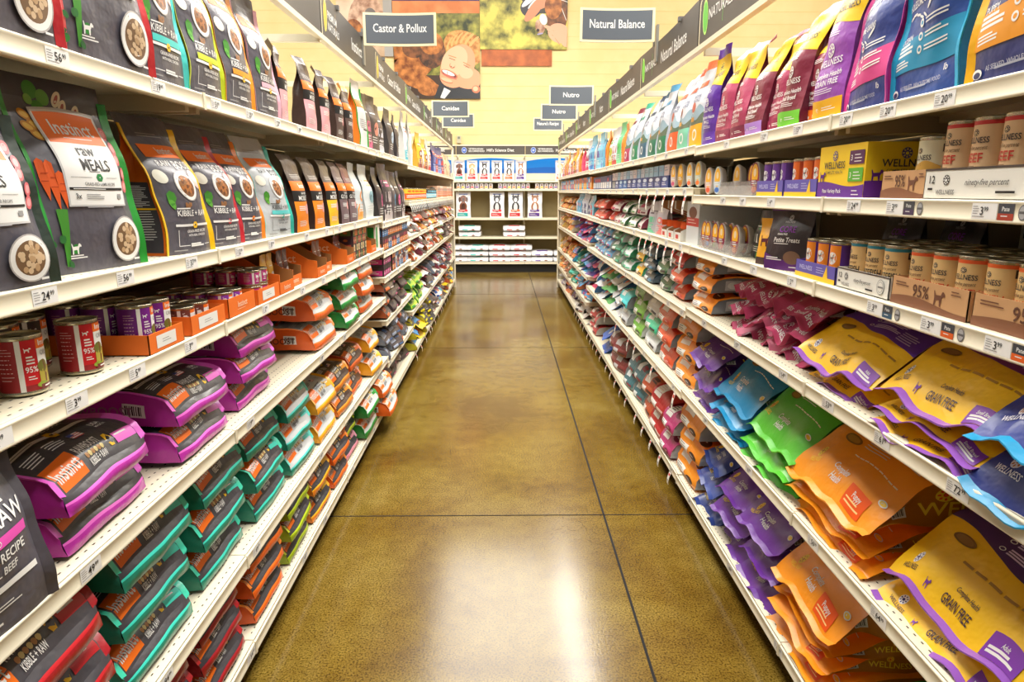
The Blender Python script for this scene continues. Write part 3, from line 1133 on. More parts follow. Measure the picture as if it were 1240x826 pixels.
def art_rawmeals(S, g):
    F = S['F']; d = Dec(F, g); W, H = F.w, F.h
    r_ = random.Random(3)
    # produce scattered over the top
    for x, y, a, c in ((.30, .93, .05, LEAFG), (.40, .90, .045, ink(96, 160, 60)), (.33, .84, .045, LEAFG), (.26, .88, .03, ink(120, 170, 70))):
        d.ell(x * W, y * H, a * W * 1.3, a * H * .9, c, rot=.5)
    for x, y in ((.52, .90), (.56, .86), (.68, .84)):
        d.ell(x * W, y * H, .035 * W, .05 * H, ink(232, 222, 196), rot=-.6); d.ell(x * W, y * H, .014 * W, .03 * H, ink(170, 90, 80), rot=-.6)
    for x, y in ((.16, .80), (.2, .75), (.18, .70), (.14, .74)):
        d.ell(x * W, y * H, .05 * W, .025 * H, ink(206, 140, 30), rot=-.5)
        d.ell(x * W, y * H, .035 * W, .015 * H, ink(236, 190, 70), rot=-.5)
    for x, y in ((.90, .74), (.93, .66), (.9, .60), (.94, .52), (.92, .45)):
        d.ell(x * W, y * H, .055 * W, .035 * H, ink(206, 96, 104), rot=.6); d.ell(x * W, y * H, .035 * W, .02 * H, ink(236, 158, 160), rot=.6)
    for x, y, l in ((.075, .47, .2), (.13, .44, .24), (.185, .42, .18)):
        d.poly([(-.028 * W, l * H * .5), (-.03 * W, 0), (0, -l * H * .5), (.03 * W, 0), (.028 * W, l * H * .5), (0, l * H * .58)][::1], CARROT, x=x * W, y=y * H, rot=.05)
        d.rect(x * W - .004, y * H + l * H * .2, .012, .0015, ink(190, 66, 20)); d.rect(x * W - .006, y * H, .012, .0015, ink(190, 66, 20))
    for a in (-.2, 0, .2):
        d.rect(.125 * W, .04 * H, .008, .29 * H, LEAFG, rot=a * .35, cell=.05)
    # label
    x0, x1, y0, y1 = .22 * W, .84 * W, .35 * H, .82 * H
    d.wav(x0 - .004, x1 + .004, lambda x: y0 - .003, lambda x: y1 + .006 + .006 * math.sin((x - x0) / (x1 - x0) * 3), ink(200, 200, 200))
    d.wav(x0, x1, lambda x: y0, lambda x: y1 + .002 + .006 * math.sin((x - x0) / (x1 - x0) * 3), WHITE)
    d.wav(x0 + .003, x1 - .003, lambda x: .665 * H, lambda x: y1 - .002 + .006 * math.sin((x - x0) / (x1 - x0) * 3), C_ORG)
    xm = (x0 + x1) / 2
    d.text('Instinct', xm, .71 * H, .072 * H, WHITE, al='c', maxw=.54 * W)
    d.rect(xm - .15 * W, .69 * H, .3 * W, .0012, WHITE)
    d.text('raw', xm - .02 * W, .605 * H, .055 * H, BLACK, al='c', sx=1.1)
    d.text('MEALS', xm + .02 * W, .53 * H, .056 * H, BLACK, al='c')
    d.lines(xm - .08 * W, .522 * H, .16 * W, 1, .004, GREYT)
    d.poly(HEXP, ink(30, 130, 64), x=xm + .02 * W, y=.495 * H, k=.022 * H, kx=.04 * W)
    d.poly([(-.5, 0), (.5, .3), (.2, -.4)], WHITE, x=xm + .02 * W, y=.495 * H, k=.012 * H)
    d.rect(x0 + .01, .493 * H, .2 * W, .0008, GREYT); d.rect(xm + .1 * W, .493 * H, .15 * W, .0008, GREYT)
    d.text('GRASS-FED LAMB RECIPE', xm + .02 * W, .452 * H, .016 * H, ink(110, 110, 110), al='c', maxw=.5 * W)
    d.rect(x0 + .002, .428 * H, x1 - x0 - .004, .013 * H, BLACK)
    d.lines(x0 + .01, .432 * H, .45 * W, 1, .004, WHITE, h=.0012)
    d.text('3x', x0 + .05 * W, .383 * H, .026 * H, BLACK)
    d.lines(x0 + .15 * W, .402 * H, .2 * W, 3, .011 * H, GREYT)
    d.rect(x1 - .1 * W, .38 * H, .05 * W, .028 * H, GREYT)
    d.lines(.36 * W, .335 * H, .4 * W, 1, .01, ink(200, 200, 205), h=.0012)
    # dog mark, bowl, herbs
    for k in range(10):
        a = r_.uniform(0, 6.28)
        d.ell(.1 * W + .11 * W * math.cos(a), .11 * H + .07 * H * math.sin(a), .03 * W, .014 * H, ink(40, 90 + 8 * k % 50, 50), rot=a, n=8)
    d.poly(DOG, WHITE, x=.17 * W, y=.10 * H, k=.06 * H)
    d.lines(.15 * W, .09 * H, .16 * W, 2, .012 * H, WHITE, h=.006 * H)
    bowl(d, .77 * W, .155 * H, .17 * W, .115 * H)
    d.lines(.84 * W, .03 * H, .1 * W, 1, .01, WHITE, h=.004)


def art_boost(accent, light=False, word='BOOST', panel_=None):
    def f(S, g):
        F = S['F']; d = Dec(F, g); W, H = F.w, F.h
        T = ink(60, 60, 62) if light else WHITE
        d.wav(.12 * W, .93 * W, lambda x: .695 * H, lambda x: .785 * H, C_ORG)
        d.text('Instinct', .52 * W, .72 * H, .045 * H, WHITE, al='c', maxw=.6 * W)
        d.lines(.25 * W, .86 * H, .5 * W, 2, .018 * H, ink(150, 146, 140))
        d.text('RAW', .18 * W, .635 * H, .038 * H, T); d.text(word, .42 * W, .615 * H, .055 * H, T, maxw=.45 * W)
        d.ell(.74 * W, .54 * H, .17 * W, .065 * H, ink(240, 190, 184), rot=-.3); d.ell(.70 * W, .55 * H, .1 * W, .03 * H, ink(250, 218, 210), rot=-.3)
        d.ell(.87 * W, .47 * H, .07 * W, .04 * H, PINKM, rot=.3); d.ell(.84 * W, .42 * H, .06 * W, .03 * H, ink(240, 190, 184))
        d.ell(.12 * W, .56 * H, .07 * W, .05 * H, ink(232, 230, 214), rot=.4)
        bowl(d, .45 * W, .49 * H, .19 * W, .085 * H, rot=-.6, brown=True)
        d.poly(LEAF, LEAFG, x=.14 * W, y=.34 * H, k=.12 * H)
        d.poly(LEAF, ink(96, 170, 60), x=.18 * W, y=.32 * H, k=.08 * H, rot=.5)
        for k in range(9):
            d.ell((.36 + .03 * (k % 4)) * W, (.34 + .012 * (k // 3)) * H, .022 * W, .01 * H, ink(150, 104, 64), n=8, rings=1)
        d.text('KIBBLE + RAW', .52 * W, .275 * H, .042 * H, T, al='c', maxw=.66 * W)
        d.lines(.2 * W, .325 * H, .3 * W, 1, .01, T, h=.003)
        if panel_:
            d.rect(.2 * W, .222 * H, .66 * W, .04 * H, panel_)
        d.rect(.15 * W, .20 * H, .75 * W, .017 * H, WHITE)
        d.poly(HEXP, accent, x=.52 * W, y=.208 * H, k=.026 * H, kx=.055 * W)
        d.poly(CHICK, BLACK, x=.52 * W, y=.208 * H, k=.02 * H)
        d.text('GRAIN-FREE RECIPE', .55 * W, .155 * H, .02 * H, T, al='c', maxw=.55 * W)
        d.text('WITH REAL CHICKEN', .55 * W, .128 * H, .016 * H, T, al='c', maxw=.45 * W)
        for a in ((.18 * W, .06 * H, .0016, .115 * H), (.18 * W, .06 * H, .2 * W, .0016), (.72 * W, .06 * H, .14 * W, .0016)):
            d.rect(*a, T)
        d.lines(.4 * W, .065 * H, .3 * W, 2, .014 * H, T, h=.004)
        d.lines(.1 * W, .025 * H, .3 * W, 1, .01, GREYT, h=.003)
        # feeding text on the gussets
        for q in ('L', 'R'):
            e = Dec(S[q], g); w, h = S[q].w, S[q].h
            e.rect(w * .04, .02 * h, w * .92, .5 * h, CHD if not light else ink(200, 204, 206), cell=.03)
            e.lines(.1 * w, .49 * h, .8 * w, 14, .011 * h, T, h=.0012)
            e.lines(.1 * w, .31 * h, .35 * w, 12, .018 * h, T, h=.0012, seed=4); e.lines(.55 * w, .31 * h, .3 * w, 12, .018 * h, T, h=.0012, seed=5)
            e.rect(w * .04, .325 * h, w * .92, .012 * h, accent)
    return f


def art_mix(low, word='MIXERS', top=None):
    def f(S, g):
        F = S['F']; d = Dec(F, g); W, H = F.w, F.h
        d.rect(0, 0, W, .40 * H, low, cell=.03)
        d.rect(0, .40 * H, W, .14 * H, BLACK, cell=.03)
        d.rect(0, .54 * H, W, .12 * H, C_ORG, cell=.03)
        d.text('Instinct', .5 * W, .575 * H, .055 * H, WHITE, al='c', maxw=.72 * W)
        d.text('RAW BOOST', .5 * W, .493 * H, .026 * H, WHITE, al='c', maxw=.7 * W)
        d.text(word, .5 * W, .415 * H, .06 * H, WHITE, al='c', maxw=.84 * W)
        d.lines(.15 * W, .74 * H, .7 * W, 3, .02 * H, ink(180, 174, 168))
        d.ell(.5 * W, .955 * H, .018 * W, .008 * H, WHITE)
        d.lines(.14 * W, .33 * H, .55 * W, 3, .022 * H, WHITE, h=.003); d.lines(.14 * W, .14 * H, .6 * W, 4, .02 * H, WHITE, h=.002)
        d.ell(.7 * W, .3 * H, .16 * W, .07 * H, PINKM)
    return f


def art_lying(accent, light=False, stripc=None, sidetext='RAWBOOST', meat='BEEF', sidec=None):
    """top face, nose and camera-side gusset of a bag lying with its base to the aisle"""
    stripc = stripc or accent

    def f(S, g):
        T = ink(70, 70, 74) if light else WHITE
        F = S['F']; d = Dec(F, g); W, H = F.w, F.h
        # nose of the bag
        E = S['E']; e = Dec(E, g); w, h = E.w, E.h
        e.rect(0, 0, w, h * .62, sidec, cell=.03)
        e.rect(0, h * .60, w, h * .13, stripc, cell=.03)
        d.rect(.05 * W, .004, .27 * W, .085 * H, C_ORG)
        d.text('Instinct', .185 * W, .025 * H, .042 * H, WHITE, al='c', maxw=.24 * W)
        d.text('RAWBOOST', .35 * W, .05 * H, .034 * H, T, maxw=.25 * W)
        for k in range(6):
            d.ell((.39 + .035 * k) * W, .034 * H, .018 * W, .008 * H, (ink(190, 140, 90), ink(230, 214, 150))[k % 2], n=8)
        d.text('KIBBLE + RAW', .38 * W, .008 * H, .016 * H, T, maxw=.2 * W)
        d.poly(HEXP, YHEX, x=.67 * W, y=.045 * H, k=.028 * H, kx=.036 * W); d.poly(CHICK, BLACK, x=.67 * W, y=.045 * H, k=.02 * H)
        d.rect(.72 * W, .02 * H, .24 * W, .035 * H, stripc); d.lines(.74 * W, .04 * H, .19 * W, 1, .01, WHITE, h=.004)
        # top
        for k in range(2):
            d.lines(.09 * W + .2 * W * k, .155 * H, .16 * W, 4, .012 * H, T, h=.0022, seed=k)
        fl = [(180, 30, 44), (240, 240, 240)]
        d.rect(.5 * W, .115 * H, .11 * W, .035 * H, WHITE)
        for k in range(3):
            d.rect(.5 * W, (.115 + .012 * k) * H, .11 * W, .005 * H, ink(200, 60, 60))
        d.rect(.5 * W, .133 * H, .05 * W, .018 * H, ink(50, 70, 140))
        d.text('USA', .74 * W, .13 * H, .022 * H, T); d.text('MADE IN', .74 * W, .112 * H, .011 * H, T)
        d.rect(.07 * W, .19 * H, .8 * W, .02 * H, ink(226, 226, 226))
        d.lines(.1 * W, .198 * H, .3 * W, 1, .01, ink(120, 120, 120), h=.002)
        d.poly(HEXP, YHEX if accent is not RED_I else RED_I, x=.5 * W, y=.20 * H, k=.028 * H, kx=.045 * W); d.poly(CHICK, BLACK, x=.5 * W, y=.20 * H, k=.02 * H)
        d.text('WITH REAL ' + meat, .5 * W, .24 * H, .022 * H, T, al='c', maxw=.6 * W)
        d.text('GRAIN-FREE RECIPE', .5 * W, .275 * H, .030 * H, T, al='c', maxw=.76 * W)
        d.rect(.12 * W, .31 * H, .7 * W, .028 * H, accent); d.lines(.2 * W, .32 * H, .4 * W, 1, .01, WHITE, h=.004)
        d.text('KIBBLE + RAW', .5 * W, .355 * H, .045 * H, T, al='c', maxw=.8 * W)
        for a in ((.05 * W, .20 * H, .0018, .14 * H), (.93 * W, .2 * H, .0018, .14 * H)):
            d.rect(*a, T)
        d.ell(.3 * W, .46 * H, .1 * W, .04 * H, ink(96, 92, 96)); bowl(d, .62 * W, .55 * H, .2 * W, .09 * H, brown=True)
        # camera-side gusset
        for q, rt in (('L', -PI / 2), ('R', PI / 2)):
            e = Dec(S[q], g); w, h = S[q].w, S[q].h
            c = (.3 * w) if q == 'L' else (.68 * w)
            dk = ink(70, 20, 30) if not light else ink(110, 40, 10)
            y = .52 * h if q == 'L' else .26 * h
            e.text(sidetext, c, y, .28 * w, dk if light else ink(150, 110, 130), rot=rt)
            barcode(e, w * .28 if q == 'L' else w * .72, .24 * h if q == 'L' else .13 * h, .055, w * .42, rot=rt)
    return f


RED_I = ink(206, 30, 44)


def art_well(body, band, sub='Small Breed', bandw=None, top_yel=True):
    bi = body

    def f(S, g):
        F = S['F']; d = Dec(F, g); W, H = F.w, F.h
        Y = ink(250, 206, 20)
        if top_yel:
            d.wav(0, W, lambda x: .60 * H + .02 * H * math.sin(x / W * 4), lambda x: .9 * H, Y, n=16, m=8)
            paw(d, .5 * W, .80 * H, .05 * H, ink(252, 224, 90), ink(40, 40, 70))
            d.text('WELLNESS', .5 * W, .69 * H, .045 * H, ink(60, 50, 40), al='c', maxw=.78 * W)
        paw(d, .5 * W, .44 * H, .045 * H, WHITE, bi)
        d.text('WELLNESS', .5 * W, .345 * H, .042 * H, WHITE, al='c', maxw=.8 * W)
        d.text('Complete Health', .5 * W, .27 * H, .034 * H, WHITE, al='c', maxw=.74 * W, shear=.25)
        d.text(sub, .5 * W, .22 * H, .036 * H, WHITE, al='c', maxw=.74 * W)
        d.lines(.15 * W, .2 * H, .6 * W, 3, .014 * H, WHITE, h=.0018)
        d.lines(.3 * W, .56 * H, .4 * W, 3, .014 * H, WHITE, h=.0018)
        d.rect(.01 * W, .01 * H, .98 * W, .12 * H, band, cell=.03)
        d.poly([(0, -.8), (.8, .2), (.4, .7), (0, .3), (-.4, .7), (-.8, .2)], WHITE, x=.3 * W, y=.065 * H, k=.02 * H)
        d.lines(.45 * W, .075 * H, .4 * W, 2, .016 * H, WHITE, h=.002)
    return f


def art_core(band, band2, head='Ocean'):
    def f(S, g):
        F = S['F']; d = Dec(F, g); W, H = F.w, F.h
        d.ell(.35 * W, .72 * H, .2 * W, .08 * H, ink(90, 90, 120)); 
        d.text('CORE', .5 * W, .66 * H, .10 * H, band2, al='c', maxw=.8 * W, shear=.2)
        d.text('HIGH PROTEIN', .34 * W, .555 * H, .030 * H, WHITE, al='c', maxw=.5 * W, shear=.15, rot=.15)
        d.text('with', .3 * W, .49 * H, .016 * H, WHITE, al='c')
        d.text('WHOLESOME GRAINS', .36 * W, .43 * H, .034 * H, WHITE, al='c', maxw=.56 * W, rot=.1)
        for k in range(5):
            d.ell((.2 + .07 * k) * W, (.385 + .012 * math.sin(k * 1.4)) * H, .045 * W, .006 * H, WHITE, rot=.3 - .2 * k, n=10)
        d.ell(.58 * W, .42 * H, .07 * W, .009 * H, WHITE, rot=.7, n=10)
        d.wav(.02 * W, .98 * W, lambda x: .13 * H + .05 * x, lambda x: .27 * H + .12 * x, band, n=18, m=6)
        d.wav(.02 * W, .40 * W, lambda x: .13 * H + .05 * x, lambda x: .20 * H + .09 * x, band, n=10, m=3)
        d.text(head, .18 * W, .275 * H, .026 * H, WHITE, al='c', rot=.08, maxw=.24 * W)
        d.lines(.06 * W, .25 * H, .28 * W, 3, .02 * H, WHITE, rot=.09, h=.005)
        d.lines(.06 * W, .18 * H, .24 * W, 3, .014 * H, WHITE, rot=.09, h=.003)
        for k in range(3):
            y = (.345 - .06 * k) * H
            d.ell(.44 * W, y, .034 * W, .02 * H, WHITE, n=16); d.ell(.44 * W, y, .02 * W, .010 * H, band, rot=.5, n=10)
            d.lines(.51 * W, y + .008 * H, .34 * W, 2, .016 * H, WHITE, rot=.09, h=.003, seed=k)
        d.text('AS SERVED, WHOLESOME FOOD', .5 * W, .055 * H, .020 * H, ink(180, 184, 200), al='c', maxw=.6 * W, rot=.05)
        d.lines(.3 * W, .045 * H, .4 * W, 1, .01, ink(170, 174, 190), rot=.05)
        d.text('lb', .85 * W, .1 * H, .03 * H, WHITE, al='c')
        d.ell(.1 * W, .04 * H, .06 * W, .02 * H, WHITE, n=14); d.ell(.1 * W, .035 * H, .045 * W, .014 * H, ink(30, 40, 90), n=12)
    return f


def art_grainfree(purp, shade='Small Breed'):
    """yellow over purple, lying with the wide seam to the aisle"""
    def f(S, g):
        F = S['F']; d = Dec(F, g); W, H = F.w, F.h * .62
        PU = ink(*purp); BK = ink(70, 50, 60)
        d.wav(0, W, lambda x: .43 * H - .11 * H * (x / W) ** .8 + .012 * H * math.sin(x / W * 8), lambda x: F.h * .99, PU, n=24, m=30)
        paw(d, .14 * W, .145 * H, .032 * H, ink(250, 250, 250), ink(50, 40, 110))
        d.text('WELLNESS', .14 * W, .085 * H, .022 * H, BK, al='c', maxw=.24 * W)
        d.poly(DOG, ink(120, 60, 160), x=.29 * W, y=.07 * H, k=.04 * H)
        d.text('Complete Health', .54 * W, .145 * H, .02 * H, BK, al='c', shear=.3, maxw=.24 * W)
        d.text('GRAIN FREE', .52 * W, .085 * H, .034 * H, BK, al='c', maxw=.34 * W)
        d.rect(.76 * W, .05 * H, .20 * W, .085 * H, ink(126, 56, 170))
        d.text(shade, .86 * W, .095 * H, .017 * H, WHITE, al='c', maxw=.18 * W); d.lines(.78 * W, .08 * H, .16 * W, 2, .014 * H, WHITE, h=.003)
        d.ell(.24 * W, .33 * H, .085 * W, .028 * H, ink(120, 84, 30), n=20); d.ell(.24 * W, .33 * H, .065 * W, .02 * H, ink(146, 104, 44), n=18)
        for k in range(6):
            d.rect((.36 + .1 * k) * W, .245 * H, .08 * W, .012 * H, ink(170, 124, 40))
        for k, yy in enumerate((.47, .41)):
            d.ell(.42 * W, yy * H, .022 * W, .012 * H, WHITE, n=12); d.ell(.42 * W, yy * H, .016 * W, .008 * H, PU, n=12)
            d.lines(.46 * W, yy * H + .005, .3 * W, 3, .014 * H, ink(220, 200, 240), h=.0026, seed=k)
        d.lines(.76 * W, .44 * H, .18 * W, 5, .018 * H, ink(200, 180, 225), h=.0025)
        d.text('GRAIN FREE', .55 * W, .60 * H, .05 * H, ink(210, 190, 220), al='c', maxw=.6 * W)
        d.text('Complete Health', .55 * W, .68 * H, .03 * H, ink(210, 190, 220), al='c', shear=.3)
        for q, rt in (('R', PI / 2), ('L', -PI / 2)):
            e = Dec(S[q], g); w, h = S[q].w, S[q].h
            e.text('WELLNESS', .7 * w if q == 'R' else .3 * w, .22 * h, .3 * w, ink(240, 200, 60), rot=rt)
    return f


def art_plain(yel=(246, 208, 60), sub=None, subc=(236, 84, 20), logo='WELLNESS', side=True, small=False):
    def f(S, g):
        F = S['F']; d = Dec(F, g); W, H = F.w, F.h * .72
        Y = ink(*yel); k = 1.0
        paw(d, .18 * W, .185 * H, .036 * H, Y, ink(200, 120, 20))
        d.text(logo, .18 * W, .12 * H, .024 * H, Y, al='c', maxw=.24 * W, rot=-.05)
        d.text('Complete', .47 * W, .15 * H, .035 * H, WHITE, al='c', shear=.3, maxw=.24 * W); d.text('Health', .47 * W, .10 * H, .035 * H, WHITE, al='c', shear=.3, maxw=.2 * W)
        if sub:
            d.rect(.64 * W, .06 * H, .2 * W, .09 * H, ink(*subc)); d.text(sub, .74 * W, .105 * H, .026 * H, WHITE, al='c', maxw=.18 * W); d.lines(.66 * W, .09 * H, .16 * W, 2, .014 * H, ink(255, 220, 150), h=.002)
        d.ell(.28 * W, .34 * H, .085 * W, .03 * H, ink(130, 90, 24), n=20); d.ell(.28 * W, .34 * H, .065 * W, .02 * H, ink(176, 128, 40), n=18)
        for j in range(9):
            d.rect((.42 + .055 * j) * W, (.27) * H, .045 * W, .007 * H, ink(250, 236, 210))
        d.ell(.9 * W, .18 * H, .04 * W, .018 * H, WHITE, n=14); d.ell(.9 * W, .18 * H, .03 * W, .012 * H, Y, n=12)
        d.lines(.4 * W, .44 * H, .3 * W, 6, .02 * H, ink(220, 210, 200), h=.0022); d.lines(.74 * W, .5 * H, .2 * W, 6, .02 * H, ink(220, 210, 200), h=.0022)
        if side:
            for q, rt in (('R', PI / 2), ('L', -PI / 2)):
                e = Dec(S[q], g); w, h = S[q].w, S[q].h
                x0 = .75 * w if q == 'R' else .25 * w
                e.text(logo, x0, .26 * h if q == 'R' else .5 * h, .28 * w, Y, rot=rt)
                paw(e, .3 * w if q == 'R' else .7 * w, .36 * h, .16 * w, Y, ink(*subc))
                e.text('Complete Health', x0, .52 * h if q == 'R' else .9 * h, .24 * w, ink(240, 220, 180), rot=rt, shear=.3)
                barcode(e, .8 * w if q == 'R' else .2 * w, .14 * h, .035, w * .4, rot=rt)
    return f


def art_block(panel_, pc2, logo='', side_lines=True, oval=None):
    """simple bag seen end on: coloured label panels on nose and top, fine print on the gussets"""
    def f(S, g):
        F = S['F']; d = Dec(F, g); W, H = F.w, F.h
        E = S['E']; e = Dec(E, g); w, h = E.w, E.h
        e.rect(.06 * w, .15 * h, .42 * w, .7 * h, panel_); e.lines(.1 * w, .7 * h, .3 * w, 3, .18 * h, pc2, h=.05 * h)
        if oval:
            e.ell(.74 * w, .45 * h, .15 * w, .3 * h, oval, n=16); e.lines(.65 * w, .45 * h, .18 * w, 1, .01, WHITE, h=.08 * h)
        else:
            e.rect(.56 * w, .3 * h, .34 * w, .3 * h, pc2)
        d.rect(.08 * W, .02 * H, .4 * W, .16 * H, panel_); d.lines(.12 * W, .14 * H, .3 * W, 3, .03 * H, pc2, h=.006)
        if oval:
            d.ell(.74 * W, .1 * H, .16 * W, .05 * H, oval, n=16)
            d.lines(.65 * W, .1 * H, .18 * W, 1, .01, WHITE, h=.006)
        d.rect(.08 * W, .24 * H, .8 * W, .03 * H, pc2); d.lines(.1 * W, .36 * H, .6 * W, 5, .03 * H, panel_, h=.003)
        if side_lines:
            for q, rt in (('L', -PI / 2), ('R', PI / 2)):
                s_ = Dec(S[q], g); a, b = S[q].w, S[q].h
                for k in range(5):
                    xx = a * (.2 + .14 * k)
                    s_.rect(xx, .36 * b, a * .05, .36 * b, ink(214, 216, 220), cell=.05)
                    s_.rect(xx, .78 * b, a * .04, .15 * b, ink(214, 216, 220), cell=.05)
                s_.rect(.15 * a, .12 * b, a * .7, .14 * b, ink(190, 192, 198)); s_.ell(.5 * a, .19 * b, a * .25, .05 * b, ink(226, 228, 230), n=12)
    return f


# ================================================================== placing helpers
FX = dict(L=-.758, R=.845)
RZ = dict(L=PI / 2, R=-PI / 2)
rj = random.Random(11)


def shelfword(sd, k, li):
    n = len(LV[sd][k])
    return 'bottom' if li == n - 1 else SHW[li]


def section(sd, y):
    return max(0, min(7, int((y - GSEC[sd][0]) / 1.22)))


def zof(sd, y, li):
    return LV[sd][section(sd, y)][li]


def place(o, sd, y, z, back=0.0, yaw=0.0, **kw):
    return put(o, FX[sd] + SG[sd] * back, y, z, RZ[sd] + yaw, **kw)


def stand(sd, li, y, key, make, look, back=.0, yaw=0.0, cat='bag', group=None, s=None, name=None):
    o = proto(key, make)
    place(o, sd, y, zof(sd, y, li) + .0005, back, yaw, s=s)
    sw = shelfword(sd, section(sd, y), li)
    tag(o, '%s, standing %s from camera, %s %s shelf' % (look, nxt(sd, sw), SIDE[sd], sw), cat, group or 'bags standing on the %s %s shelf' % (SIDE[sd], sw))
    return o


POSW = {1: ['single'], 2: ['bottom', 'top'], 3: ['bottom', 'middle', 'top'], 4: ['lowest', 'lower middle', 'upper middle', 'top']}


LYING = []


def stack(sd, li, y, n, T, makes, look, back=.0, jit=.012, yawj=.03, group=None, k_=1.0, cat='bag', yaw=0, dx=0.0):
    """n lying bags on one another; makes = list of (key, make)"""
    sw = shelfword(sd, section(sd, y), li)
    nth = nxt(sd, sw)
    z = zof(sd, y, li) + .001
    for i in range(n):
        key, mk = makes[i % len(makes)]
        o = proto(key, mk)
        Ti = [T] * n if not isinstance(T, (list, tuple)) else T
        LYING.append((y, o))
        place(o, sd, y + rj.uniform(-jit, jit), z + sum(Ti[:i]) * k_, back + rj.uniform(-jit, jit) + dx * (n - 1 - i), yaw + rj.uniform(-yawj, yawj))
        lk = look[i] if isinstance(look, (list, tuple)) else look
        if n == 1:
            tag(o, '%s, lying in %s spot from camera, %s %s shelf' % (lk, nth, SIDE[sd], sw), cat, group or 'bags lying on the %s %s shelf' % (SIDE[sd], sw))
        else:
            tag(o, '%s, %s of %s stack from camera, %s %s shelf' % (lk, POSW[n][i], nth, SIDE[sd], sw), cat, group or 'bags lying on the %s %s shelf' % (SIDE[sd], sw))


# ================================================================== LEFT: standing bags
def mk_raw(seed, strip):
    return lambda: bag('standing_food_bag', 'pouch', .265, .40, .10, CH, side=foil(54, 52, 58), strip=strip, seal=foil(56, 54, 60), art=art_rawmeals, seed=seed, nv=36, nf=20)


RAWG = foil(30, 150, 50); RAWR = foil(196, 36, 44)
stand('L', 0, 1.10, 'raw_r', mk_raw(1, RAWR), 'dark grey bag showing kibble bowl at foot', yaw=-.08)
stand('L', 0, 1.405, 'raw_r2', mk_raw(2, RAWR), 'dark grey bag with red edge seam', yaw=-.08)
for y, key, ac, W_, lk in ((1.625, 'bst_teal', (70, 206, 200), .20, 'dark bag with turquoise edge seam and label'),
                           (1.84, 'bst_lime', (190, 206, 20), .21, 'dark bag with lime yellow edge seam'),
                           (2.06, 'bst_or', (244, 152, 20), .21, 'dark bag with orange edge seam and bowl picture'),
                           (2.30, 'bst_pk', (236, 178, 196), .21, 'dark bag with pale pink edge seam')):
    a_ = ink(*ac)
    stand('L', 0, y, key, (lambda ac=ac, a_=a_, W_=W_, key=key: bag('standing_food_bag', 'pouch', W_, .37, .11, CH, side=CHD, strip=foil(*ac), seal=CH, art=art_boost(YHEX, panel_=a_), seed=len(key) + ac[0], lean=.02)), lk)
PKM = ink(232, 168, 176)
BROWN = foil(74, 58, 54)


def mk_mix(low, word, seed, W=.15, H=.27, body=BROWN, seal=None):
    return lambda: bag('standing_food_bag', 'pouch', W, H, .07, body, side=foil(58, 40, 34), seal=seal or body, art=art_mix(low, word), seed=seed, nv=20, nf=12, lean=-.01, curl=.02, wave=.02)


stand('L', 0, 2.53, 'mxp1', mk_mix(PKM, 'MIXERS', 4), 'small dark pouch with orange band and pink foot', back=.02, yaw=.15)
stand('L', 0, 2.80, 'mxp2', mk_mix(PKM, 'MIXERS', 5), 'small pink-footed pouch, slightly ahead of its twin')
stand('L', 0, 3.02, 'mxp1', mk_mix(PKM, 'MIXERS', 4), 'small pink-footed pouch with hole in its seal')
stand('L', 0, 3.28, 'mxb', mk_mix(ink(84, 64, 60), 'MIXERS', 6), 'small brown pouch with orange band')
stand('L', 0, 3.48, 'mxb2', mk_mix(ink(84, 64, 60), 'MIXERS', 7, seal=foil(230, 150, 30)), 'small brown pouch with orange and yellow seal')


def art_white_or(S, g):
    F = S['F']; d = Dec(F, g); W, H = F.w, F.h
    d.rect(0, .58 * H, W, .12 * H, C_ORG, cell=.03); d.text('Instinct', .5 * W, .61 * H, .05 * H, WHITE, al='c', maxw=.7 * W)
    d.lines(.15 * W, .4 * H, .6 * W, 5, .03 * H, GREYT, h=.003); d.rect(.4 * W, .25 * H, .4 * W, .02 * H, BLACK)
    d.rect(0, 0, .05 * W, .5 * H, ink(40, 160, 60), cell=.05)


stand('L', 0, 3.82, 'wor', lambda: bag('standing_food_bag', 'pouch', .22, .34, .09, foil(226, 226, 226), side=foil(226, 118, 30), strip=foil(40, 160, 60), seal=foil(236, 236, 236), art=art_white_or, seed=9), 'white bag with orange band and green edge seam')


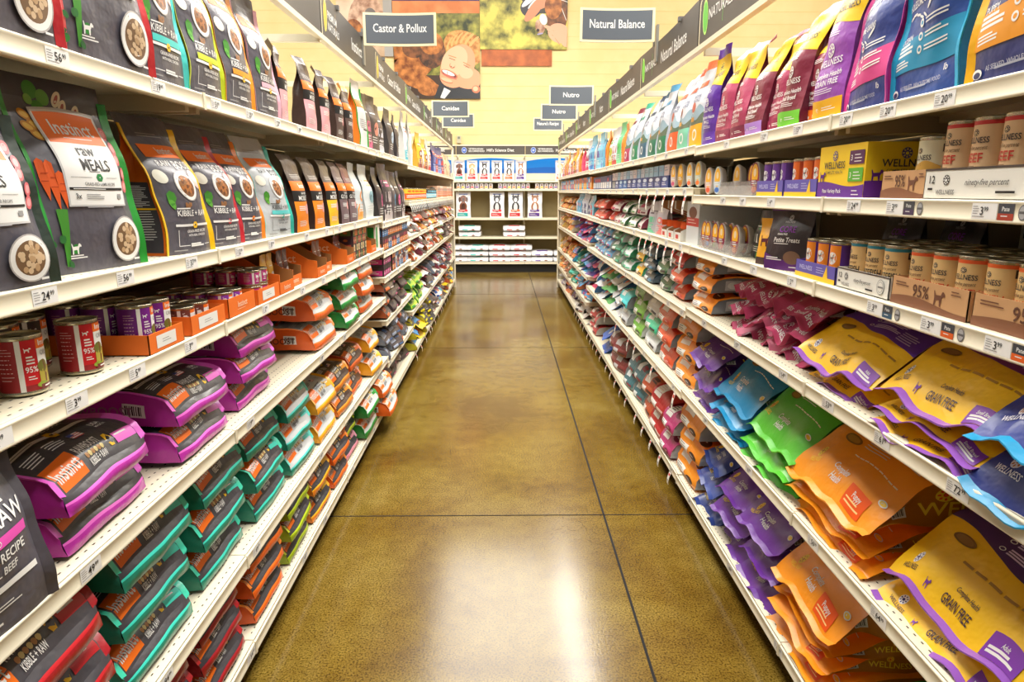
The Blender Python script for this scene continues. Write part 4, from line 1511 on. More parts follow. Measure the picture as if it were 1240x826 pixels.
def mini(name, W, H, D, body, side, band, c2, seed, kind='pouch', seal=None, low=None):
    """smaller distant bag"""
    def art(S, g):
        F = S['F']; d = Dec(F, g); w, h = F.w, F.h
        r_ = random.Random(seed)
        if kind == 'block':
            e = Dec(S['E'], g); a, b = S['E'].w, S['E'].h
            e.rect(.08 * a, .2 * b, .36 * a, .6 * b, band); e.rect(.52 * a, .3 * b, .38 * a, .3 * b, c2)
            d.rect(.1 * w, .02 * h, .38 * w, .15 * h, band); d.rect(.55 * w, .05 * h, .3 * w, .08 * h, c2); d.rect(.1 * w, .25 * h, .8 * w, .05 * h, c2)
            if r_.random() < .5:
                d.ell(.6 * w, .35 * h, .2 * w, .07 * h, WHITE, n=10)
            return
        if kind == 'flap':
            d.rect(.1 * w, .1 * h, .4 * w, .14 * h, band); d.ell(.7 * w, .17 * h, .13 * w, .05 * h, c2, n=10); d.rect(.15 * w, .34 * h, .7 * w, .04 * h, WHITE)
            return
        if low is not None:
            d.rect(0, 0, w, .28 * h, low, cell=.06)
        d.rect(.08 * w, .60 * h, .84 * w, .11 * h, band, cell=.06)
        d.lines(.2 * w, .66 * h, .6 * w, 1, .01, WHITE, h=.02 * h)
        m = r_.randrange(3)
        if m == 0:
            d.ell(.5 * w, .42 * h, .26 * w, .1 * h, c2, n=12); d.ell(.45 * w, .42 * h, .12 * w, .05 * h, WHITE, n=10)
        elif m == 1:
            d.ell(.55 * w, .40 * h, .24 * w, .12 * h, c2, n=12); d.poly(DOG, BLACK, x=.35 * w, y=.34 * h, k=.12 * h)
        else:
            d.rect(.15 * w, .33 * h, .7 * w, .18 * h, c2, cell=.06)
        d.lines(.15 * w, .24 * h, .6 * w, 3, .045 * h, WHITE, h=.012 * h, seed=seed)
    return bag(name, kind, W, H, D, body, side=side, seal=seal, art=art, seed=seed, nv=14, nf=8, ns=3)


def col(c):
    return foil(*c)


def ic(c):
    return ink(*c)


CN = {}


def cname(c):
    r, g_, b = c
    mx, mn = max(c), min(c)
    if mx - mn < 26:
        return 'white' if mx > 200 else 'silver grey' if mx > 140 else 'dark grey' if mx > 55 else 'black'
    if r >= g_ and r >= b:
        if b > g_ * 1.25:
            return 'purple' if r < 150 else 'pink' if g_ > 90 else 'magenta'
        if g_ > r * .72:
            return 'yellow' if r > 170 else 'olive'
        if g_ > r * .42:
            return 'orange' if r > 180 else 'brown'
        return 'red' if r > 150 else 'maroon'
    if g_ >= r and g_ >= b:
        return 'turquoise' if b > g_ * .75 else 'lime' if r > g_ * .6 else 'green'
    if r > g_ * 1.3:
        return 'purple' if r > 70 else 'violet'
    return 'light blue' if g_ > 150 else 'blue' if b > 120 else 'navy'


def run_stand(sd, li, y0, y1, pal, W, H, seed, gap=1.02, D=.08, back=.01, kindlow=True):
    """row of standing bags from y0 to y1"""
    r_ = random.Random(seed)
    y = y0 + W / 2; i = 0
    while y + W / 2 <= y1 + .02:
        b, bd, c2 = pal[i % len(pal)] if seed % 2 else pal[r_.randrange(len(pal))]
        hh = H * r_.uniform(.9, 1.05)
        key = ('ms', b, bd, c2, W, H)
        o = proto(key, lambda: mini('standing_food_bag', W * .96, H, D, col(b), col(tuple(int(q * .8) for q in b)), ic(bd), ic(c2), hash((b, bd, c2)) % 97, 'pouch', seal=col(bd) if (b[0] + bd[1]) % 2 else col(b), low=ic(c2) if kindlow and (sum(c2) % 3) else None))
        place(o, sd, y, zof(sd, y, li) + .0005, back + r_.uniform(0, .02), r_.uniform(-.12, .12), s=(1, 1, hh / H))
        sw = shelfword(sd, section(sd, y), li)
        tag(o, '%s and %s food bag, standing %s from camera, %s %s shelf' % (cname(b), cname(bd), nxt(sd, sw), SIDE[sd], sw), 'bag', 'bags standing on the %s %s shelf' % (SIDE[sd], sw))
        y += W * gap; i += 1


def run_stack(sd, li, y0, y1, pal, W, T, n, seed, H=.42, kinds=('block',), back=.01, yawj=.09, gap=1.03, dx=.0):
    r_ = random.Random(seed)
    y = y0 + W / 2
    while y + W / 2 <= y1 + .03:
        b, bd, c2 = pal[r_.randrange(len(pal))]
        kd = kinds[r_.randrange(len(kinds))]
        key = ('mk', b, bd, c2, W, T, kd)
        k = n if isinstance(n, int) else r_.choice(n)
        yw = r_.uniform(-.12, .12)
        stack(sd, li, y, k, T, [(key, lambda: mini('dog_food_bag', W * .97, H, T, col(b), col(tuple(int(q * .75) for q in bd)), ic(bd), ic(c2), hash((b, bd, c2)) % 89, kd))],
              '%s and %s bag' % (cname(b), cname(bd)), back + r_.uniform(-.015, .02), yawj=yawj, yaw=yw, dx=dx)
        y += W * gap * (1 if r_.random() > .06 else 1.15)

# ---- rest of the left top shelf
DK = (70, 58, 56)
run_stand('L', 0, 3.96, 4.75, [(DK, (60, 50, 50), (214, 80, 130)), (DK, (74, 62, 60), (214, 140, 120)), (DK, (50, 44, 46), (200, 200, 210))], .21, .33, 3)
run_stand('L', 0, 4.78, 5.42, [((62, 54, 56), (90, 80, 80), (180, 200, 220)), ((70, 60, 62), (60, 52, 54), (120, 130, 180))], .24, .34, 4)
run_stand('L', 0, 5.50, 6.35, [((240, 240, 240), (244, 80, 20), (60, 180, 200)), ((238, 236, 230), (240, 90, 24), (240, 180, 30))], .30, .42, 5)
run_stand('L', 0, 6.4, 7.6, [((236, 232, 220), (236, 150, 30), (200, 50, 40)), ((190, 40, 44), (236, 80, 40), (240, 200, 60)), ((236, 180, 50), (220, 70, 30), (130, 50, 40))], .25, .32, 6)
run_stand('L', 0, 7.65, 9.0, [((46, 58, 130), (240, 84, 30), (130, 150, 220)), ((50, 60, 128), (244, 80, 20), (200, 60, 60))], .30, .34, 7)
run_stand('L', 0, 9.05, 10.25, [((226, 200, 160), (236, 190, 120), (150, 90, 60)), ((150, 150, 170), (200, 190, 180), (110, 90, 90))], .28, .30, 8)

# ---- left second shelf
stand('L', 1, 1.02, 'raw_a', lambda: bag('standing_food_bag', 'pouch', .24, .295, .10, CH, side=foil(54, 52, 58), strip=foil(44, 60, 50), seal=foil(64, 62, 70), art=art_rawmeals, amp=.0022, seed=11, nv=36, nf=20, lean=.01), 'shorter grey bag with white label panel', back=.01, yaw=-.12)
stand('L', 1, 1.335, 'raw_b', lambda: bag('standing_food_bag', 'pouch', .255, .355, .10, CH, side=foil(60, 58, 64), strip=RAWG, seal=foil(64, 62, 70), art=art_rawmeals, amp=.0022, seed=12, nv=36, nf=20, lean=.02), 'tall grey bag with green edge seam', back=.03, yaw=-.12)
for y, key, ac, W_, lk, wd_, lt, back in ((1.70, 'kb_y', (248, 196, 16), .20, 'dark chicken kibble bag with yellow edge seam', 'BOOST', False, .005),
                                (1.935, 'kb_r', (190, 34, 50), .20, 'dark bag with dark red edge seam and gusset', 'BOOST', False, .015),
                                (2.13, 'kb_o', (242, 134, 34), .18, 'dark bag with orange edge seam and salmon picture', 'BOOST', False, .015),
                                (2.36, 'kb_t', (44, 176, 160), .22, 'silver grey bag with teal edge seam', 'BOOST', True, .0)):
    bd = foil(186, 192, 196) if lt else CH
    gs = foil(226, 110, 20) if key == 'kb_y' else foil(*[int(q * .72) for q in ac])
    stand('L', 1, y, key, (lambda ac=ac, W_=W_, wd_=wd_, lt=lt, bd=bd, key=key, gs=gs: bag('standing_food_bag', 'pouch', W_, .33, .16, bd, side=gs, strip=foil(*ac), seal=bd, art=art_boost(ink(*ac), lt, wd_, ink(90, 200, 200) if lt else None), seed=ac[0] + 3, lean=.025, curl=.015)), lk, back=back + .01, yaw=-.11)
OR1 = (244, 138, 24)
for y, low, body, lk in ((2.60, OR1, (70, 52, 44), 'slim dark pouch with orange foot, nearer'), (2.84, OR1, (70, 52, 44), 'slim dark pouch with orange foot, farther'),
                         (3.08, (246, 190, 30), (90, 76, 66), 'slim pouch with grey top and yellow foot'), (3.30, (112, 92, 96), (104, 84, 88), 'slim mauve pouch with orange band, nearer one'),
                         (3.48, (112, 92, 96), (120, 66, 66), 'slim mauve pouch with red top and orange band')):
    stand('L', 1, y, ('mob', low, body), (lambda low=low, body=body: bag('standing_food_bag', 'pouch', .16, .285, .075, foil(*body), side=foil(54, 36, 30), art=art_mix(ink(*low), 'MOBILITY' if low != (112, 92, 96) else 'GUT HEALTH'), seed=sum(low) % 50, nv=20, nf=12, lean=.01, curl=.02)), lk)
run_stand('L', 1, 3.62, 4.2, [((200, 210, 214), (214, 222, 226), (240, 150, 40)), ((206, 214, 216), (240, 160, 40), (130, 170, 180))], .26, .31, 11, D=.1)
run_stand('L', 1, 4.28, 5.45, [((60, 50, 52), (84, 74, 76), (214, 90, 140)), ((64, 54, 56), (210, 90, 150), (190, 180, 180)), ((74, 66, 70), (190, 190, 196), (90, 160, 200))], .23, .36, 13, D=.1)

# ================================================================== cans, trays, cartons
TIN = M(190, 184, 160, .26, .85, 'tin'); TIN2 = M(150, 146, 130, .3, .8, 'tin')


def can(R, H, art, lab, lidc=None):
    g = MB()
    prof = [(0, .002), (R * .9, .002), (R * .93, 0), (R, .002), (R, .005), (R * .975, .007), (R * .975, H - .007), (R, H - .005), (R, H - .0015), (R * .985, H), (R * .93, H - .0015), (R * .92, H - .004)]
    g.lathe(prof, TIN, 28)
    root = g.build('food_can')
    g = MB()
    g.lathe([(R * .92, H - .004), (R * .8, H - .004), (R * .78, H - .003), (R * .7, H - .0045), (R * .3, H - .004), (0, H - .004)], lidc or TIN2, 28)
    g.grid([[(-.006, -R * .3, H - .003), (.006, -R * .3, H - .003)], [(-.006, R * .25, H - .003), (.006, R * .25, H - .003)]], TIN)
    g.build('lid', root)
    n = 36
    Rl = R * .982
    # u runs left to right seen from the front (-y)
    A = [[(Rl * math.sin(2 * PI * (k / n - .5)), -Rl * math.cos(2 * PI * (k / n - .5)), z) for k in range(n + 1)] for z in (.0075, H * .35, H * .7, H - .0075)]
    p = Patch(A, 2 * PI * Rl, H - .015)
    g = MB(); g.grid(p.A, lab)
    art(Dec(p, g, .0003))
    g.build('label', root)
    return root


def art_can_orig(c1, c2, meat=None):
    def f(d):
        W, H = d.W, d.H; m = W / 2
        d.rect(m - .30 * W, 0, .13 * W, H, ink(*c2), cell=.012)
        d.lines(m - .29 * W, .8 * H, .1 * W, 9, .07 * H, ink(220, 180, 180), h=.0012)
        d.rect(m - .17 * W, 0, .035 * W, H, WHITE, cell=.012)
        d.rect(m - .135 * W, .12 * H, .105 * W, .88 * H, ink(*c1), cell=.012)
        d.poly(DOG, WHITE, x=m - .115 * W, y=.70 * H, k=.12 * H)
        d.lines(m - .11 * W, .60 * H, .06 * W, 3, .05 * H, WHITE, h=.0022)
        d.text('95%', m - .08 * W, .37 * H, .09 * H, WHITE, al='c')
        d.lines(m - .11 * W, .28 * H, .06 * W, 2, .05 * H, WHITE, h=.0016)
        d.rect(m - .03 * W, .76 * H, .27 * W, .24 * H, C_ORG, cell=.012)
        d.text('Instinct', m + .10 * W, .83 * H, .13 * H, WHITE, al='c', maxw=.22 * W)
        d.rect(m - .03 * W, .42 * H, .27 * W, .34 * H, WHITE, cell=.012)
        d.text('ORIGINAL', m + .1 * W, .61 * H, .09 * H, GREYT, al='c', maxw=.21 * W)
        d.wav(m - .03 * W, m + .24 * W, lambda x: .08 * H, lambda x: .40 * H + .04 * H * math.sin((x - m) * 150), ink(176, 160, 60), n=12)
        d.ell(m + .01 * W, .44 * H, .05 * W, .1 * H, ink(110, 110, 40), n=12)
        d.poly(DOG, ink(110, 56, 26), x=m + .02 * W, y=.12 * H, k=.45 * H, kx=.14 * W)
        d.ell(m - .01 * W, .1 * H, .05 * W, .06 * H, ink(140, 160, 50), n=12)
        d.rect(m - .03 * W, 0, .27 * W, .1 * H, ink(110, 30, 34), cell=.012); d.lines(m, .04 * H, .16 * W, 1, .01, WHITE, h=.0022)
    return f


def art_can_well(word, wc, top, bg2=None, five=None):
    def f(d):
        W, H = d.W, d.H; m = W / 2
        d.rect(0, .91 * H, W, .09 * H, ink(*top), cell=.015)
        paw(d, m, .74 * H, .075 * H, ink(60, 54, 60), ink(236, 208, 160))
        d.text('WELLNESS', m, .56 * H, .085 * H, ink(60, 54, 60), al='c', maxw=.24 * W)
        d.text('ninety-five percent', m, .46 * H, .06 * H, ink(120, 90, 60), al='c', shear=.3, maxw=.22 * W)
        d.text(word, m, .26 * H, .15 * H, ink(*wc), al='c', maxw=.3 * W)
        d.lines(m - .06 * W, .18 * H, .12 * W, 2, .05 * H, ink(120, 90, 60), h=.0012)
        for o in (.2, -.24):
            d.rect(m + o * W, .70 * H, .07 * W, .2 * H, ink(60, 48, 44)); d.poly(DOG, ink(240, 230, 210), x=m + (o + .015) * W, y=.76 * H, k=.1 * H)
        if bg2:
            d.wav(m - .2 * W, m + .2 * W, lambda x: .3 * H, lambda x: .5 * H + .05 * H * math.sin((x - m) * 90), ink(*bg2), n=16)
            d.text(word, m, .1 * H, .15 * H, ink(*wc), al='c', maxw=.3 * W)
    return f


def tray(W, D, H, face, art, inner=None, cut=True, back_h=None):
    """open carton; front wall lower; front at y=0"""
    g = MB(); t = .002
    c = inner or face
    bh = back_h or H
    g.box(-W / 2, W / 2, 0, D, 0, t, c)
    g.box(-W / 2, W / 2, 0, t, 0, H, face); g.box(-W / 2, W / 2, D - t, D, 0, bh, face)
    for sx in (-1, 1):
        x = sx * (W / 2 - t / 2)
        zb = bh
        g.box(x - t / 2, x + t / 2, 0, D, 0, H, face)
        if cut and bh > H:
            g.tris([(x - t / 2, D * .35, H), (x + t / 2, D * .35, H), (x - t / 2, D * .7, bh), (x + t / 2, D * .7, bh), (x - t / 2, D, bh), (x + t / 2, D, bh), (x - t / 2, D, H), (x + t / 2, D, H)],
                   [(0, 1, 3, 2), (2, 3, 5, 4), (0, 2, 4, 6), (1, 7, 5, 3)], face)
    root = g.build('display_tray')
    g = MB()
    art(Dec(flat((-W / 2, -.0002, 0), (1, 0, 0), (0, 0, 1), W, H), g, .0004),
        Dec(flat((-W / 2 - .0002, D, 0), (0, -1, 0), (0, 0, 1), D, H), g, .0004),
        Dec(flat((W / 2 + .0002, 0, 0), (0, 1, 0), (0, 0, 1), D, H), g, .0004))
    if g.f:
        g.build('printed_front', root)
    return root


def tray_or(d, l, r):
    W, H = d.W, d.H
    d.rect(.2 * W, .2 * H, .55 * W, .62 * H, ink(232, 232, 228)); d.lines(.36 * W, .55 * H, .25 * W, 2, .12 * H, GREYT, h=.0015)


def tray_ins(d, l, r):
    W, H = d.W, d.H
    d.text('Instinct', .5 * W, .42 * H, .3 * H, ink(250, 214, 180), al='c', maxw=.6 * W); d.lines(.3 * W, .3 * H, .4 * W, 1, .01, ink(250, 214, 180), h=.0012)


ORC = M(232, 112, 28, .55, 0, 'card'); ORCI = M(168, 120, 70, .7, 0, 'card'); KRAFT = M(196, 150, 104, .65, 0, 'card'); WCARD = M(226, 224, 216, .6, 0, 'card')


def put_tray(sd, li, y, key, mk, look, back=.0, yaw=0, z=0):
    o = proto(key, mk)
    place(o, sd, y, zof(sd, y, li) + .0005 + z, back, yaw)
    sw = shelfword(sd, section(sd, y), li)
    nth = nxt(sd, sw, 'tray')
    tag(o, '%s, %s tray from camera on %s %s shelf' % (look, nth, SIDE[sd], sw), 'tray', 'display trays on the %s %s shelf' % (SIDE[sd], sw))
    return nth


def put_cans(sd, li, y, key, mk, look, nx, ny, R, H, nz=1, back=.02, where='', z0=.0025, yaw0=0.0, rowlim=9, skip=()):
    """cans set out nx along the aisle and ny deep"""
    sw = shelfword(sd, section(sd, y), li)
    rv = {0: 'front row', 1: 'second row back', 2: 'third row back', 3: 'fourth row back'}
    for k in range(nz):
        for j in range(ny):
            for i in range(nx):
                if (i, j, k) in skip:
                    continue
                o = proto(key, mk)
                yy = y + (i - (nx - 1) / 2) * (2 * R + .0015)
                place(o, sd, yy, zof(sd, y, li) + z0 + k * (H + .0005), back + R + j * (2 * R + .0015), yaw0 + rj.uniform(-.25, .25))
                lv = '' if nz == 1 else (' lower layer' if k == 0 else ' upper layer')
                nth = nxt(sd, sw, 'can', key, j, k)
                tag(o, '%s can, %s from camera in %s%s, %s %s shelf' % (look, nth, rv[j], lv, SIDE[sd], sw), 'can', 'cans on the %s %s shelf' % (SIDE[sd], sw))


def mk_can(kind):
    if kind == 'red':
        return lambda: can(.0365, .104, art_can_orig((200, 24, 34), (150, 20, 30)), ink(150, 20, 30))
    if kind == 'purple':
        return lambda: can(.0365, .104, art_can_orig((120, 30, 140), (104, 26, 122)), ink(104, 26, 122))
    if kind == 'dark':
        return lambda: can(.0365, .104, art_can_orig((60, 44, 40), (50, 36, 34)), ink(50, 36, 34))  # shade of the unlit rear rows put into the label colour
    if kind == 'brown':
        return lambda: can(.0365, .062, art_can_orig((120, 60, 50), (112, 60, 54)), ink(112, 60, 54))
    if kind == 'magenta':
        return lambda: can(.034, .05, art_can_orig((190, 40, 130), (190, 50, 140)), ink(190, 50, 140))
    if kind == 'violet':
        return lambda: can(.034, .05, art_can_orig((150, 60, 180), (150, 60, 180)), ink(150, 60, 180))


# nearest: loose red cans, cans behind with unlit tone put into their labels
z3 = 2
put_cans('L', z3, 1.135, 'c_red', mk_can('red'), 'red labelled dog food', 1, 1, .0365, .104, back=.045, yaw0=.0)
put_cans('L', z3, 1.275, 'c_red', mk_can('red'), 'red labelled dog food', 1, 1, .0365, .104, back=.03, yaw0=-.1)
put_cans('L', z3, 1.19, 'c_shaded', mk_can('dark'), 'shade-darkened dog food', 4, 3, .0365, .104, back=.15)
put_tray('L', z3, 1.48, 'tr_or', lambda: tray(.158, .24, .045, ORC, tray_or, ORCI), 'orange carton holding tall purple cans', back=.0)
put_cans('L', z3, 1.48, 'c_pur', mk_can('purple'), 'purple labelled dog food', 2, 3, .0365, .104, back=.01, z0=.004)
put_tray('L', z3, 1.70, 'tr_or2', lambda: tray(.20, .24, .048, ORC, tray_or, ORCI), 'orange carton holding short brown cans', back=.0)
put_cans('L', z3, 1.66, 'c_br', mk_can('brown'), 'short brown labelled', 1, 3, .0365, .062, back=.02, z0=.004)
put_cans('L', z3, 1.74, 'c_br', mk_can('brown'), 'short brown labelled', 1, 3, .0365, .062, back=.02, z0=.004)
put_tray('L', z3, 1.925, 'tr_in', lambda: tray(.20, .24, .055, ORC, tray_ins, ORCI), 'orange script-printed carton holding violet cans', back=.0)
put_cans('L', z3, 1.925, 'c_vi', mk_can('violet'), 'small violet labelled', 2, 3, .034, .05, nz=1, back=.015, z0=.018)
put_tray('L', z3, 2.15, 'tr_or2', None, 'orange carton under stacked magenta cans', back=.0)
put_cans('L', z3, 2.15, 'c_mg', mk_can('magenta'), 'small magenta labelled', 2, 3, .034, .05, nz=2, back=.015, z0=.004)


def display_box(W, D, H, hf, face, inner, art=None):
    """tall carton whose sides slope down to a low front"""
    g = MB(); t = .003
    g.box(-W / 2, W / 2, 0, D, 0, t, inner)
    g.box(-W / 2, W / 2, 0, t, 0, hf, face); g.box(-W / 2, W / 2, D - t, D, 0, H, face)
    for sx in (-1, 1):
        xo, xi = sx * W / 2, sx * (W / 2 - t)
        out = [(0, 0), (D, 0), (D, H), (D * .55, H), (D * .12, hf * 1.9), (.0, hf * 1.75)]
        P = [(xo, a, b) for a, b in out]; Q = [(xi, a, b) for a, b in out]
        g.poly(P if sx > 0 else P[::-1], face); g.poly(Q[::-1] if sx > 0 else Q, inner)
        for k in range(len(out)):
            a, b = k, (k + 1) % len(out)
            g.poly([P[a], Q[a], Q[b], P[b]], face)
    root = g.build('display_box')
    g = MB()
    pf = Dec(flat((-W / 2, -.0002, 0), (1, 0, 0), (0, 0, 1), W, hf), g, .0004)
    pf.text('Instinct', W / 2, hf * .35, hf * .4, ink(250, 220, 190), al='c', maxw=W * .8)
    for o_, ux in (((-W / 2 - .0002, D, 0), (0, -1, 0)), ((W / 2 + .0002, 0, 0), (0, 1, 0))):
        pl = Dec(flat(o_, ux, (0, 0, 1), D, H), g, .0004)
        pl.text('Instinct', D * .5, H * .42, H * .2, ink(250, 200, 160), al='c'); pl.lines(D * .3, H * .33, D * .4, 1, .01, ink(250, 200, 160), h=.0015)
    g.build('printed_front', root)
    return root


def put_thing(sd, li, y, key, mk, look, cat, back=0, yaw=0, z=0, group=None, s=None):
    o = proto(key, mk)
    place(o, sd, y, zof(sd, y, li) + .0005 + z, back, yaw, s=s)
    sw = shelfword(sd, section(sd, y), li)
    tag(o, '%s, %s from camera, %s %s shelf' % (look, nxt(sd, sw, key), SIDE[sd], sw), cat, group)
    return o


def pouch_small(c1, c2, W=.07, H=.12, seed=1):
    return lambda: mini('food_pouch', W, H, .022, col(c1), col(c2), ic(c2), ink(236, 236, 230), seed)


BOXM = (lambda: display_box(.15, .30, .155, .04, ORC, ORCI))
for y, bk in ((2.335, .0), (2.50, .02), (2.80, .0), (2.96, .02), (3.33, .0), (3.93, .0)):
    put_thing('L', z3, y, 'dbox', BOXM, 'sloping orange display box with white script', 'display box', back=bk, group='orange display boxes on the left third shelf')
for y, c1 in ((2.335, (236, 190, 60)), (2.50, (90, 50, 40)), (2.96, (150, 100, 70)), (3.33, (120, 60, 40))):
    for j in range(2):
        put_thing('L', z3, y - .03 + .06 * j, ('psm', c1), pouch_small(c1, (240, 130, 30), .06, .13), '%s %s pouch of pair in %s orange display box' % (('nearer', 'farther')[j], cname(c1), {2.335: 'nearest', 2.50: 'second', 2.96: 'fourth', 3.33: 'fifth'}[y]), 'pouch', back=.06, z=.004, group='pouches in the display boxes')


def display_box2():
    g = MB(); W, D, H = .11, .24, .19
    KI = M(176, 128, 84, .7, 0, 'card')
    g.box(-W / 2, W / 2, D - .003, D, 0, H, WCARD); g.box(-W / 2, W / 2, 0, D, 0, .003, KI); g.box(-W / 2, W / 2, 0, .003, 0, .04, WCARD)
    for sx in (-1, 1):
        xo, xi = sx * W / 2, sx * (W / 2 - .002)
        out = [(0, 0), (D, 0), (D, H), (.0, H), (0, H * .8), (D * .5, H * .55), (0, H * .25)]
        for x, m_, fl in ((xo, WCARD, sx < 0), (xi, KI, sx > 0)):
            P = [(x, a, b) for a, b in out]
            g.poly(P[::-1] if fl else P, m_)
    root = g.build('display_box')
    g = MB()
    for sx in (-1, 1):
        x = sx * (W / 2 + .0006)
        g.box(min(x, x + sx * .0006), max(x, x + sx * .0006), .0, .05, .06, .09, ink(236, 96, 40))
    d = Dec(flat((-W / 2, -.0002, 0), (1, 0, 0), (0, 0, 1), W, .04), g, .0004); d.rect(.02, .01, .05, .02, ink(206, 60, 50))
    g.build('printed_front', root)
    return root


def carton(W, D, H, face, art):
    g = MB(); g.box(-W / 2, W / 2, 0, D, 0, H, face)
    root = g.build('food_carton')
    g = MB()
    art(Dec(flat((-W / 2, -.0002, 0), (1, 0, 0), (0, 0, 1), W, H), g, .0004),
        Dec(flat((-W / 2 - .0002, D, 0), (0, -1, 0), (0, 0, 1), D, H), g, .0004),
        Dec(flat((W / 2 + .0002, 0, 0), (0, 1, 0), (0, 0, 1), D, H), g, .0004))
    g.build('printed_front', root)
    return root


def art_multi(cs, seed=1):
    def f(d, l, r):
        r_ = random.Random(seed)
        for e in (d, l, r):
            n = 4
            for i in range(3):
                for j in range(n):
                    e.rect(e.W * (.05 + .31 * i), e.H * (.04 + j / n), e.W * .27, e.H / n * .86, ink(*cs[r_.randrange(len(cs))]), cell=.05)
                    e.ell(e.W * (.18 + .31 * i), e.H * (.14 + j / n), e.W * .06, e.H * .04, ink(*cs[r_.randrange(len(cs))]), n=8, rings=1)
    return f


MULT = [(60, 44, 60), (200, 110, 50), (170, 80, 60), (90, 120, 60), (226, 200, 150)]
for y, w_ in ((3.50, 'nearer'), (3.61, 'middle'), (3.72, 'farther')):
    put_thing('L', z3, y, ('cm', y), lambda: carton(.10, .2, .155, M(70, 56, 60, .6, 0, 'card'), art_multi(MULT, 3)), '%s multicoloured carton between orange display boxes' % w_, 'carton', back=.01)
put_thing('L', z3, 4.12, 'cgr', lambda: carton(.13, .2, .15, WCARD, lambda d, l, r: [d.rect(d.W * .1, d.H * .1, d.W * .35, d.H * .8, ink(30, 150, 60)), l.rect(l.W * .75, l.H * .1, l.W * .2, l.H * .8, ink(30, 150, 60))]), 'white carton with green side panel', 'carton', back=.01)

# ================================================================== LEFT: lying bags
MAG = foil(184, 44, 164); TEAL = foil(20, 128, 104); REDS = foil(150, 16, 26); ORS = foil(226, 96, 26); GRS = foil(22, 124, 46); YLS = foil(238, 162, 22)
LGT = foil(196, 200, 202)


def mk_lie(key, accent, side, strip, body=CHD, light=False, W=.32, H=.54, T=.105, seed=1, meat='BEEF', kind='block', sc=None):
    return (key + str(seed), lambda: bag('dog_food_bag', kind, W, H, T, body, side=side, strip=strip, endmat=body, art=art_lying(ink(*accent), light, ink(*(sc or accent)), meat=meat, sidec=side), seed=seed, nv=28, nf=16, amp=.006))


PK = (236, 110, 210)
mg = [mk_lie('mag', (170, 50, 150), MAG, foil(226, 90, 206), seed=k, W=.31, sc=PK) for k in (21, 22, 23)]
LKM = 'dark kibble bag with magenta gusset'
# standing small breed bag at the very edge


def art_sb(S, g):
    F = S['F']; d = Dec(F, g); W, H = F.w, F.h
    bowl(d, .35 * W, .78 * H, .2 * W, .1 * H, brown=True); d.ell(.75 * W, .82 * H, .14 * W, .06 * H, ink(200, 90, 70))
    d.text('KIBBLE + RAW', .5 * W, .56 * H, .085 * H, WHITE, al='c', maxw=.9 * W)
    d.lines(.6 * W, .66 * H, .3 * W, 1, .01, WHITE, h=.004)
    d.rect(.08 * W, .47 * H, .84 * W, .055 * H, ink(226, 80, 180)); d.text('SMALL BREED', .5 * W, .482 * H, .03 * H, WHITE, al='c', maxw=.6 * W)
    d.text('GRAIN-FREE RECIPE', .5 * W, .395 * H, .05 * H, WHITE, al='c', maxw=.84 * W); d.text('WITH REAL BEEF', .5 * W, .325 * H, .042 * H, WHITE, al='c', maxw=.62 * W)
    d.rect(.08 * W, .24 * H, .84 * W, .035 * H, WHITE); d.ell(.5 * W, .257 * H, .05 * W, .035 * H, RED_I, n=18); d.poly(DOG, WHITE, x=.47 * W, y=.24 * H, k=.035 * H)
    d.lines(.14 * W, .25 * H, .25 * W, 1, .01, GREYT, h=.003); d.rect(.3 * W, .13 * H, .1 * W, .04 * H, ink(200, 60, 60)); d.rect(.3 * W, .15 * H, .045 * W, .02 * H, ink(50, 60, 130)); d.lines(.45 * W, .16 * H, .3 * W, 2, .02 * H, WHITE)
    d.lines(.12 * W, .06 * H, .6 * W, 1, .01, WHITE)


stand('L', 3, .885, 'sb', lambda: bag('standing_food_bag', 'pouch', .25, .285, .12, CH, side=foil(120, 40, 60), strip=foil(80, 76, 84), seal=foil(190, 80, 60), art=art_sb, seed=31, nv=28, nf=18), 'dark small breed kibble bag with pink band', back=-.0, yaw=-.1)
LM = [mk_lie('mag', (170, 50, 150), MAG, foil(226, 90, 206), seed=k, W=.31, sc=PK, meat=('BEEF', 'DUCK', 'LAMB')[k % 3]) for k in (21, 22, 23)]
stack('L', 3, 1.245, 2, .085, [LM[0], LM[1]], LKM, back=.0, dx=.035, yaw=.02)
stack('L', 3, 1.69, 2, .09, [LM[2], LM[0]], LKM, back=.01, dx=.02)
stack('L', 3, 2.10, 3, .078, [LM[1], LM[2], LM[0]], LKM, back=.02, dx=.01)
LO = [mk_lie('lor', (240, 120, 40), ORS, foil(240, 130, 60), LGT, True, W=.34, T=.12, seed=k, meat='CHICKEN') for k in (24, 25)]
LG = [mk_lie('lgr', (30, 150, 60), GRS, foil(40, 160, 70), foil(206, 208, 206), True, W=.34, T=.11, seed=k, meat='LAMB') for k in (26, 27)]
stack('L', 3, 2.86, 2, .12, LO, 'silver kibble bag with orange gusset', back=.02)
stack('L', 3, 3.32, 3, .092, LG, 'white kibble bag with green gusset', back=.0)
stack('L', 3, 3.72, 3, .092, LO, 'silver kibble bag with orange gusset', back=.0)

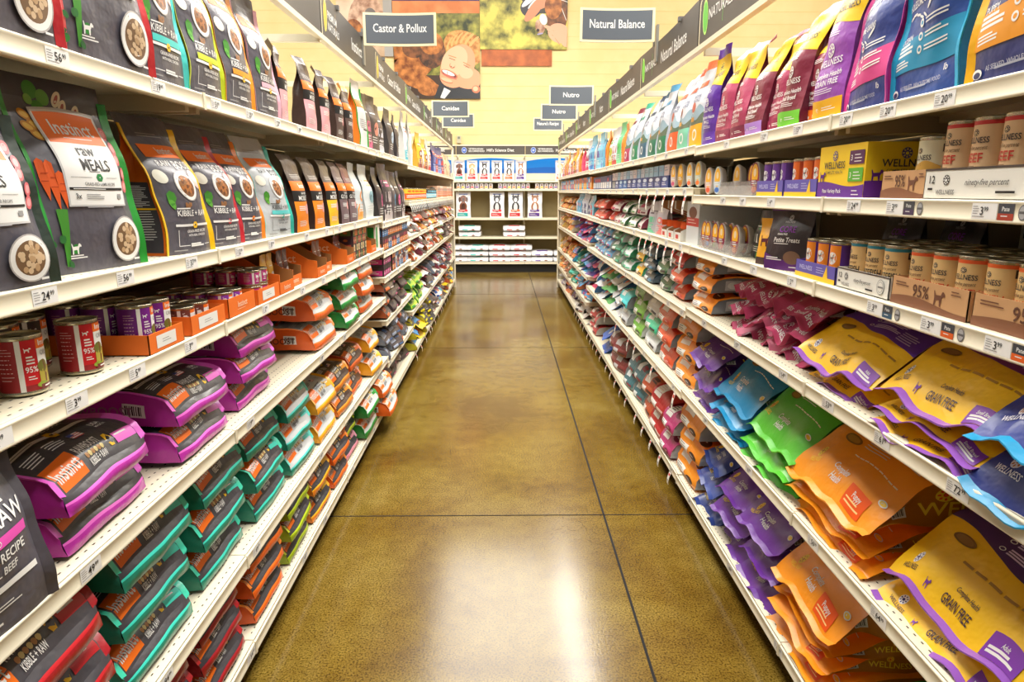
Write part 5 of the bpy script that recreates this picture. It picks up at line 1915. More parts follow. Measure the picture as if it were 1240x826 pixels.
# fifth shelf
LR = [mk_lie('lrd', (190, 30, 40), REDS, foil(170, 20, 34), W=.33, T=.12, seed=k, meat='BEEF') for k in (28, 29)]
stack('L', 4, .985, 3, .115, LR, 'dark kibble bag with red gusset', back=.0, yaw=.03)
LT = [mk_lie('ltl', (60, 210, 190), TEAL, foil(60, 214, 180), W=.31, T=.115, seed=k, meat='CHICKEN') for k in (30, 31, 32)]
stack('L', 4, 1.375, 3, .118, LT, 'dark kibble bag with teal gusset', back=.0, dx=.012)
stack('L', 4, 1.755, 3, .112, [LT[1], LT[2], LT[0]], 'dark kibble bag with teal gusset', back=.03)
stack('L', 4, 2.12, 3, .105, [LT[2], LT[0], LT[1]], 'dark kibble bag with teal gusset', back=.03)
LGT2 = [mk_lie('lgt', (90, 210, 200), TEAL, foil(90, 214, 200), LGT, True, W=.31, T=.115, seed=k, meat='SALMON') for k in (33, 34)]
stack('L', 4, 2.47, 3, .105, LGT2, 'silver kibble bag with turquoise gusset', back=.02)
LY = [mk_lie('lyl', (240, 180, 40), YLS, foil(244, 180, 40), LGT, True, W=.31, T=.115, seed=k, meat='TURKEY') for k in (35, 36)]
stack('L', 4, 2.81, 2, .125, LY, 'silver kibble bag with yellow gusset', back=.02)
LB = [mk_lie('lbr', (230, 150, 40), foil(214, 116, 26), foil(240, 160, 60), BRN, False, W=.32, T=.115, seed=k) for k in (37, 38)]
stack('L', 4, 3.14, 2, .115, LB, 'brown kibble bag with yellow edge', back=.02)
LB2 = [mk_lie('lbo', (226, 110, 50), foil(206, 84, 24), foil(240, 150, 120), BRN, False, W=.32, T=.115, seed=k) for k in (39, 40)]
stack('L', 4, 3.48, 2, .13, LB2, 'brown kibble bag with orange gusset', back=.02)
stack('L', 4, 3.87, 2, .135, [LY[1], LY[0]], 'silver kibble bag with yellow gusset', back=.0)

# bottom shelf
LR2 = [mk_lie('lrs', (170, 26, 40), REDS, foil(190, 24, 34), W=.27, T=.10, seed=k, meat='BEEF') for k in (41, 42)]
LO2 = [mk_lie('los', (240, 120, 30), foil(232, 96, 22), foil(244, 140, 50), W=.29, T=.10, seed=k, meat='DUCK') for k in (43, 44)]
LL = [mk_lie('lls', (190, 210, 40), foil(150, 176, 20), foil(196, 214, 40), W=.29, T=.10, seed=k) for k in (45, 46)]
LY2 = [mk_lie('lys', (244, 190, 40), foil(232, 130, 24), foil(244, 180, 40), W=.29, T=.10, seed=k) for k in (47, 48)]
LP2 = [mk_lie('lps', (226, 150, 170), foil(222, 130, 150), foil(236, 170, 190), W=.29, T=.10, seed=k) for k in (49,)]
stack('L', 5, 1.34, 3, .085, LR2, 'dark narrow bag with red gusset', back=.02)
stack('L', 5, 1.64, 3, .085, LR2[::-1], 'dark narrow bag with red gusset', back=.01)
stack('L', 5, 2.0, 3, .085, LO2, 'dark bag with orange gusset', back=.01)
stack('L', 5, 2.34, 3, .085, LL, 'dark bag with lime gusset', back=.01)
stack('L', 5, 2.66, 2, .11, LY2, 'dark bag with yellow and orange gusset', back=.01)
stack('L', 5, 2.97, 2, .11, LO2, 'dark bag with orange gusset', back=.01)
stack('L', 5, 3.28, 2, .11, [LP2[0], LL[0]], ['dark bag with pink gusset, creased', 'dark bag with lime gusset'][::1], back=.02)
stack('L', 5, 3.62, 2, .115, LG, 'white bag with green gusset', back=-.02)
stack('L', 5, 3.98, 2, .115, LO, 'silver orange bag jutting over rail', back=-.05, dx=-.04)

# ================================================================== LEFT: sections beyond
DKP = [((52, 40, 46), (70, 54, 60), (200, 90, 130)), ((56, 44, 50), (206, 90, 120), (180, 180, 186)), ((60, 52, 56), (150, 160, 180), (70, 110, 170)), ((60, 46, 44), (222, 110, 60), (200, 190, 180))]
CAT = [((66, 50, 52), (230, 120, 40), (120, 40, 60)), ((60, 46, 60), (70, 130, 190), (230, 200, 190)), ((70, 54, 44), (230, 140, 60), (190, 60, 90)), ((226, 226, 230), (90, 140, 200), (150, 110, 80))]
MIX = [((214, 206, 196), (190, 60, 50), (120, 130, 60)), ((60, 44, 48), (220, 200, 190), (200, 80, 60)), ((230, 226, 220), (230, 110, 40), (90, 150, 90)), ((200, 120, 40), (240, 190, 60), (110, 50, 30)), ((90, 60, 90), (226, 130, 150), (230, 220, 210)), ((190, 60, 40), (236, 226, 216), (60, 60, 70))]
BRT = [((40, 130, 190), (230, 236, 240), (220, 60, 50)), ((240, 206, 30), (60, 60, 60), (220, 80, 40)), ((60, 170, 190), (190, 90, 160), (236, 230, 220)), ((236, 232, 226), (40, 90, 180), (230, 120, 50)), ((220, 60, 50), (240, 220, 60), (50, 60, 70)), ((40, 42, 48), (220, 206, 40), (150, 150, 156))]


def run_cartons(sd, li, y0, y1, pal, W, H, seed, nz=1, D=.12, back=.01, what='carton'):
    r_ = random.Random(seed); y = y0 + W / 2
    sw = shelfword(sd, section(sd, y), li)
    while y + W / 2 <= y1 + .01:
        for k in range(nz):
            c1, c2, c3 = pal[r_.randrange(len(pal))]
            key = ('rc', c1, c2, c3, W, H)
            o = proto(key, lambda: carton(W * .96, D, H, M(*c1, .5, 0, 'card'), lambda d, l, r: [(e.rect(e.W * .08, e.H * .1, e.W * .84, e.H * .45, ink(*c2), cell=.1), e.ell(e.W * .5, e.H * .72, e.W * .3, e.H * .16, ink(*c3), n=10), e.lines(e.W * .15, e.H * .4, e.W * .6, 2, e.H * .14, WHITE, h=e.H * .05)) for e in (d, l, r)]))
            place(o, sd, y, zof(sd, y, li) + .0005 + k * (H + .0005), back)
            tag(o, '%s and %s %s, %s of its row%s, %s aisle %s shelf' % (cname(c1), cname(c2), what, nxt(sd, sw, 'crt', k), ('' if nz == 1 else (' below', ' above')[k]), SIDE[sd], sw), 'carton', 'small cartons on the %s %s shelf' % (SIDE[sd], sw))
        y += W


def run_cans(sd, li, y0, y1, c1, c2, R, H, nz, seed, back=.01, look='orange'):
    n = int((y1 - y0) / (2 * R + .002))
    put_cans(sd, li, (y0 + y1) / 2, ('rcn', c1, c2, R, H), lambda: can(R, H, lambda d: [d.rect(d.W * .2, d.H * .05, d.W * .6, d.H * .5, ink(*c2), cell=.03), d.ell(d.W * .5, d.H * .75, d.W * .1, d.H * .12, ink(*c2), n=8), d.lines(d.W * .36, d.H * .35, d.W * .28, 2, d.H * .15, WHITE, h=d.H * .06)], ink(*c1)), look, n, 1, R, H, nz=nz, back=back)


# 4.235 .. 5.455
run_cartons('L', 2, 4.28, 5.42, CAT[:3], .07, .085, 21, 2)
run_cartons('L', 3, 4.28, 4.6, [((56, 44, 50), (206, 60, 140), (70, 50, 50)), ((60, 50, 50), (180, 80, 120), (90, 70, 60))], .07, .07, 22, 2)
run_cartons('L', 3, 4.62, 5.42, CAT, .07, .08, 23, 2)
run_stack('L', 4, 4.27, 5.44, DKP, .26, .085, 3, 24, yawj=.2)
run_stack('L', 5, 4.27, 5.44, [DKP[3], DKP[2], DKP[3]], .26, .09, [2, 3], 25, yawj=.2)
run_stack('L', 6, 4.27, 5.44, [DKP[0], DKP[1], MIX[1]], .28, .08, 2, 26, yawj=.2, back=.03)
# 5.455 on
run_cans('L', 1, 5.50, 6.9, (236, 200, 60), (236, 92, 30), .05, .10, 1, 1, look='tall orange and yellow')
run_cans('L', 1, 6.95, 7.9, (60, 60, 70), (120, 190, 210), .05, .10, 1, 2, look='tall dark and light blue')
run_cartons('L', 1, 7.95, 10.25, [((236, 226, 210), (230, 130, 50), (200, 80, 60)), ((236, 190, 160), (220, 110, 60), (120, 120, 120))], .12, .14, 27)
run_stack('L', 2, 5.50, 10.25, MIX, .24, .085, 2, 31, yawj=.3, kinds=('block', 'flap'))
run_stack('L', 3, 5.50, 10.25, [MIX[3], MIX[1], MIX[5], BRT[4], DKP[1], MIX[2]], .25, .09, [2, 3], 32, yawj=.3, kinds=('block', 'flap'))
run_stack('L', 4, 5.50, 6.5, [((170, 206, 30), (60, 150, 60), (240, 240, 220)), ((236, 240, 240), (40, 160, 200), (240, 130, 60))], .30, .085, 3, 33, yawj=.15)
run_stack('L', 4, 6.5, 10.25, [MIX[0], MIX[4], DKP[2], DKP[1], MIX[2], MIX[5]], .25, .085, 3, 34, yawj=.3, kinds=('block', 'flap'))
run_stack('L', 5, 5.50, 10.25, BRT + [DKP[3], MIX[1]], .25, .09, [2, 3], 35, yawj=.35, kinds=('block', 'flap'), back=.01)

# ================================================================== RIGHT: top shelf
NAVY = foil(26, 44, 112); MAR = foil(120, 26, 56); PURP = foil(92, 34, 150)
stand('R', 0, 1.165, 'core_y', lambda: bag('standing_food_bag', 'pouch', .255, .42, .12, NAVY, side=foil(232, 160, 20), strip=foil(248, 184, 20), seal=NAVY, art=art_core(ink(232, 150, 16), ink(240, 180, 30), 'PUPPY'), seed=51, nv=34, nf=20), 'navy bag with yellow edge seam and amber band')
stand('R', 0, 1.435, 'core_b', lambda: bag('standing_food_bag', 'pouch', .22, .42, .12, foil(30, 72, 150), side=foil(20, 120, 180), strip=foil(30, 170, 214), seal=NAVY, art=art_core(ink(20, 146, 190), ink(60, 200, 220), 'OCEAN'), seed=52, nv=34, nf=20, amp=.008), 'blue bag with cyan band and cyan edge seam')
stand('R', 0, 1.655, 'core_p', lambda: bag('standing_food_bag', 'pouch', .215, .40, .11, foil(30, 56, 134), side=foil(170, 30, 120), strip=foil(214, 60, 150), seal=foil(210, 80, 150), art=art_core(ink(206, 50, 130), ink(240, 110, 190), 'SMALL BREED'), seed=53, nv=34, nf=20, amp=.008, lean=.03), 'navy bag with pink band and pink lettering', yaw=-.08)
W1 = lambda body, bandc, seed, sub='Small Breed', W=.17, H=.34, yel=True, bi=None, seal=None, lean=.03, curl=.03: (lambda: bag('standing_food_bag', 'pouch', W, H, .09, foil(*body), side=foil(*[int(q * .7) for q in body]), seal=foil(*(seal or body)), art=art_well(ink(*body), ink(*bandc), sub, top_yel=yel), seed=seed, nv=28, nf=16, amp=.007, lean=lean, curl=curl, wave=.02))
stand('R', 0, 1.845, 'w_pu', W1((150, 70, 176), (236, 176, 20), 54, 'GRAIN FREE', .16, .385, seal=(130, 50, 34)), 'mauve and yellow bag with brown seal')
stand('R', 0, 1.975, 'w_or', W1((140, 30, 60), (240, 120, 24), 55, 'Small Breed', .15, .30), 'maroon and yellow bag with orange foot', back=.03)
stand('R', 0, 2.085, 'w_gr', W1((128, 28, 58), (110, 200, 50), 56, 'Small Breed', .16, .35, lean=.05, curl=.05, seal=(190, 120, 150)), 'maroon bag with bright green foot')
stand('R', 0, 2.235, 'w_pk', W1((176, 56, 96), (150, 40, 80), 57, 'Small Breed', .15, .30), 'pinkish maroon bag with yellow top', back=.02)
stand('R', 0, 2.375, 'w_li', W1((124, 26, 54), (176, 130, 214), 58, 'Small Breed', .16, .33, lean=.06, curl=.05, seal=(170, 60, 90)), 'maroon bag with lilac foot and leaning top')
stand('R', 0, 2.53, 'w_pk2', W1((176, 56, 96), (130, 30, 70), 59, 'Small Breed', .16, .34, seal=(190, 90, 120)), 'rosy maroon bag with wide yellow shoulder')
stand('R', 0, 2.71, 'w_pk3', W1((180, 60, 100), (130, 30, 70), 60, 'Small Breed', .17, .35, seal=(226, 190, 200), lean=.04), 'rosy bag with pale pink folded seal')
stand('R', 0, 2.89, 'w_vi', W1((88, 34, 160), (92, 40, 170), 61, 'SMALL', .18, .385, seal=(96, 44, 170), lean=.01, curl=.0), 'violet bag with yellow top and violet seal')


def art_nb(low, topc):
    def f(S, g):
        F = S['F']; d = Dec(F, g); W, H = F.w, F.h
        d.rect(0, 0, W, .26 * H, ink(*low), cell=.04); d.ell(.55 * W, .14 * H, .18 * W, .07 * H, WHITE, n=16); d.ell(.55 * W, .14 * H, .12 * W, .045 * H, ink(*low), n=14)
        f1 = lambda x: (.36 + .05 * math.sin(x / W * 6 + low[0])) * H
        d.wav(0, W, lambda x: .26 * H, f1, ink(70 + low[2] % 30, 104, 84), n=12)
        d.wav(0, W, f1, lambda x: (.44 + .05 * math.sin(x / W * 9 + 1 + low[1])) * H, ink(150, 176, 190), n=12)
        d.ell((.3 + low[1] % 5 * .1) * W, .47 * H, .14 * W, .06 * H, ink(110 + low[0] // 3, 96, 80), n=12)
        d.rect(.2 * W, .3 * H, .3 * W, .05 * H, ink(210, 150, 60))
        d.text('NATURAL', .5 * W, .58 * H, .04 * H, ink(90, 96, 130), al='c', maxw=.7 * W); d.text('BALANCE', .5 * W, .53 * H, .04 * H, ink(90, 96, 130), al='c', maxw=.7 * W)
        d.rect(.2 * W, .7 * H, .6 * W, .06 * H, ink(*topc))
    return f


nbs = [(3.10, (240, 176, 20), (230, 110, 60), 'yellow'), (3.32, (120, 200, 170), (220, 90, 50), 'mint'), (3.52, (226, 96, 40), (226, 110, 70), 'orange'), (3.76, (20, 120, 80), (90, 160, 200), 'green'),
       (4.0, (20, 110, 84), (30, 70, 90), 'dark green'), (4.26, (30, 90, 120), (40, 60, 90), 'petrol'), (4.52, (20, 130, 90), (60, 160, 130), 'emerald'), (4.80, (170, 40, 90), (120, 30, 50), 'crimson')]
for y, low, tp, nm in nbs:
    stand('R', 0, y, ('nb', low), (lambda low=low, tp=tp: bag('standing_food_bag', 'pouch', .20, .36, .09, foil(216, 222, 232), side=foil(186, 192, 204), seal=foil(*tp), art=art_nb(low, tp), seed=low[0] % 31, nv=20, nf=12, lean=.01 + low[1] % 7 * .01, curl=.01 + low[0] % 5 * .01, wave=.02)), 'white landscape-print bag with %s foot' % nm)
run_stand('R', 0, 4.93, 6.0, [((244, 140, 24), (60, 40, 30), (230, 120, 30)), ((110, 210, 150), (160, 226, 190), (80, 200, 110)), ((226, 230, 240), (210, 80, 80), (200, 80, 70)), ((222, 228, 226), (60, 160, 60), (190, 190, 60))], .20, .30, 41)
run_stand('R', 0, 6.02, 7.5, [((110, 190, 226), (60, 150, 220), (40, 110, 190)), ((130, 200, 230), (190, 70, 140), (90, 60, 150)), ((222, 228, 236), (110, 130, 190), (180, 50, 90))], .22, .34, 43)
run_stand('R', 0, 7.52, 10.25, [((226, 60, 110), (170, 40, 90), (240, 200, 40)), ((230, 150, 40), (240, 190, 60), (150, 50, 60)), ((236, 226, 220), (190, 60, 90), (160, 60, 120)), ((240, 170, 30), (250, 200, 60), (130, 60, 30))], .24, .30, 45)

# ================================================================== RIGHT: second shelf (cans, cartons)
TANC = ink(226, 190, 146)


def tray_white(d, l, r):
    W, H = d.W, d.H
    d.rect(0, H * .93, W, H * .07, ink(70, 60, 56), cell=1)
    d.text('12', .05 * W, .52 * H, .25 * H, BLACK); d.lines(.04 * W, .3 * H, .06 * W, 1, .01, BLACK)
    paw(d, .2 * W, .62 * H, .17 * H, ink(70, 66, 66), WHITE); d.text('WELLNESS', .2 * W, .16 * H, .15 * H, ink(90, 86, 84), al='c', maxw=.16 * W)
    d.text('ninety-five percent', .52 * W, .45 * H, .18 * H, ink(100, 96, 94), al='c', shear=.3, maxw=.32 * W)
    for rr, c in ((.3, ink(150, 150, 150)), (.27, ink(226, 224, 216)), (.22, ink(170, 170, 170)), (.19, ink(226, 224, 216))):
        d.ell(.86 * W, .5 * H, rr * H, rr * H * 1.15, c, n=20)
    d.rect(.82 * W, .45 * H, .09 * W, .08 * H, ink(120, 120, 120)); d.lines(.6 * W, .2 * H, .18 * W, 1, .01, BLACK)


def tray_95(d, l, r):
    for e in (d, l):
        W, H = e.W, e.H
        e.wav(0, W, lambda x: 0, lambda x: H * (.28 + .12 * math.sin(x / W * 5)), ink(130, 84, 58), n=16)
        e.text('95%', .42 * W, .42 * H, .42 * H, ink(96, 60, 44), al='c', maxw=.22 * W)
        e.poly(DOG, ink(110, 68, 50), x=.60 * W, y=.28 * H, k=.55 * H)
        e.lines(.06 * W, .8 * H, .2 * W, 2, .1 * H, ink(110, 70, 50), h=.0022); e.lines(.8 * W, .84 * H, .12 * W, 2, .1 * H, ink(110, 70, 50), h=.002)


def tray_blue(d, l, r):
    W, H = d.W, d.H
    d.wav(0, W, lambda x: 0, lambda x: H * .28, ink(244, 196, 30)); d.poly([(0, 0), (.08, .8), (.12, 0)], ink(244, 196, 30), x=.72 * W, y=.2 * H, k=H, kx=W)
    d.text('WELLNESS', .28 * W, .5 * H, .26 * H, ink(200, 200, 240), al='c', maxw=.36 * W); d.lines(.55 * W, .75 * H, .2 * W, 3, .14 * H, ink(190, 190, 230), h=.0018)
    l.wav(0, l.W, lambda x: 0, lambda x: H * .28, ink(244, 196, 30))


mk_beef = lambda: can(.0375, .112, art_can_well('BEEF', (190, 50, 36), (200, 40, 36)), TANC)
put_tray('R', 1, 1.20, 'tr_w', lambda: tray(.34, .25, .058, WCARD, tray_white, ORCI), 'white 12 count carton under beef cans', back=.0)
put_cans('R', 1, 1.215, 'c_beef', mk_beef, 'tan beef', 4, 2, .0375, .112, back=.012, z0=.035)
put_tray('R', 1, 1.45, 'tr_95', lambda: tray(.17, .25, .058, KRAFT, tray_95, ORCI), 'kraft brown 95 percent carton under lamb can', back=.005)
put_cans('R', 1, 1.415, 'c_lamb', lambda: can(.0375, .112, art_can_well('LAMB', (90, 150, 40), (226, 220, 190), (206, 160, 70)), ink(226, 220, 190)), 'cream lamb', 1, 2, .0375, .112, back=.012, z0=.012)


def art_variety(d, l, r):
    for e in (d, l, r):
        W, H = e.W, e.H
        e.wav(0, W, lambda x: 0, lambda x: H * (.26 + .05 * math.sin(x / W * 5 + 1)), ink(100, 40, 150), n=16)
        paw(e, .36 * W, .80 * H, .1 * H, ink(90, 80, 140), ink(244, 214, 60))
        e.text('WELLNESS', .36 * W, .56 * H, .13 * H, ink(60, 56, 60), al='c', maxw=.46 * W); e.text('COMPLETE HEALTH', .36 * W, .46 * H, .055 * H, ink(100, 90, 60), al='c', maxw=.4 * W)
        e.rect(.68 * W, .62 * H, .29 * W, .25 * H, ink(84, 26, 84)); e.text('3', .71 * W, .69 * H, .1 * H, WHITE); e.lines(.78 * W, .78 * H, .15 * W, 3, .06 * H, WHITE, h=.0022)
        e.rect(.68 * W, .30 * H, .29 * W, .25 * H, ink(90, 176, 50)); e.text('3', .71 * W, .37 * H, .1 * H, WHITE); e.lines(.78 * W, .46 * H, .15 * W, 3, .06 * H, WHITE, h=.0022)
        e.poly(DOG, ink(90, 30, 130), x=.06 * W, y=.3 * H, k=.22 * H)
        e.text('Pate Variety Pack', .35 * W, .09 * H, .075 * H, WHITE, al='c', maxw=.5 * W); e.lines(.78 * W, .12 * H, .15 * W, 2, .07 * H, WHITE, h=.0022)


put_thing('R', 1, 1.72, 'variety', lambda: carton(.235, .26, .128, M(246, 206, 30, .5, 0, 'card'), art_variety), 'yellow and purple variety pack carton', 'carton', back=.0)
put_thing('R', 1, 1.42, 'amber', lambda: carton(.30, .20, .165, M(200, 136, 40, .6, 0, 'card'), lambda d, l, r: d.lines(.06 * d.W, .9 * d.H, .1 * d.W, 2, .01, ink(120, 80, 20))), 'plain amber carton behind the yellow variety pack', 'carton', back=.29)
for y, c in ((1.16, (60, 30, 40)), (1.24, (90, 130, 50)), (1.10, (160, 70, 30))):
    put_thing('R', 1, y, ('bx', c), (lambda c=c: carton(.07, .12, .17, M(*c, .6, 0, 'card'), lambda d, l, r: d.rect(.1 * d.W, .2 * d.H, .8 * d.W, .3 * d.H, ink(40, 34, 30)))), '%s carton at the back behind beef cans' % cname(c), 'carton', back=.33)


def mk_slim(c, c2, R=.0335, H=.10):
    return lambda: can(R, H, lambda d: [d.rect(d.W * .38, d.H * .03, d.W * .24, d.H * .94, ink(*c2), cell=.02), d.ell(d.W * .5, d.H * .55, d.W * .07, d.H * .16, WHITE, n=14), d.poly(DOG, ink(70, 40, 40), x=d.W * .465, y=d.H * .47, k=d.H * .17), d.text('WELLNESS', d.W * .5, d.H * .26, d.H * .08, ink(240, 230, 120), al='c', maxw=d.W * .2), d.rect(d.W * .42, d.H * .08, d.W * .16, d.H * .12, ink(70, 30, 30))], ink(*c))


BLT = M(98, 86, 176, .5, 0, 'card')
put_tray('R', 1, 1.95, 'tr_bl', lambda: tray(.21, .2, .048, BLT, tray_blue, ORCI), 'lavender and yellow carton under orange cans', back=.0)
put_cans('R', 1, 1.95, 'c_or', mk_slim((206, 74, 20), (236, 110, 30)), 'slim orange', 3, 2, .0335, .10, back=.008, z0=.008)
put_tray('R', 1, 2.175, 'tr_bl', None, 'lavender and yellow carton under purple cans', back=.0)
put_cans('R', 1, 2.175, 'c_vp', mk_slim((84, 40, 130), (110, 60, 160)), 'slim purple', 3, 2, .0335, .10, back=.008, z0=.008)


def cup(c1, c2):
    """clear plastic tub standing on edge with an oval sleeve"""
    def f():
        g = MB(); n = 24
        CL = M(206, 200, 196, .25, 0, 'plastic')
        a, b, t = .034, .056, .022
        A = []
        for k, (sc, y) in enumerate(((0.0, .0), (.96, .0), (1, .004), (.82, .024), (.8, .026), (0, .026))):
            A.append([(a * sc * math.cos(2 * PI * i / n), y, b + b * sc * math.sin(2 * PI * i / n)) for i in range(n + 1)])
        g.grid(A, CL, True)
        root = g.build('food_tub')
        g = MB(); P = Patch([[(-a, -.001, 0), (a, -.001, 0)], [(-a, -.001, 2 * b), (a, -.001, 2 * b)]], 2 * a, 2 * b)
        d = Dec(P, g, .0004)
        d.ell(a, b, a * .95, b * .95, ink(*c1), n=24); d.ell(a, b * 1.2, a * .7, b * .66, ink(250, 190, 40), n=20); d.ell(a, b * 1.35, a * .3, b * .25, ink(250, 226, 190), n=12)
        d.rect(a * .25, b * .62, a * 1.5, b * .3, ink(*c1)); d.lines(a * .4, b * .8, a * 1.2, 2, b * .14, WHITE, h=b * .07); d.ell(a, b * .34, a * .55, b * .18, ink(*c2), n=14)
        g.build('oval_sleeve', root)
        return root
    return f


def clear_tray(W):
    def f():
        g = MB(); CL = bpy.data.materials.get('clear_plastic')
        if CL is None:
            CL = M(214, 210, 206, .12, 0, 'clear'); CL.name = 'clear_plastic'
            bs = CL.node_tree.nodes['Principled BSDF']; bs.inputs['Alpha'].default_value = .3
        g.box(-W / 2, W / 2, 0, .002, 0, .035, CL); g.box(-W / 2, W / 2, 0, .25, 0, .002, CL)
        n = int(W / .07) + 1
        for k in range(n + 1):
            x = -W / 2 + W * k / n
            g.box(x - .001, x + .001, 0.002, .25, .002, .05, CL)
        root = g.build('plastic_pusher_tray')
        g = MB()
        for k in range(n):
            x = -W / 2 + W * (k + .5) / n
            g.box(x - .012, x + .012, .12, .123, .002, .045, M(226, 224, 220, .4, 0, 'plastic'))
        g.build('pusher', root)
        return root
    return f


put_thing('R', 1, 2.50, 'ctray', clear_tray(.36), 'clear plastic pusher tray', 'tray', back=.0)
for k, (y, c1, c2) in enumerate(((2.36, (150, 26, 70), (240, 110, 50)), (2.40, (150, 26, 70), (240, 110, 50)), (2.50, (130, 24, 60), (210, 80, 70)))):
    put_thing('R', 1, y, ('cup', c1, c2), cup(c1, c2), 'maroon and yellow oval tub in clear tray, %s' % ('nearer front', 'nearer back', 'larger')[k], 'food tub', back=.02 + .02 * k, z=.003, yaw=.1)
put_thing('R', 1, 2.60, ('cupw',), cup((200, 190, 180), (170, 150, 130)), 'pale oval tub in clear tray', 'food tub', back=.04, z=.003, yaw=.1)
# beyond: white and blue tubs, then navy trays with pale tops
for k, y in enumerate((2.74, 2.86, 3.02, 3.16, 3.32, 3.46)):
    c1, c2 = [((196, 210, 220), (60, 110, 190)), ((226, 190, 180), (226, 90, 50)), ((190, 206, 190), (236, 120, 40)), ((220, 220, 214), (230, 110, 60)), ((200, 150, 60), (190, 110, 40)), ((210, 190, 190), (200, 70, 110))][k]
    put_thing('R', 1, y, ('cupb', k), cup(c1, c2), '%s oval tub' % ('ice blue', 'salmon', 'sage', 'white and orange', 'golden brown', 'pink')[k], 'food tub', back=.01, z=.002, yaw=.15)
NV = [((44, 60, 120), (60, 80, 150), (200, 210, 226)), ((30, 76, 140), (40, 100, 170), (190, 214, 230)), ((46, 54, 100), (70, 80, 140), (210, 214, 226))]
run_cartons('R', 1, 3.56, 5.4, NV, .17, .065, 51, 1, what='open tray')
r_ = random.Random(9)
y = 3.6
while y < 5.36:
    c1 = [(206, 212, 226), (170, 206, 226), (150, 190, 220), (226, 210, 214)][r_.randrange(4)]
    o = proto(('cubt', c1), lambda: carton(.11, .08, .055, M(*c1, .5, 0, 'card'), lambda d, l, r: [(e.lines(e.W * .1, e.H * .7, e.W * .7, 2, e.H * .25, ink(150, 160, 190), h=e.H * .1)) for e in (d, l, r)]))
    place(o, 'R', y + .03, zof('R', y, 1) + .0665, .015)
    tag(o, 'pale blue white pack, %s from camera atop navy trays, right second shelf' % nxt('cubt'), 'pack', 'packs on the navy trays')
    y += .125
run_cartons('R', 1, 5.45, 6.6, [((50, 60, 110), (190, 200, 220), (220, 60, 60)), ((90, 96, 130), (226, 226, 230), (60, 60, 110))], .12, .11, 52)
run_cartons('R', 1, 6.66, 10.25, [((30, 140, 200), (200, 60, 90), (226, 236, 240)), ((40, 150, 206), (60, 180, 220), (220, 90, 70)), ((226, 120, 40), (240, 180, 60), (150, 60, 30))], .14, .12, 53)

# ================================================================== RIGHT: third shelf
mkc = lambda word, wc, top: (lambda: can(.0365, .107, art_can_well(word, wc, top), ink(230, 192, 130)))
put_tray('R', 2, 1.03, 'tr_95b', lambda: tray(.30, .24, .058, KRAFT, tray_95, ORCI), 'kraft brown 95 percent carton under chicken cans', back=-.0)
put_cans('R', 2, 1.05, 'c_chk', mkc('CHICKEN', (226, 90, 30), (236, 100, 30)), 'tan chicken', 4, 3, .0365, .107, back=.01, z0=.012)
put_tray('R', 2, 1.315, 'tr_95c', lambda: tray(.245, .24, .058, KRAFT, tray_95, ORCI), 'kraft brown 95 percent carton under turkey cans', back=.0)
put_cans('R', 2, 1.315, 'c_trk', mkc('TURKEY', (214, 70, 40), (236, 96, 40)), 'tan turkey', 3, 3, .0365, .107, back=.01, z0=.012)
put_tray('R', 2, 1.565, 'tr_w2', lambda: tray(.235, .24, .05, WCARD, tray_white, ORCI), 'white carton under whitefish cans', back=.0)
put_cans('R', 2, 1.565, 'c_wf', mkc('WHITEFISH', (40, 44, 50), (40, 130, 150)), 'tan whitefish', 3, 3, .0365, .107, back=.01, z0=.012)
put_tray('R', 2, 1.81, 'tr_bl2', lambda: tray(.235, .2, .045, BLT, tray_blue, ORCI), 'lavender and yellow carton under orange cans', back=.0)
put_cans('R', 2, 1.81, 'c_oy', mk_slim((90, 40, 140), (244, 140, 30)), 'slim orange and purple', 3, 2, .0335, .10, back=.008, z0=.008)


def art_petite(S, g):
    F = S['F']; d = Dec(F, g); W, H = F.w, F.h
    paw(d, .5 * W, .80 * H, .045 * H, ink(200, 196, 200), ink(50, 40, 50)); d.text('WELLNESS', .5 * W, .72 * H, .03 * H, ink(190, 186, 190), al='c', maxw=.4 * W)
    d.text('CORE', .5 * W, .58 * H, .09 * H, ink(150, 50, 190), al='c', maxw=.7 * W); d.text('GRAIN FREE', .4 * W, .535 * H, .028 * H, WHITE, al='c')
    d.text('Petite Treats', .5 * W, .43 * H, .07 * H, WHITE, al='c', maxw=.86 * W, shear=.2); d.lines(.2 * W, .4 * H, .5 * W, 1, .01, WHITE, h=.002)
    d.wav(.0, W, lambda x: 0, lambda x: H * (.26 - .1 * math.sin(x / W * 3)), ink(92, 36, 120), n=10); d.ell(.66 * W, .2 * H, .18 * W, .1 * H, ink(120, 90, 70), n=14)
    d.lines(.06 * W, .18 * H, .4 * W, 2, .03 * H, WHITE, h=.003); d.lines(.6 * W, .05 * H, .3 * W, 1, .03, WHITE, h=.003)


def mk_petite():
    return bag('treat_pouch', 'pouch', .165, .195, .04, foil(44, 36, 42), side=foil(30, 24, 30), seal=foil(110, 50, 140), art=art_petite, seed=71, nv=22, nf=12, sealfrac=.07)


for k, y in enumerate((2.03, 1.90, 1.70)):
    put_thing('R', 2, y, 'petite', mk_petite, 'black and purple treat pouch' + ('', ', behind cans', ', deep in the dark')[k], 'pouch', back=(.01, .27, .30)[k], yaw=(.45, .1, 0)[k])


def art_ypouch(S, g):
    F = S['F']; d = Dec(F, g); W, H = F.w, F.h
    d.rect(0, 0, W, .16 * H, ink(70, 50, 50)); d.poly(DOG, ink(90, 20, 40), x=.2 * W, y=.4 * H, k=.25 * H, kx=.5 * W)


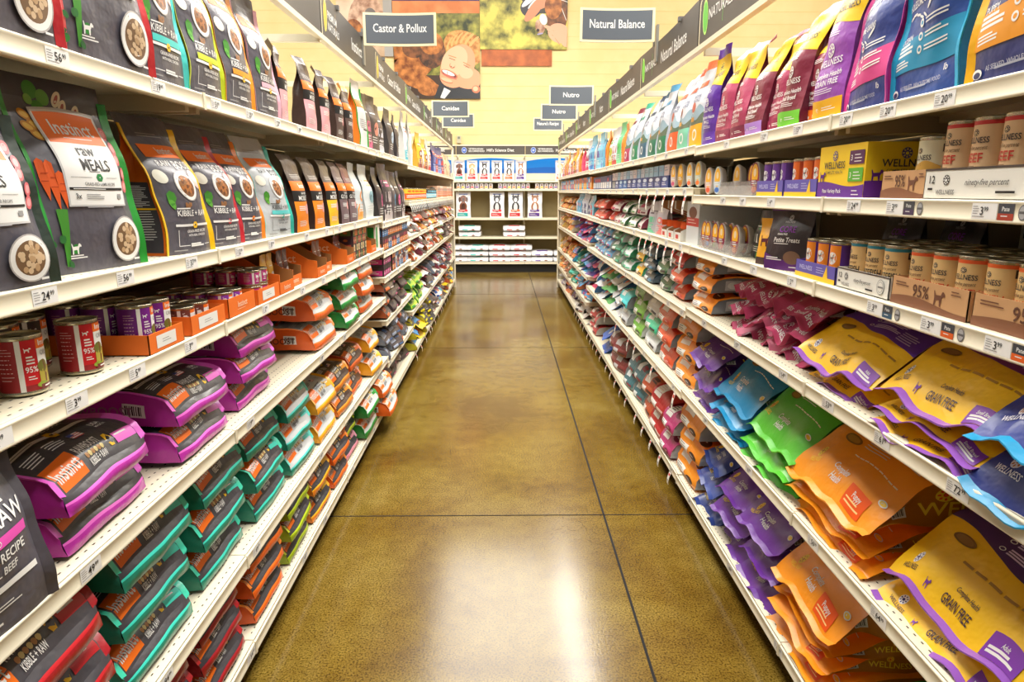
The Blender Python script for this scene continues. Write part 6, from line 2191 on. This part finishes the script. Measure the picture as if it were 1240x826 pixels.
put_thing('R', 2, 2.185, 'ypouch', lambda: bag('treat_pouch', 'pouch', .10, .15, .04, foil(244, 176, 30), art=art_ypouch, seed=72, nv=16, nf=10), 'small yellow pouch with maroon dog silhouette', 'pouch', back=.01, yaw=.35)
GRN = [((40, 130, 50), (30, 30, 34), (226, 232, 226)), ((50, 150, 60), (36, 36, 40), (220, 230, 220))]
for k, y in enumerate((2.31, 2.40)):
    put_thing('R', 2, y, ('grb',), lambda: mini('treat_pouch', .09, .17, .05, foil(34, 34, 38), foil(26, 26, 30), ink(44, 140, 56), ink(226, 230, 226), 5, low=ink(44, 140, 56)), 'black and green treat pouch behind yellow pouch', 'pouch', back=.06)
put_thing('R', 2, 2.68, 'ctray2', clear_tray(.46), 'clear plastic pusher tray', 'tray', back=.0)
k = 0
for y in (2.50, 2.66, 2.74, 2.84, 2.89):
    for j in range(2):
        c2 = [(226, 120, 50), (240, 90, 60), (60, 140, 60), (60, 130, 200), (150, 80, 60)][k % 5]
        put_thing('R', 2, y, ('cup', (150, 26, 70), c2), cup((150, 26, 70), c2), 'maroon and yellow oval tub, %s %s' % (('front', 'rear')[j], cname(c2) + ' foot'), 'food tub', back=.015 + .035 * j, z=.003, yaw=.12)
    k += 1


def art_crt(d, l, r):
    for e in (d, l):
        e.rect(0, e.H * .42, e.W, e.H * .2, ink(190, 44, 34), cell=1); e.ell(e.W * .5, e.H * .74, e.W * .32, e.H * .14, ink(120, 66, 36), n=20)
        e.lines(e.W * .12, e.H * .56, e.W * .7, 2, e.H * .07, ink(236, 214, 200), h=.003); e.lines(e.W * .3, e.H * .94, e.W * .4, 1, .01, GREYT, h=.003)


put_thing('R', 2, 3.10, 'wcrt', lambda: carton(.20, .28, .19, M(214, 218, 222, .5, 0, 'card'), art_crt), 'white display carton with red band and brown picture', 'display box', back=.02)
for k, y in enumerate((3.28, 3.42, 3.56)):
    put_thing('R', 2, y, 'wdb', lambda: display_box2(), 'narrow white open display box with orange flash', 'display box', back=.0)


run_stand('R', 2, 3.66, 4.2, [((190, 186, 196), (206, 196, 206), (226, 120, 120)), ((180, 176, 186), (80, 70, 90), (90, 190, 150))], .20, .19, 61, D=.05)
WRM = [((226, 226, 224), (150, 40, 80), (40, 110, 60)), ((230, 230, 228), (50, 110, 60), (90, 150, 90)), ((214, 206, 206), (170, 50, 90), (120, 40, 60))]
run_stack('R', 2, 4.24, 5.4, WRM, .20, .085, 2, 62, yawj=.25)
run_stack('R', 2, 5.44, 6.6, [((196, 60, 60), (226, 90, 70), (230, 226, 220)), ((206, 50, 40), (236, 230, 226), (230, 100, 60))], .26, .085, 2, 63, yawj=.25)
BLU = [((80, 170, 214), (60, 130, 200), (226, 110, 90)), ((120, 190, 220), (40, 110, 180), (200, 60, 60)), ((200, 206, 220), (90, 110, 180), (60, 60, 110))]
ORF = [((236, 170, 50), (240, 200, 90), (150, 80, 40)), ((226, 120, 40), (236, 190, 110), (120, 60, 40)), ((200, 110, 60), (236, 220, 190), (90, 60, 50))]
run_stand('R', 2, 6.66, 8.4, BLU, .22, .21, 64)
run_stack('R', 2, 8.45, 10.25, ORF, .24, .08, 2, 65, yawj=.2)

# ================================================================== RIGHT: fourth shelf
PUR = foil(74, 30, 110); YEL = foil(248, 196, 20)
gf = lambda key, seed, purp=(96, 36, 130), W=.33, H=.52, T=.10, sh='Small Breed', seal=(150, 90, 190): (key + str(seed), lambda: bag('dog_food_bag', 'flap', W, H, T, YEL, side=foil(150, 100, 34) if T < .12 else foil(120, 60, 40), seal=foil(*seal), sealfrac=.036, art=art_grainfree(purp, sh), seed=seed, nv=32, nf=20, amp=.008, wave=.010))
BLF = lambda s: ('blc' + str(s), lambda: bag('dog_food_bag', 'flap', .30, .5, .14, foil(14, 44, 130), side=foil(14, 38, 110), seal=foil(20, 150, 200), sealfrac=.036, art=art_plain((240, 240, 250), None, (30, 60, 140)), seed=s, nv=28, nf=16, amp=.012, wave=.012))
stack('R', 3, .96, 2, [.10, .13], [BLF(81), BLF(82)], 'metallic blue kibble bag with cyan seam', back=-.03, yaw=.06)
stack('R', 3, 1.275, 3, [.04, .045, .15], [gf('gf', 83, T=.05), gf('gf', 84, T=.06), gf('gf', 85, (126, 36, 120), T=.15, W=.36)], 'yellow and purple small breed bag', back=.0, dx=-.004)
stack('R', 3, 1.68, 2, [.055, .15], [gf('gf', 86, T=.07), gf('gf', 88, (96, 44, 170), T=.15, W=.38, sh='Adult')], 'yellow and purple grain free bag', back=.0, dx=.0)


def art_maroon(seed):
    def f(S, g):
        F = S['F']; d = Dec(F, g); W, H = F.w, F.h
        d.rect(.02 * W, .0, .96 * W, .20 * H, ink(186, 66, 104), cell=.03)
        paw(d, .2 * W, .12 * H, .035 * H, WHITE, ink(150, 30, 70)); d.text('WELLNESS', .2 * W, .04 * H, .03 * H, WHITE, al='c', maxw=.3 * W)
        d.text('Complete Health', .62 * W, .11 * H, .035 * H, WHITE, al='c', maxw=.4 * W, shear=.25); d.text('Small Breed', .6 * W, .05 * H, .035 * H, WHITE, al='c', maxw=.4 * W)
        c = (ink(120, 210, 60), ink(176, 130, 220), ink(240, 180, 40))[seed % 3]
        d.rect(.72 * W, .21 * H, .24 * W, .12 * H, c); d.lines(.75 * W, .29 * H, .16 * W, 2, .03 * H, WHITE, h=.003)
        d.ell(.3 * W, .3 * H, .1 * W, .04 * H, ink(226, 160, 40), n=14)
        for q, rt in (('R', PI / 2), ('L', -PI / 2)):
            e = Dec(S[q], g); w, h = S[q].w, S[q].h
            e.text('WELLNESS', .72 * w if q == 'R' else .28 * w, .28 * h if q == 'R' else .5 * h, .3 * w, WHITE, rot=rt); paw(e, .3 * w if q == 'R' else .7 * w, .36 * h, .17 * w, WHITE, ink(120, 20, 50))
            e.text('Small Breed', .7 * w if q == 'R' else .3 * w, .55 * h if q == 'R' else .8 * h, .24 * w, ink(226, 190, 200), rot=rt)
            e.rect(.1 * w, .1 * h, .8 * w, .1 * h, ink(200, 190, 196))
    return f


mr = lambda s, W=.24, T=.085: ('mar' + str(s), lambda: bag('dog_food_bag', 'flap', W, .46, T, MAR, side=foil(104, 20, 46), seal=foil(186, 66, 104), sealfrac=.05, art=art_maroon(s), seed=s, nv=28, nf=16, amp=.014, wave=.016))
stack('R', 3, 2.0, 3, .068, [mr(91), mr(92), mr(93)], 'maroon small breed bag, crumpled', back=.03, yawj=.14)
stack('R', 3, 2.23, 3, .07, [mr(94), mr(95), mr(96)], 'maroon small breed bag, crumpled', back=.04, yawj=.16)
stack('R', 3, 2.45, 3, .068, [mr(97, .2), mr(98, .2), mr(99, .2)], 'maroon small breed bag, crumpled', back=.03, yawj=.2)
GRY = foil(120, 124, 132)


def mk_bl(key, body, pan, oval, W=.28, T=.085, side=None, seed=1, pc2=(60, 50, 60)):
    return (key, lambda: bag('dog_food_bag', 'block', W, .5, T, col(body), side=side or GRY, strip=col(pan), endmat=col(body), art=art_block(ink(236, 236, 232), ink(*pc2), oval=ink(*oval) if oval else None), seed=seed, nv=20, nf=12, amp=.006))


OB = [mk_bl('ob%d' % k, (240, 146, 26), (240, 146, 26), (60, 34, 30), seed=k, pc2=(90, 60, 110)) for k in (1, 2)]
stack('R', 3, 2.90, 3, .083, OB, 'orange bag with grey gusset', back=.02)
RB = [mk_bl('rb%d' % k, (222, 92, 40), (206, 50, 40), (200, 60, 40), .24, .08, seed=k + 4) for k in (1, 2)]
stack('R', 3, 3.34, 3, .082, [RB[0], RB[1], mk_bl('rb3', (206, 40, 36), (206, 40, 36), None, .24, .08, seed=9)], 'red and orange bag with grey gusset', back=.02)
GB = [mk_bl('gb%d' % k, (36, 100, 62), (30, 96, 60), None, .24, .09, seed=k + 7, side=foil(180, 186, 186)) for k in (1,)]
stack('R', 3, 3.64, 2, .09, GB, 'white fronted dark green bag', back=.02)
DB = [mk_bl('db%d' % k, (34, 66, 88), (30, 60, 80), (60, 130, 170), .30, .075, seed=k + 9, side=foil(70, 88, 102), pc2=(130, 170, 190)) for k in (1,)]
stack('R', 3, 4.0, 3, .075, DB, 'dark petrol blue bag', back=.02)
stack('R', 3, 4.34, 2, .09, [mk_bl('yb', (244, 190, 30), (40, 150, 110), None, .22, .09, seed=13, side=foil(60, 160, 120))], 'yellow and green bag', back=.02)
GRB = [((60, 170, 130), (226, 232, 230), (30, 100, 80)), ((210, 220, 222), (40, 160, 110), (90, 200, 160)), ((40, 120, 90), (220, 226, 226), (100, 200, 170))]
run_stack('R', 3, 4.5, 5.4, GRB, .24, .085, 3, 71, yawj=.15)
run_stack('R', 3, 5.42, 6.6, [((60, 150, 200), (226, 232, 236), (200, 60, 120)), ((40, 110, 180), (190, 40, 110), (226, 230, 240))], .25, .085, 3, 72, yawj=.15)
PB = [((60, 60, 150), (200, 40, 110), (120, 180, 226)), ((190, 30, 100), (60, 140, 210), (236, 230, 236)), ((90, 180, 220), (90, 60, 150), (226, 226, 236))]
run_stack('R', 3, 6.66, 8.3, PB, .26, .085, [2, 3], 73, yawj=.25, kinds=('block', 'flap'))
run_stack('R', 3, 8.35, 10.25, ORF, .26, .085, [2, 3], 74, yawj=.25)

# ================================================================== RIGHT: fifth shelf
stack('R', 4, 1.16, 2, [.07, .17], [gf('gg', 101, (70, 34, 104), .38, .52, .10, 'Adult'), gf('gg', 102, (70, 34, 104), .40, .52, .18, 'Adult')], 'large yellow dark purple bag', back=.0)
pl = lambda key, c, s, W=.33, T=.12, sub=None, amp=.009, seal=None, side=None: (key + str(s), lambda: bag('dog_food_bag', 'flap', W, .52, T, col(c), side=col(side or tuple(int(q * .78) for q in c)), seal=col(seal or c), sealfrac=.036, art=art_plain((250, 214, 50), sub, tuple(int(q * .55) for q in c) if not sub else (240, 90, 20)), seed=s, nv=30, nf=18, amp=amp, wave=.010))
OC, GC, BC, PC = (246, 152, 20), (84, 190, 44), (20, 136, 186), (96, 44, 140)
stack('R', 4, 1.63, 3, [.05, .055, .18], [pl('po', OC, 103, .42, .07, sub='Puppy'), pl('po', OC, 104, .42, .08, sub='Puppy'), pl('po', OC, 105, .43, .18, sub='Puppy')], 'large orange puppy food bag', back=.0)
stack('R', 4, 2.04, 3, [.05, .06, .18], [pl('pg', GC, 106, .37, .07), pl('pg', GC, 107, .37, .08), pl('pg', GC, 108, .38, .18)], 'large bright green food bag', back=.0)
stack('R', 4, 2.42, 3, [.06, .06, .18], [pl('pb', BC, 109, .36, .08), pl('pb', BC, 110, .36, .08), pl('pb', BC, 111, .38, .18)], 'large teal blue food bag', back=.0)
stack('R', 4, 2.79, 3, .09, [pl('pp', PC, 112, .30), pl('pp', PC, 113, .30), pl('pp', PC, 114, .30)], 'purple food bag with yellow seam', back=.0, yawj=.15)
OB2 = [mk_bl('oc%d' % k, (240, 146, 26), (240, 146, 26), (60, 34, 30), .34, .115, seed=k + 20, side=foil(168, 172, 178)) for k in (1, 2)]
stack('R', 4, 3.14, 3, .115, OB2, 'orange bag with silver gusset', back=.02)
RB2 = [mk_bl('rc%d' % k, (222, 84, 34), (222, 84, 34), (190, 60, 40), .32, .11, seed=k + 24) for k in (1, 2)]
stack('R', 4, 3.52, 3, .11, RB2, 'orange red bag with grey gusset', back=.02)
stack('R', 4, 3.90, 3, .10, [mk_bl('gk', (206, 210, 212), (190, 196, 198), None, .34, .11, seed=27, side=foil(140, 146, 150)), mk_bl('mt', (60, 206, 160), (60, 206, 160), None, .34, .11, seed=28, side=foil(170, 176, 178))], ['silver food bag', 'mint green food bag', 'silver food bag'], back=.02)
GR3 = [mk_bl('lg%d' % k, (110, 176, 50), (110, 176, 50), None, .32, .12, seed=k + 30, side=foil(190, 194, 192)) for k in (1, 2)]
stack('R', 4, 4.3, 3, .115, [GR3[0], GR3[1], GR3[0]], 'leaf green bag with white gusset', back=.02)
stack('R', 4, 4.68, 2, .12, [mk_bl('gk2', (190, 194, 198), (200, 204, 206), None, .32, .12, seed=33, side=foil(150, 154, 156)), mk_bl('cy', (60, 200, 206), (60, 200, 206), None, .32, .12, seed=34)], ['silver food bag', 'cyan food bag'], back=.0)
run_stack('R', 4, 4.9, 6.6, [((60, 170, 210), (200, 60, 110), (226, 230, 236)), ((214, 60, 110), (226, 226, 230), (60, 150, 200)), ((60, 160, 80), (226, 120, 50), (236, 236, 226)), ((200, 204, 210), (60, 130, 190), (226, 100, 60))], .28, .10, 3, 75, yawj=.25, kinds=('block', 'flap'))
TQ = [((60, 190, 170), (40, 130, 110), (230, 236, 230)), ((40, 150, 206), (236, 120, 60), (226, 232, 240)), ((110, 80, 170), (60, 170, 210), (236, 226, 240)), ((50, 110, 70), (60, 190, 180), (226, 220, 200))]
run_stack('R', 4, 6.66, 8.3, TQ, .26, .09, [2, 3], 76, yawj=.3, kinds=('block', 'flap'))
run_stack('R', 4, 8.35, 10.25, ORF, .26, .09, [2, 3], 77, yawj=.25)
run_stack('R', 5, 6.66, 8.3, [TQ[0], TQ[1], PB[1], PB[0], TQ[3]], .27, .085, 2, 78, yawj=.3, kinds=('block', 'flap'))
run_stack('R', 5, 8.35, 10.25, ORF, .26, .085, 2, 79, yawj=.25)

# ================================================================== RIGHT: bottom shelf
stack('R', 5, 1.30, 1, .12, [pl('pg', (40, 150, 40), 121, .35)], 'green food bag at the very edge', back=.04)
stack('R', 5, 1.71, 4, [.06, .06, .06, .18], [pl('pq', OC, 122, .36, .08, 'Puppy'), pl('pq', OC, 123, .36, .08, 'Puppy'), pl('pq', OC, 124, .36, .08, 'Puppy'), pl('pq', OC, 125, .38, .17, 'Puppy')], 'orange puppy food bag', back=.0)
PC2 = (104, 44, 150)
pv = [pl('pv', PC2, s, .28, .12, amp=.011) for s in (126, 127, 128, 129)]
stack('R', 5, 2.04, 3, [.10, .10, .12], pv, 'shiny purple food bag', back=.0, yawj=.12)
stack('R', 5, 2.33, 3, [.10, .10, .12], pv[::-1], 'shiny purple food bag', back=.0, yawj=.12)
NB_ = [pl('nb', (40, 64, 140), s, .26, .11, amp=.011) for s in (131, 132)]
stack('R', 5, 2.62, 3, .11, NB_, 'dull blue food bag', back=.0, yawj=.14)
stack('R', 5, 2.95, 3, .115, OB2, 'orange bag with silver gusset', back=.01)
MG2 = [mk_bl('mg%d' % k, (176, 50, 110), (176, 50, 110), (120, 24, 60), .24, .11, seed=k + 40, side=foil(170, 172, 178)) for k in (1,)]
stack('R', 5, 3.26, 2, .12, MG2, 'magenta bag with white label', back=-.01)
RD = [mk_bl('rd%d' % k, (176, 22, 30), (176, 22, 30), None, .36, .12, seed=k + 44, side=foil(130, 14, 20), pc2=(226, 200, 190)) for k in (1, 2)]
stack('R', 5, 3.56, 2, .125, RD, 'deep red bag with white window pattern', back=.0)
run_stack('R', 5, 3.75, 4.7, [((60, 110, 120), (226, 230, 230), (150, 40, 60)), ((206, 60, 80), (230, 230, 232), (110, 70, 50)), ((190, 80, 40), (236, 230, 226), (80, 50, 50))], .27, .12, 2, 81, yawj=.15)
run_stack('R', 5, 4.72, 5.4, [((130, 50, 50), (200, 200, 204), (90, 50, 50)), ((206, 206, 210), (120, 50, 50), (226, 100, 60))], .30, .12, 2, 82, yawj=.15)
run_stack('R', 5, 5.42, 6.1, [((20, 90, 190), (40, 120, 210), (226, 232, 240))], .34, .11, 2, 83, yawj=.2, kinds=('flap',))
run_stack('R', 5, 6.1, 6.6, [((190, 60, 60), (226, 220, 214), (70, 60, 60))], .26, .1, 2, 84, yawj=.2)
run_stack('R', 6, 6.66, 8.2, [((200, 196, 190), (60, 50, 50), (150, 60, 60)), ((226, 220, 214), (110, 40, 50), (90, 90, 96))], .27, .1, 2, 85, yawj=.25, kinds=('flap', 'block'))
run_stack('R', 6, 8.25, 10.25, [((110, 40, 60), (96, 50, 150), (226, 226, 226)), ((214, 210, 214), (90, 40, 140), (130, 50, 60)), ORF[1]], .28, .1, 2, 86, yawj=.25, kinds=('flap', 'block'))

# ================================================================== bags on the end unit
def dogface(kind):
    a, b = dict(brown=((120, 66, 40), (70, 36, 24)), tan=((206, 150, 100), (230, 200, 170)), bw=((40, 38, 44), (226, 222, 220)), collie=((150, 96, 60), (236, 230, 226)))[kind]
    return ink(*a), ink(*b)


def art_hills(kind, bandc, lowc, big):
    def f(S, g):
        F = S['F']; d = Dec(F, g); W, H = F.w, F.h
        A, B = dogface(kind)
        y = .72 * H
        d.ell(.5 * W, .42 * H, .26 * W, .2 * H, A, n=18); d.ell(.5 * W, .4 * H, .14 * W, .16 * H, B, n=14)
        d.ell(.5 * W, y, .24 * W, .13 * H, A, n=18)
        for s_ in (-1, 1):
            if kind in ('bw', 'collie'):
                d.poly([(-.08, 0), (.08, 0), (.0, .14)], A, x=(.5 + .17 * s_) * W, y=y + .07 * H, k=H, kx=W)
            else:
                d.ell((.5 + .25 * s_) * W, y - .03 * H, .08 * W, .1 * H, B if kind == 'brown' else A, n=12)
        d.ell(.5 * W, y - .04 * H, .1 * W, .08 * H, B, n=12); d.ell(.5 * W, y - .03 * H, .035 * W, .018 * H, BLACK, n=8)
        for s_ in (-1, 1):
            d.ell((.5 + .1 * s_) * W, y + .03 * H, .025 * W, .014 * H, BLACK, n=8)
        d.rect(.18 * W, .24 * H, .62 * W, .08 * H, ink(*bandc)); d.lines(.24 * W, .28 * H, .5 * W, 1, .01, WHITE, h=.02 * H)
        d.rect(.1 * W, .06 * H, .7 * W, .13 * H, ink(*lowc)); d.lines(.16 * W, .14 * H, .5 * W, 2, .05 * H, WHITE, h=.012 * H)
        d.rect(.2 * W, .88 * H, .6 * W, .03 * H, ink(60, 90, 170))
    return f


WB = foil(222, 222, 226)


def hb(kind, bandc, lowc, W, H, seed):
    return lambda: bag('standing_food_bag', 'pouch', W, H, .10, WB, side=foil(200, 200, 206), seal=foil(210, 210, 216), art=art_hills(kind, bandc, lowc, H > .4), seed=seed, nv=18, nf=10)


RDB, TLB, ORB, VLB = (206, 50, 60), (40, 170, 170), (230, 110, 60), (90, 50, 140)


def back_put(o, x, z, label, cat, group=None, dy=0.0, rz=0.0):
    put(o, x, YB + dy, z + .001, rz)
    tag(o, label, cat, group)


XB = lambda px: (px - 610) * .01517
for i, (px, kd, bc, lc, nm) in enumerate(((558, 'brown', RDB, TLB, 'brown spaniel'), (573, 'tan', RDB, RDB, 'tan terrier'), (587.5, 'bw', RDB, RDB, 'black and white dog'), (602, 'bw', RDB, RDB, 'black white shepherd'),
                                     (616.5, 'bw', ORB, ORB, 'small black dog'), (630, 'collie', VLB, VLB, 'collie'), (677, 'tan', RDB, ORB, 'tan dog'))):
    back_put(hb(kd, bc, lc, .19, .345, 200 + i)(), XB(px), BZ[0], 'white bag picturing %s, standing on end unit top shelf' % nm, 'bag', 'bags on the end unit top shelf', .02)
for i, (px, kd, bc, lc, nm) in enumerate(((562, 'brown', RDB, TLB, 'brown spaniel'), (602, 'bw', RDB, RDB, 'black white shepherd'), (624, 'bw', ORB, RDB, 'black collie'), (647, 'collie', VLB, VLB, 'brown collie'))):
    back_put(hb(kd, bc, lc, .27, .465, 210 + i)(), XB(px), BZ[2], 'large white bag picturing %s, end unit third shelf' % nm, 'bag', 'large bags on the end unit', .02)
mkb = lambda c, s: ('hl', c, s)


def hill_lie(c, s):
    return lambda: bag('dog_food_bag', 'block', .40, .42, .105, WB, side=foil(206, 206, 210), endmat=WB, art=lambda S, g: [Dec(S['E'], g).rect(.16 * .4, .02, .1, .03, ink(*c)), Dec(S['E'], g).ell(.27, .033, .03, .018, ink(120, 70, 50), n=10), Dec(S['F'], g).rect(.1, .03, .2, .05, ink(*c)), Dec(S['F'], g).lines(.1, .12, .2, 3, .02, GREYT, h=.004)], seed=s, nv=14, nf=8)


for (px, li, n, c, s) in ((569, 3, 2, (40, 190, 170), 301), (622, 3, 2, (206, 60, 70), 302), (553.5, 4, 3, (190, 190, 196), 303), (578.5, 4, 3, (40, 180, 170), 304), (605, 4, 3, (206, 60, 70), 305), (630.5, 4, 3, (206, 60, 70), 306), (656.5, 4, 2, (90, 50, 150), 307), (683, 4, 2, (90, 50, 150), 308)):
    nth = nxt('backstack', li)
    for k in range(n):
        o = proto(mkb(c, s), hill_lie(c, s))
        back_put(o, XB(px) + rj.uniform(-.008, .008), BZ[li] + k * .104, 'white bag with %s panel, %s of %s stack from left, end unit %s shelf' % (cname(c), POSW[n][k], nth, ('fourth', 'fifth')[li - 3]), 'bag', 'stacked white bags on the end unit', .01 + rj.uniform(0, .01), rj.uniform(-.04, .04))
for k in range(30):
    x = XB(551) + k * .083
    if k in (0, 9, 17) or x > 1.4:
        continue
    c = [(240, 190, 40), (206, 60, 60), (226, 140, 60), (120, 80, 150)][(k * 7 // 3) % 4]
    o = proto(('hc', c), lambda: can(.037, .10, lambda d: [d.rect(d.W * .38, d.H * .1, d.W * .24, d.H * .3, ink(*c)), d.ell(d.W * .5, d.H * .65, d.W * .07, d.H * .16, ink(110, 70, 60), n=10), d.rect(d.W * .1, d.H * .1, d.W * .2, d.H * .3, ink(*c)), d.rect(d.W * .7, d.H * .1, d.W * .2, d.H * .3, ink(*c))], ink(226, 226, 230)))
    back_put(o, x, BZ[1], 'white and %s can, %s from left on end unit second shelf' % (cname(c), nxt('hcan')), 'can', 'cans on the end unit', .06)

# ================================================================== beyond the 300 nearest lying bags: one mass
LYING.sort(key=lambda q: q[0])
keepn = 300
rest = [o for _, o in LYING[keepn:]]
if rest:
    vs, fs, ms, sms, mats = [], [], [], [], []
    for r_o in rest:
        bpy_stack = [(r_o, r_o.matrix_basis.copy())]
        for o, mt in bpy_stack:
            for ch in o.children:
                bpy_stack.append((ch, mt @ ch.matrix_basis))
            me = o.data
            n0 = sum(len(a) for a in vs)
            co = np.empty(len(me.vertices) * 3); me.vertices.foreach_get('co', co)
            co = co.reshape(-1, 3); R3 = np.array(mt.to_3x3()); tr = np.array(mt.translation)
            vs.append(co @ R3.T + tr)
            mp_ = []
            for m in me.materials:
                if m not in mats:
                    mats.append(m)
                mp_.append(mats.index(m))
            for p in me.polygons:
                fs.append(tuple(n0 + i for i in p.vertices)); ms.append(mp_[p.material_index]); sms.append(p.use_smooth)
        for o, mt in bpy_stack[::-1]:
            lb = o.get('label')
            if lb in LABELS:
                LABELS[lb] = [q for q in LABELS[lb] if q != o]
            bpy.data.objects.remove(o)
    me = bpy.data.meshes.new('dog_food_bags')
    me.from_pydata(np.concatenate(vs).tolist(), [], fs)
    for m in mats:
        me.materials.append(m)
    me.polygons.foreach_set('material_index', ms); me.polygons.foreach_set('use_smooth', sms)
    me.update()
    o = bpy.data.objects.new('dog_food_bags', me); COL.objects.link(o)
    tag(o, 'many small colourful bags piled on the lower shelves at the far aisle end', 'bags')
    o['kind'] = 'stuff'

# ------------------------------------------------------------------ labels that ended up shared
for lb, os_ in LABELS.items():
    if len(os_) > 1:
        print('SHARED', len(os_), lb)
print('OBJECTS', len(bpy.data.objects), 'top', sum(1 for o in bpy.data.objects if o.parent is None))
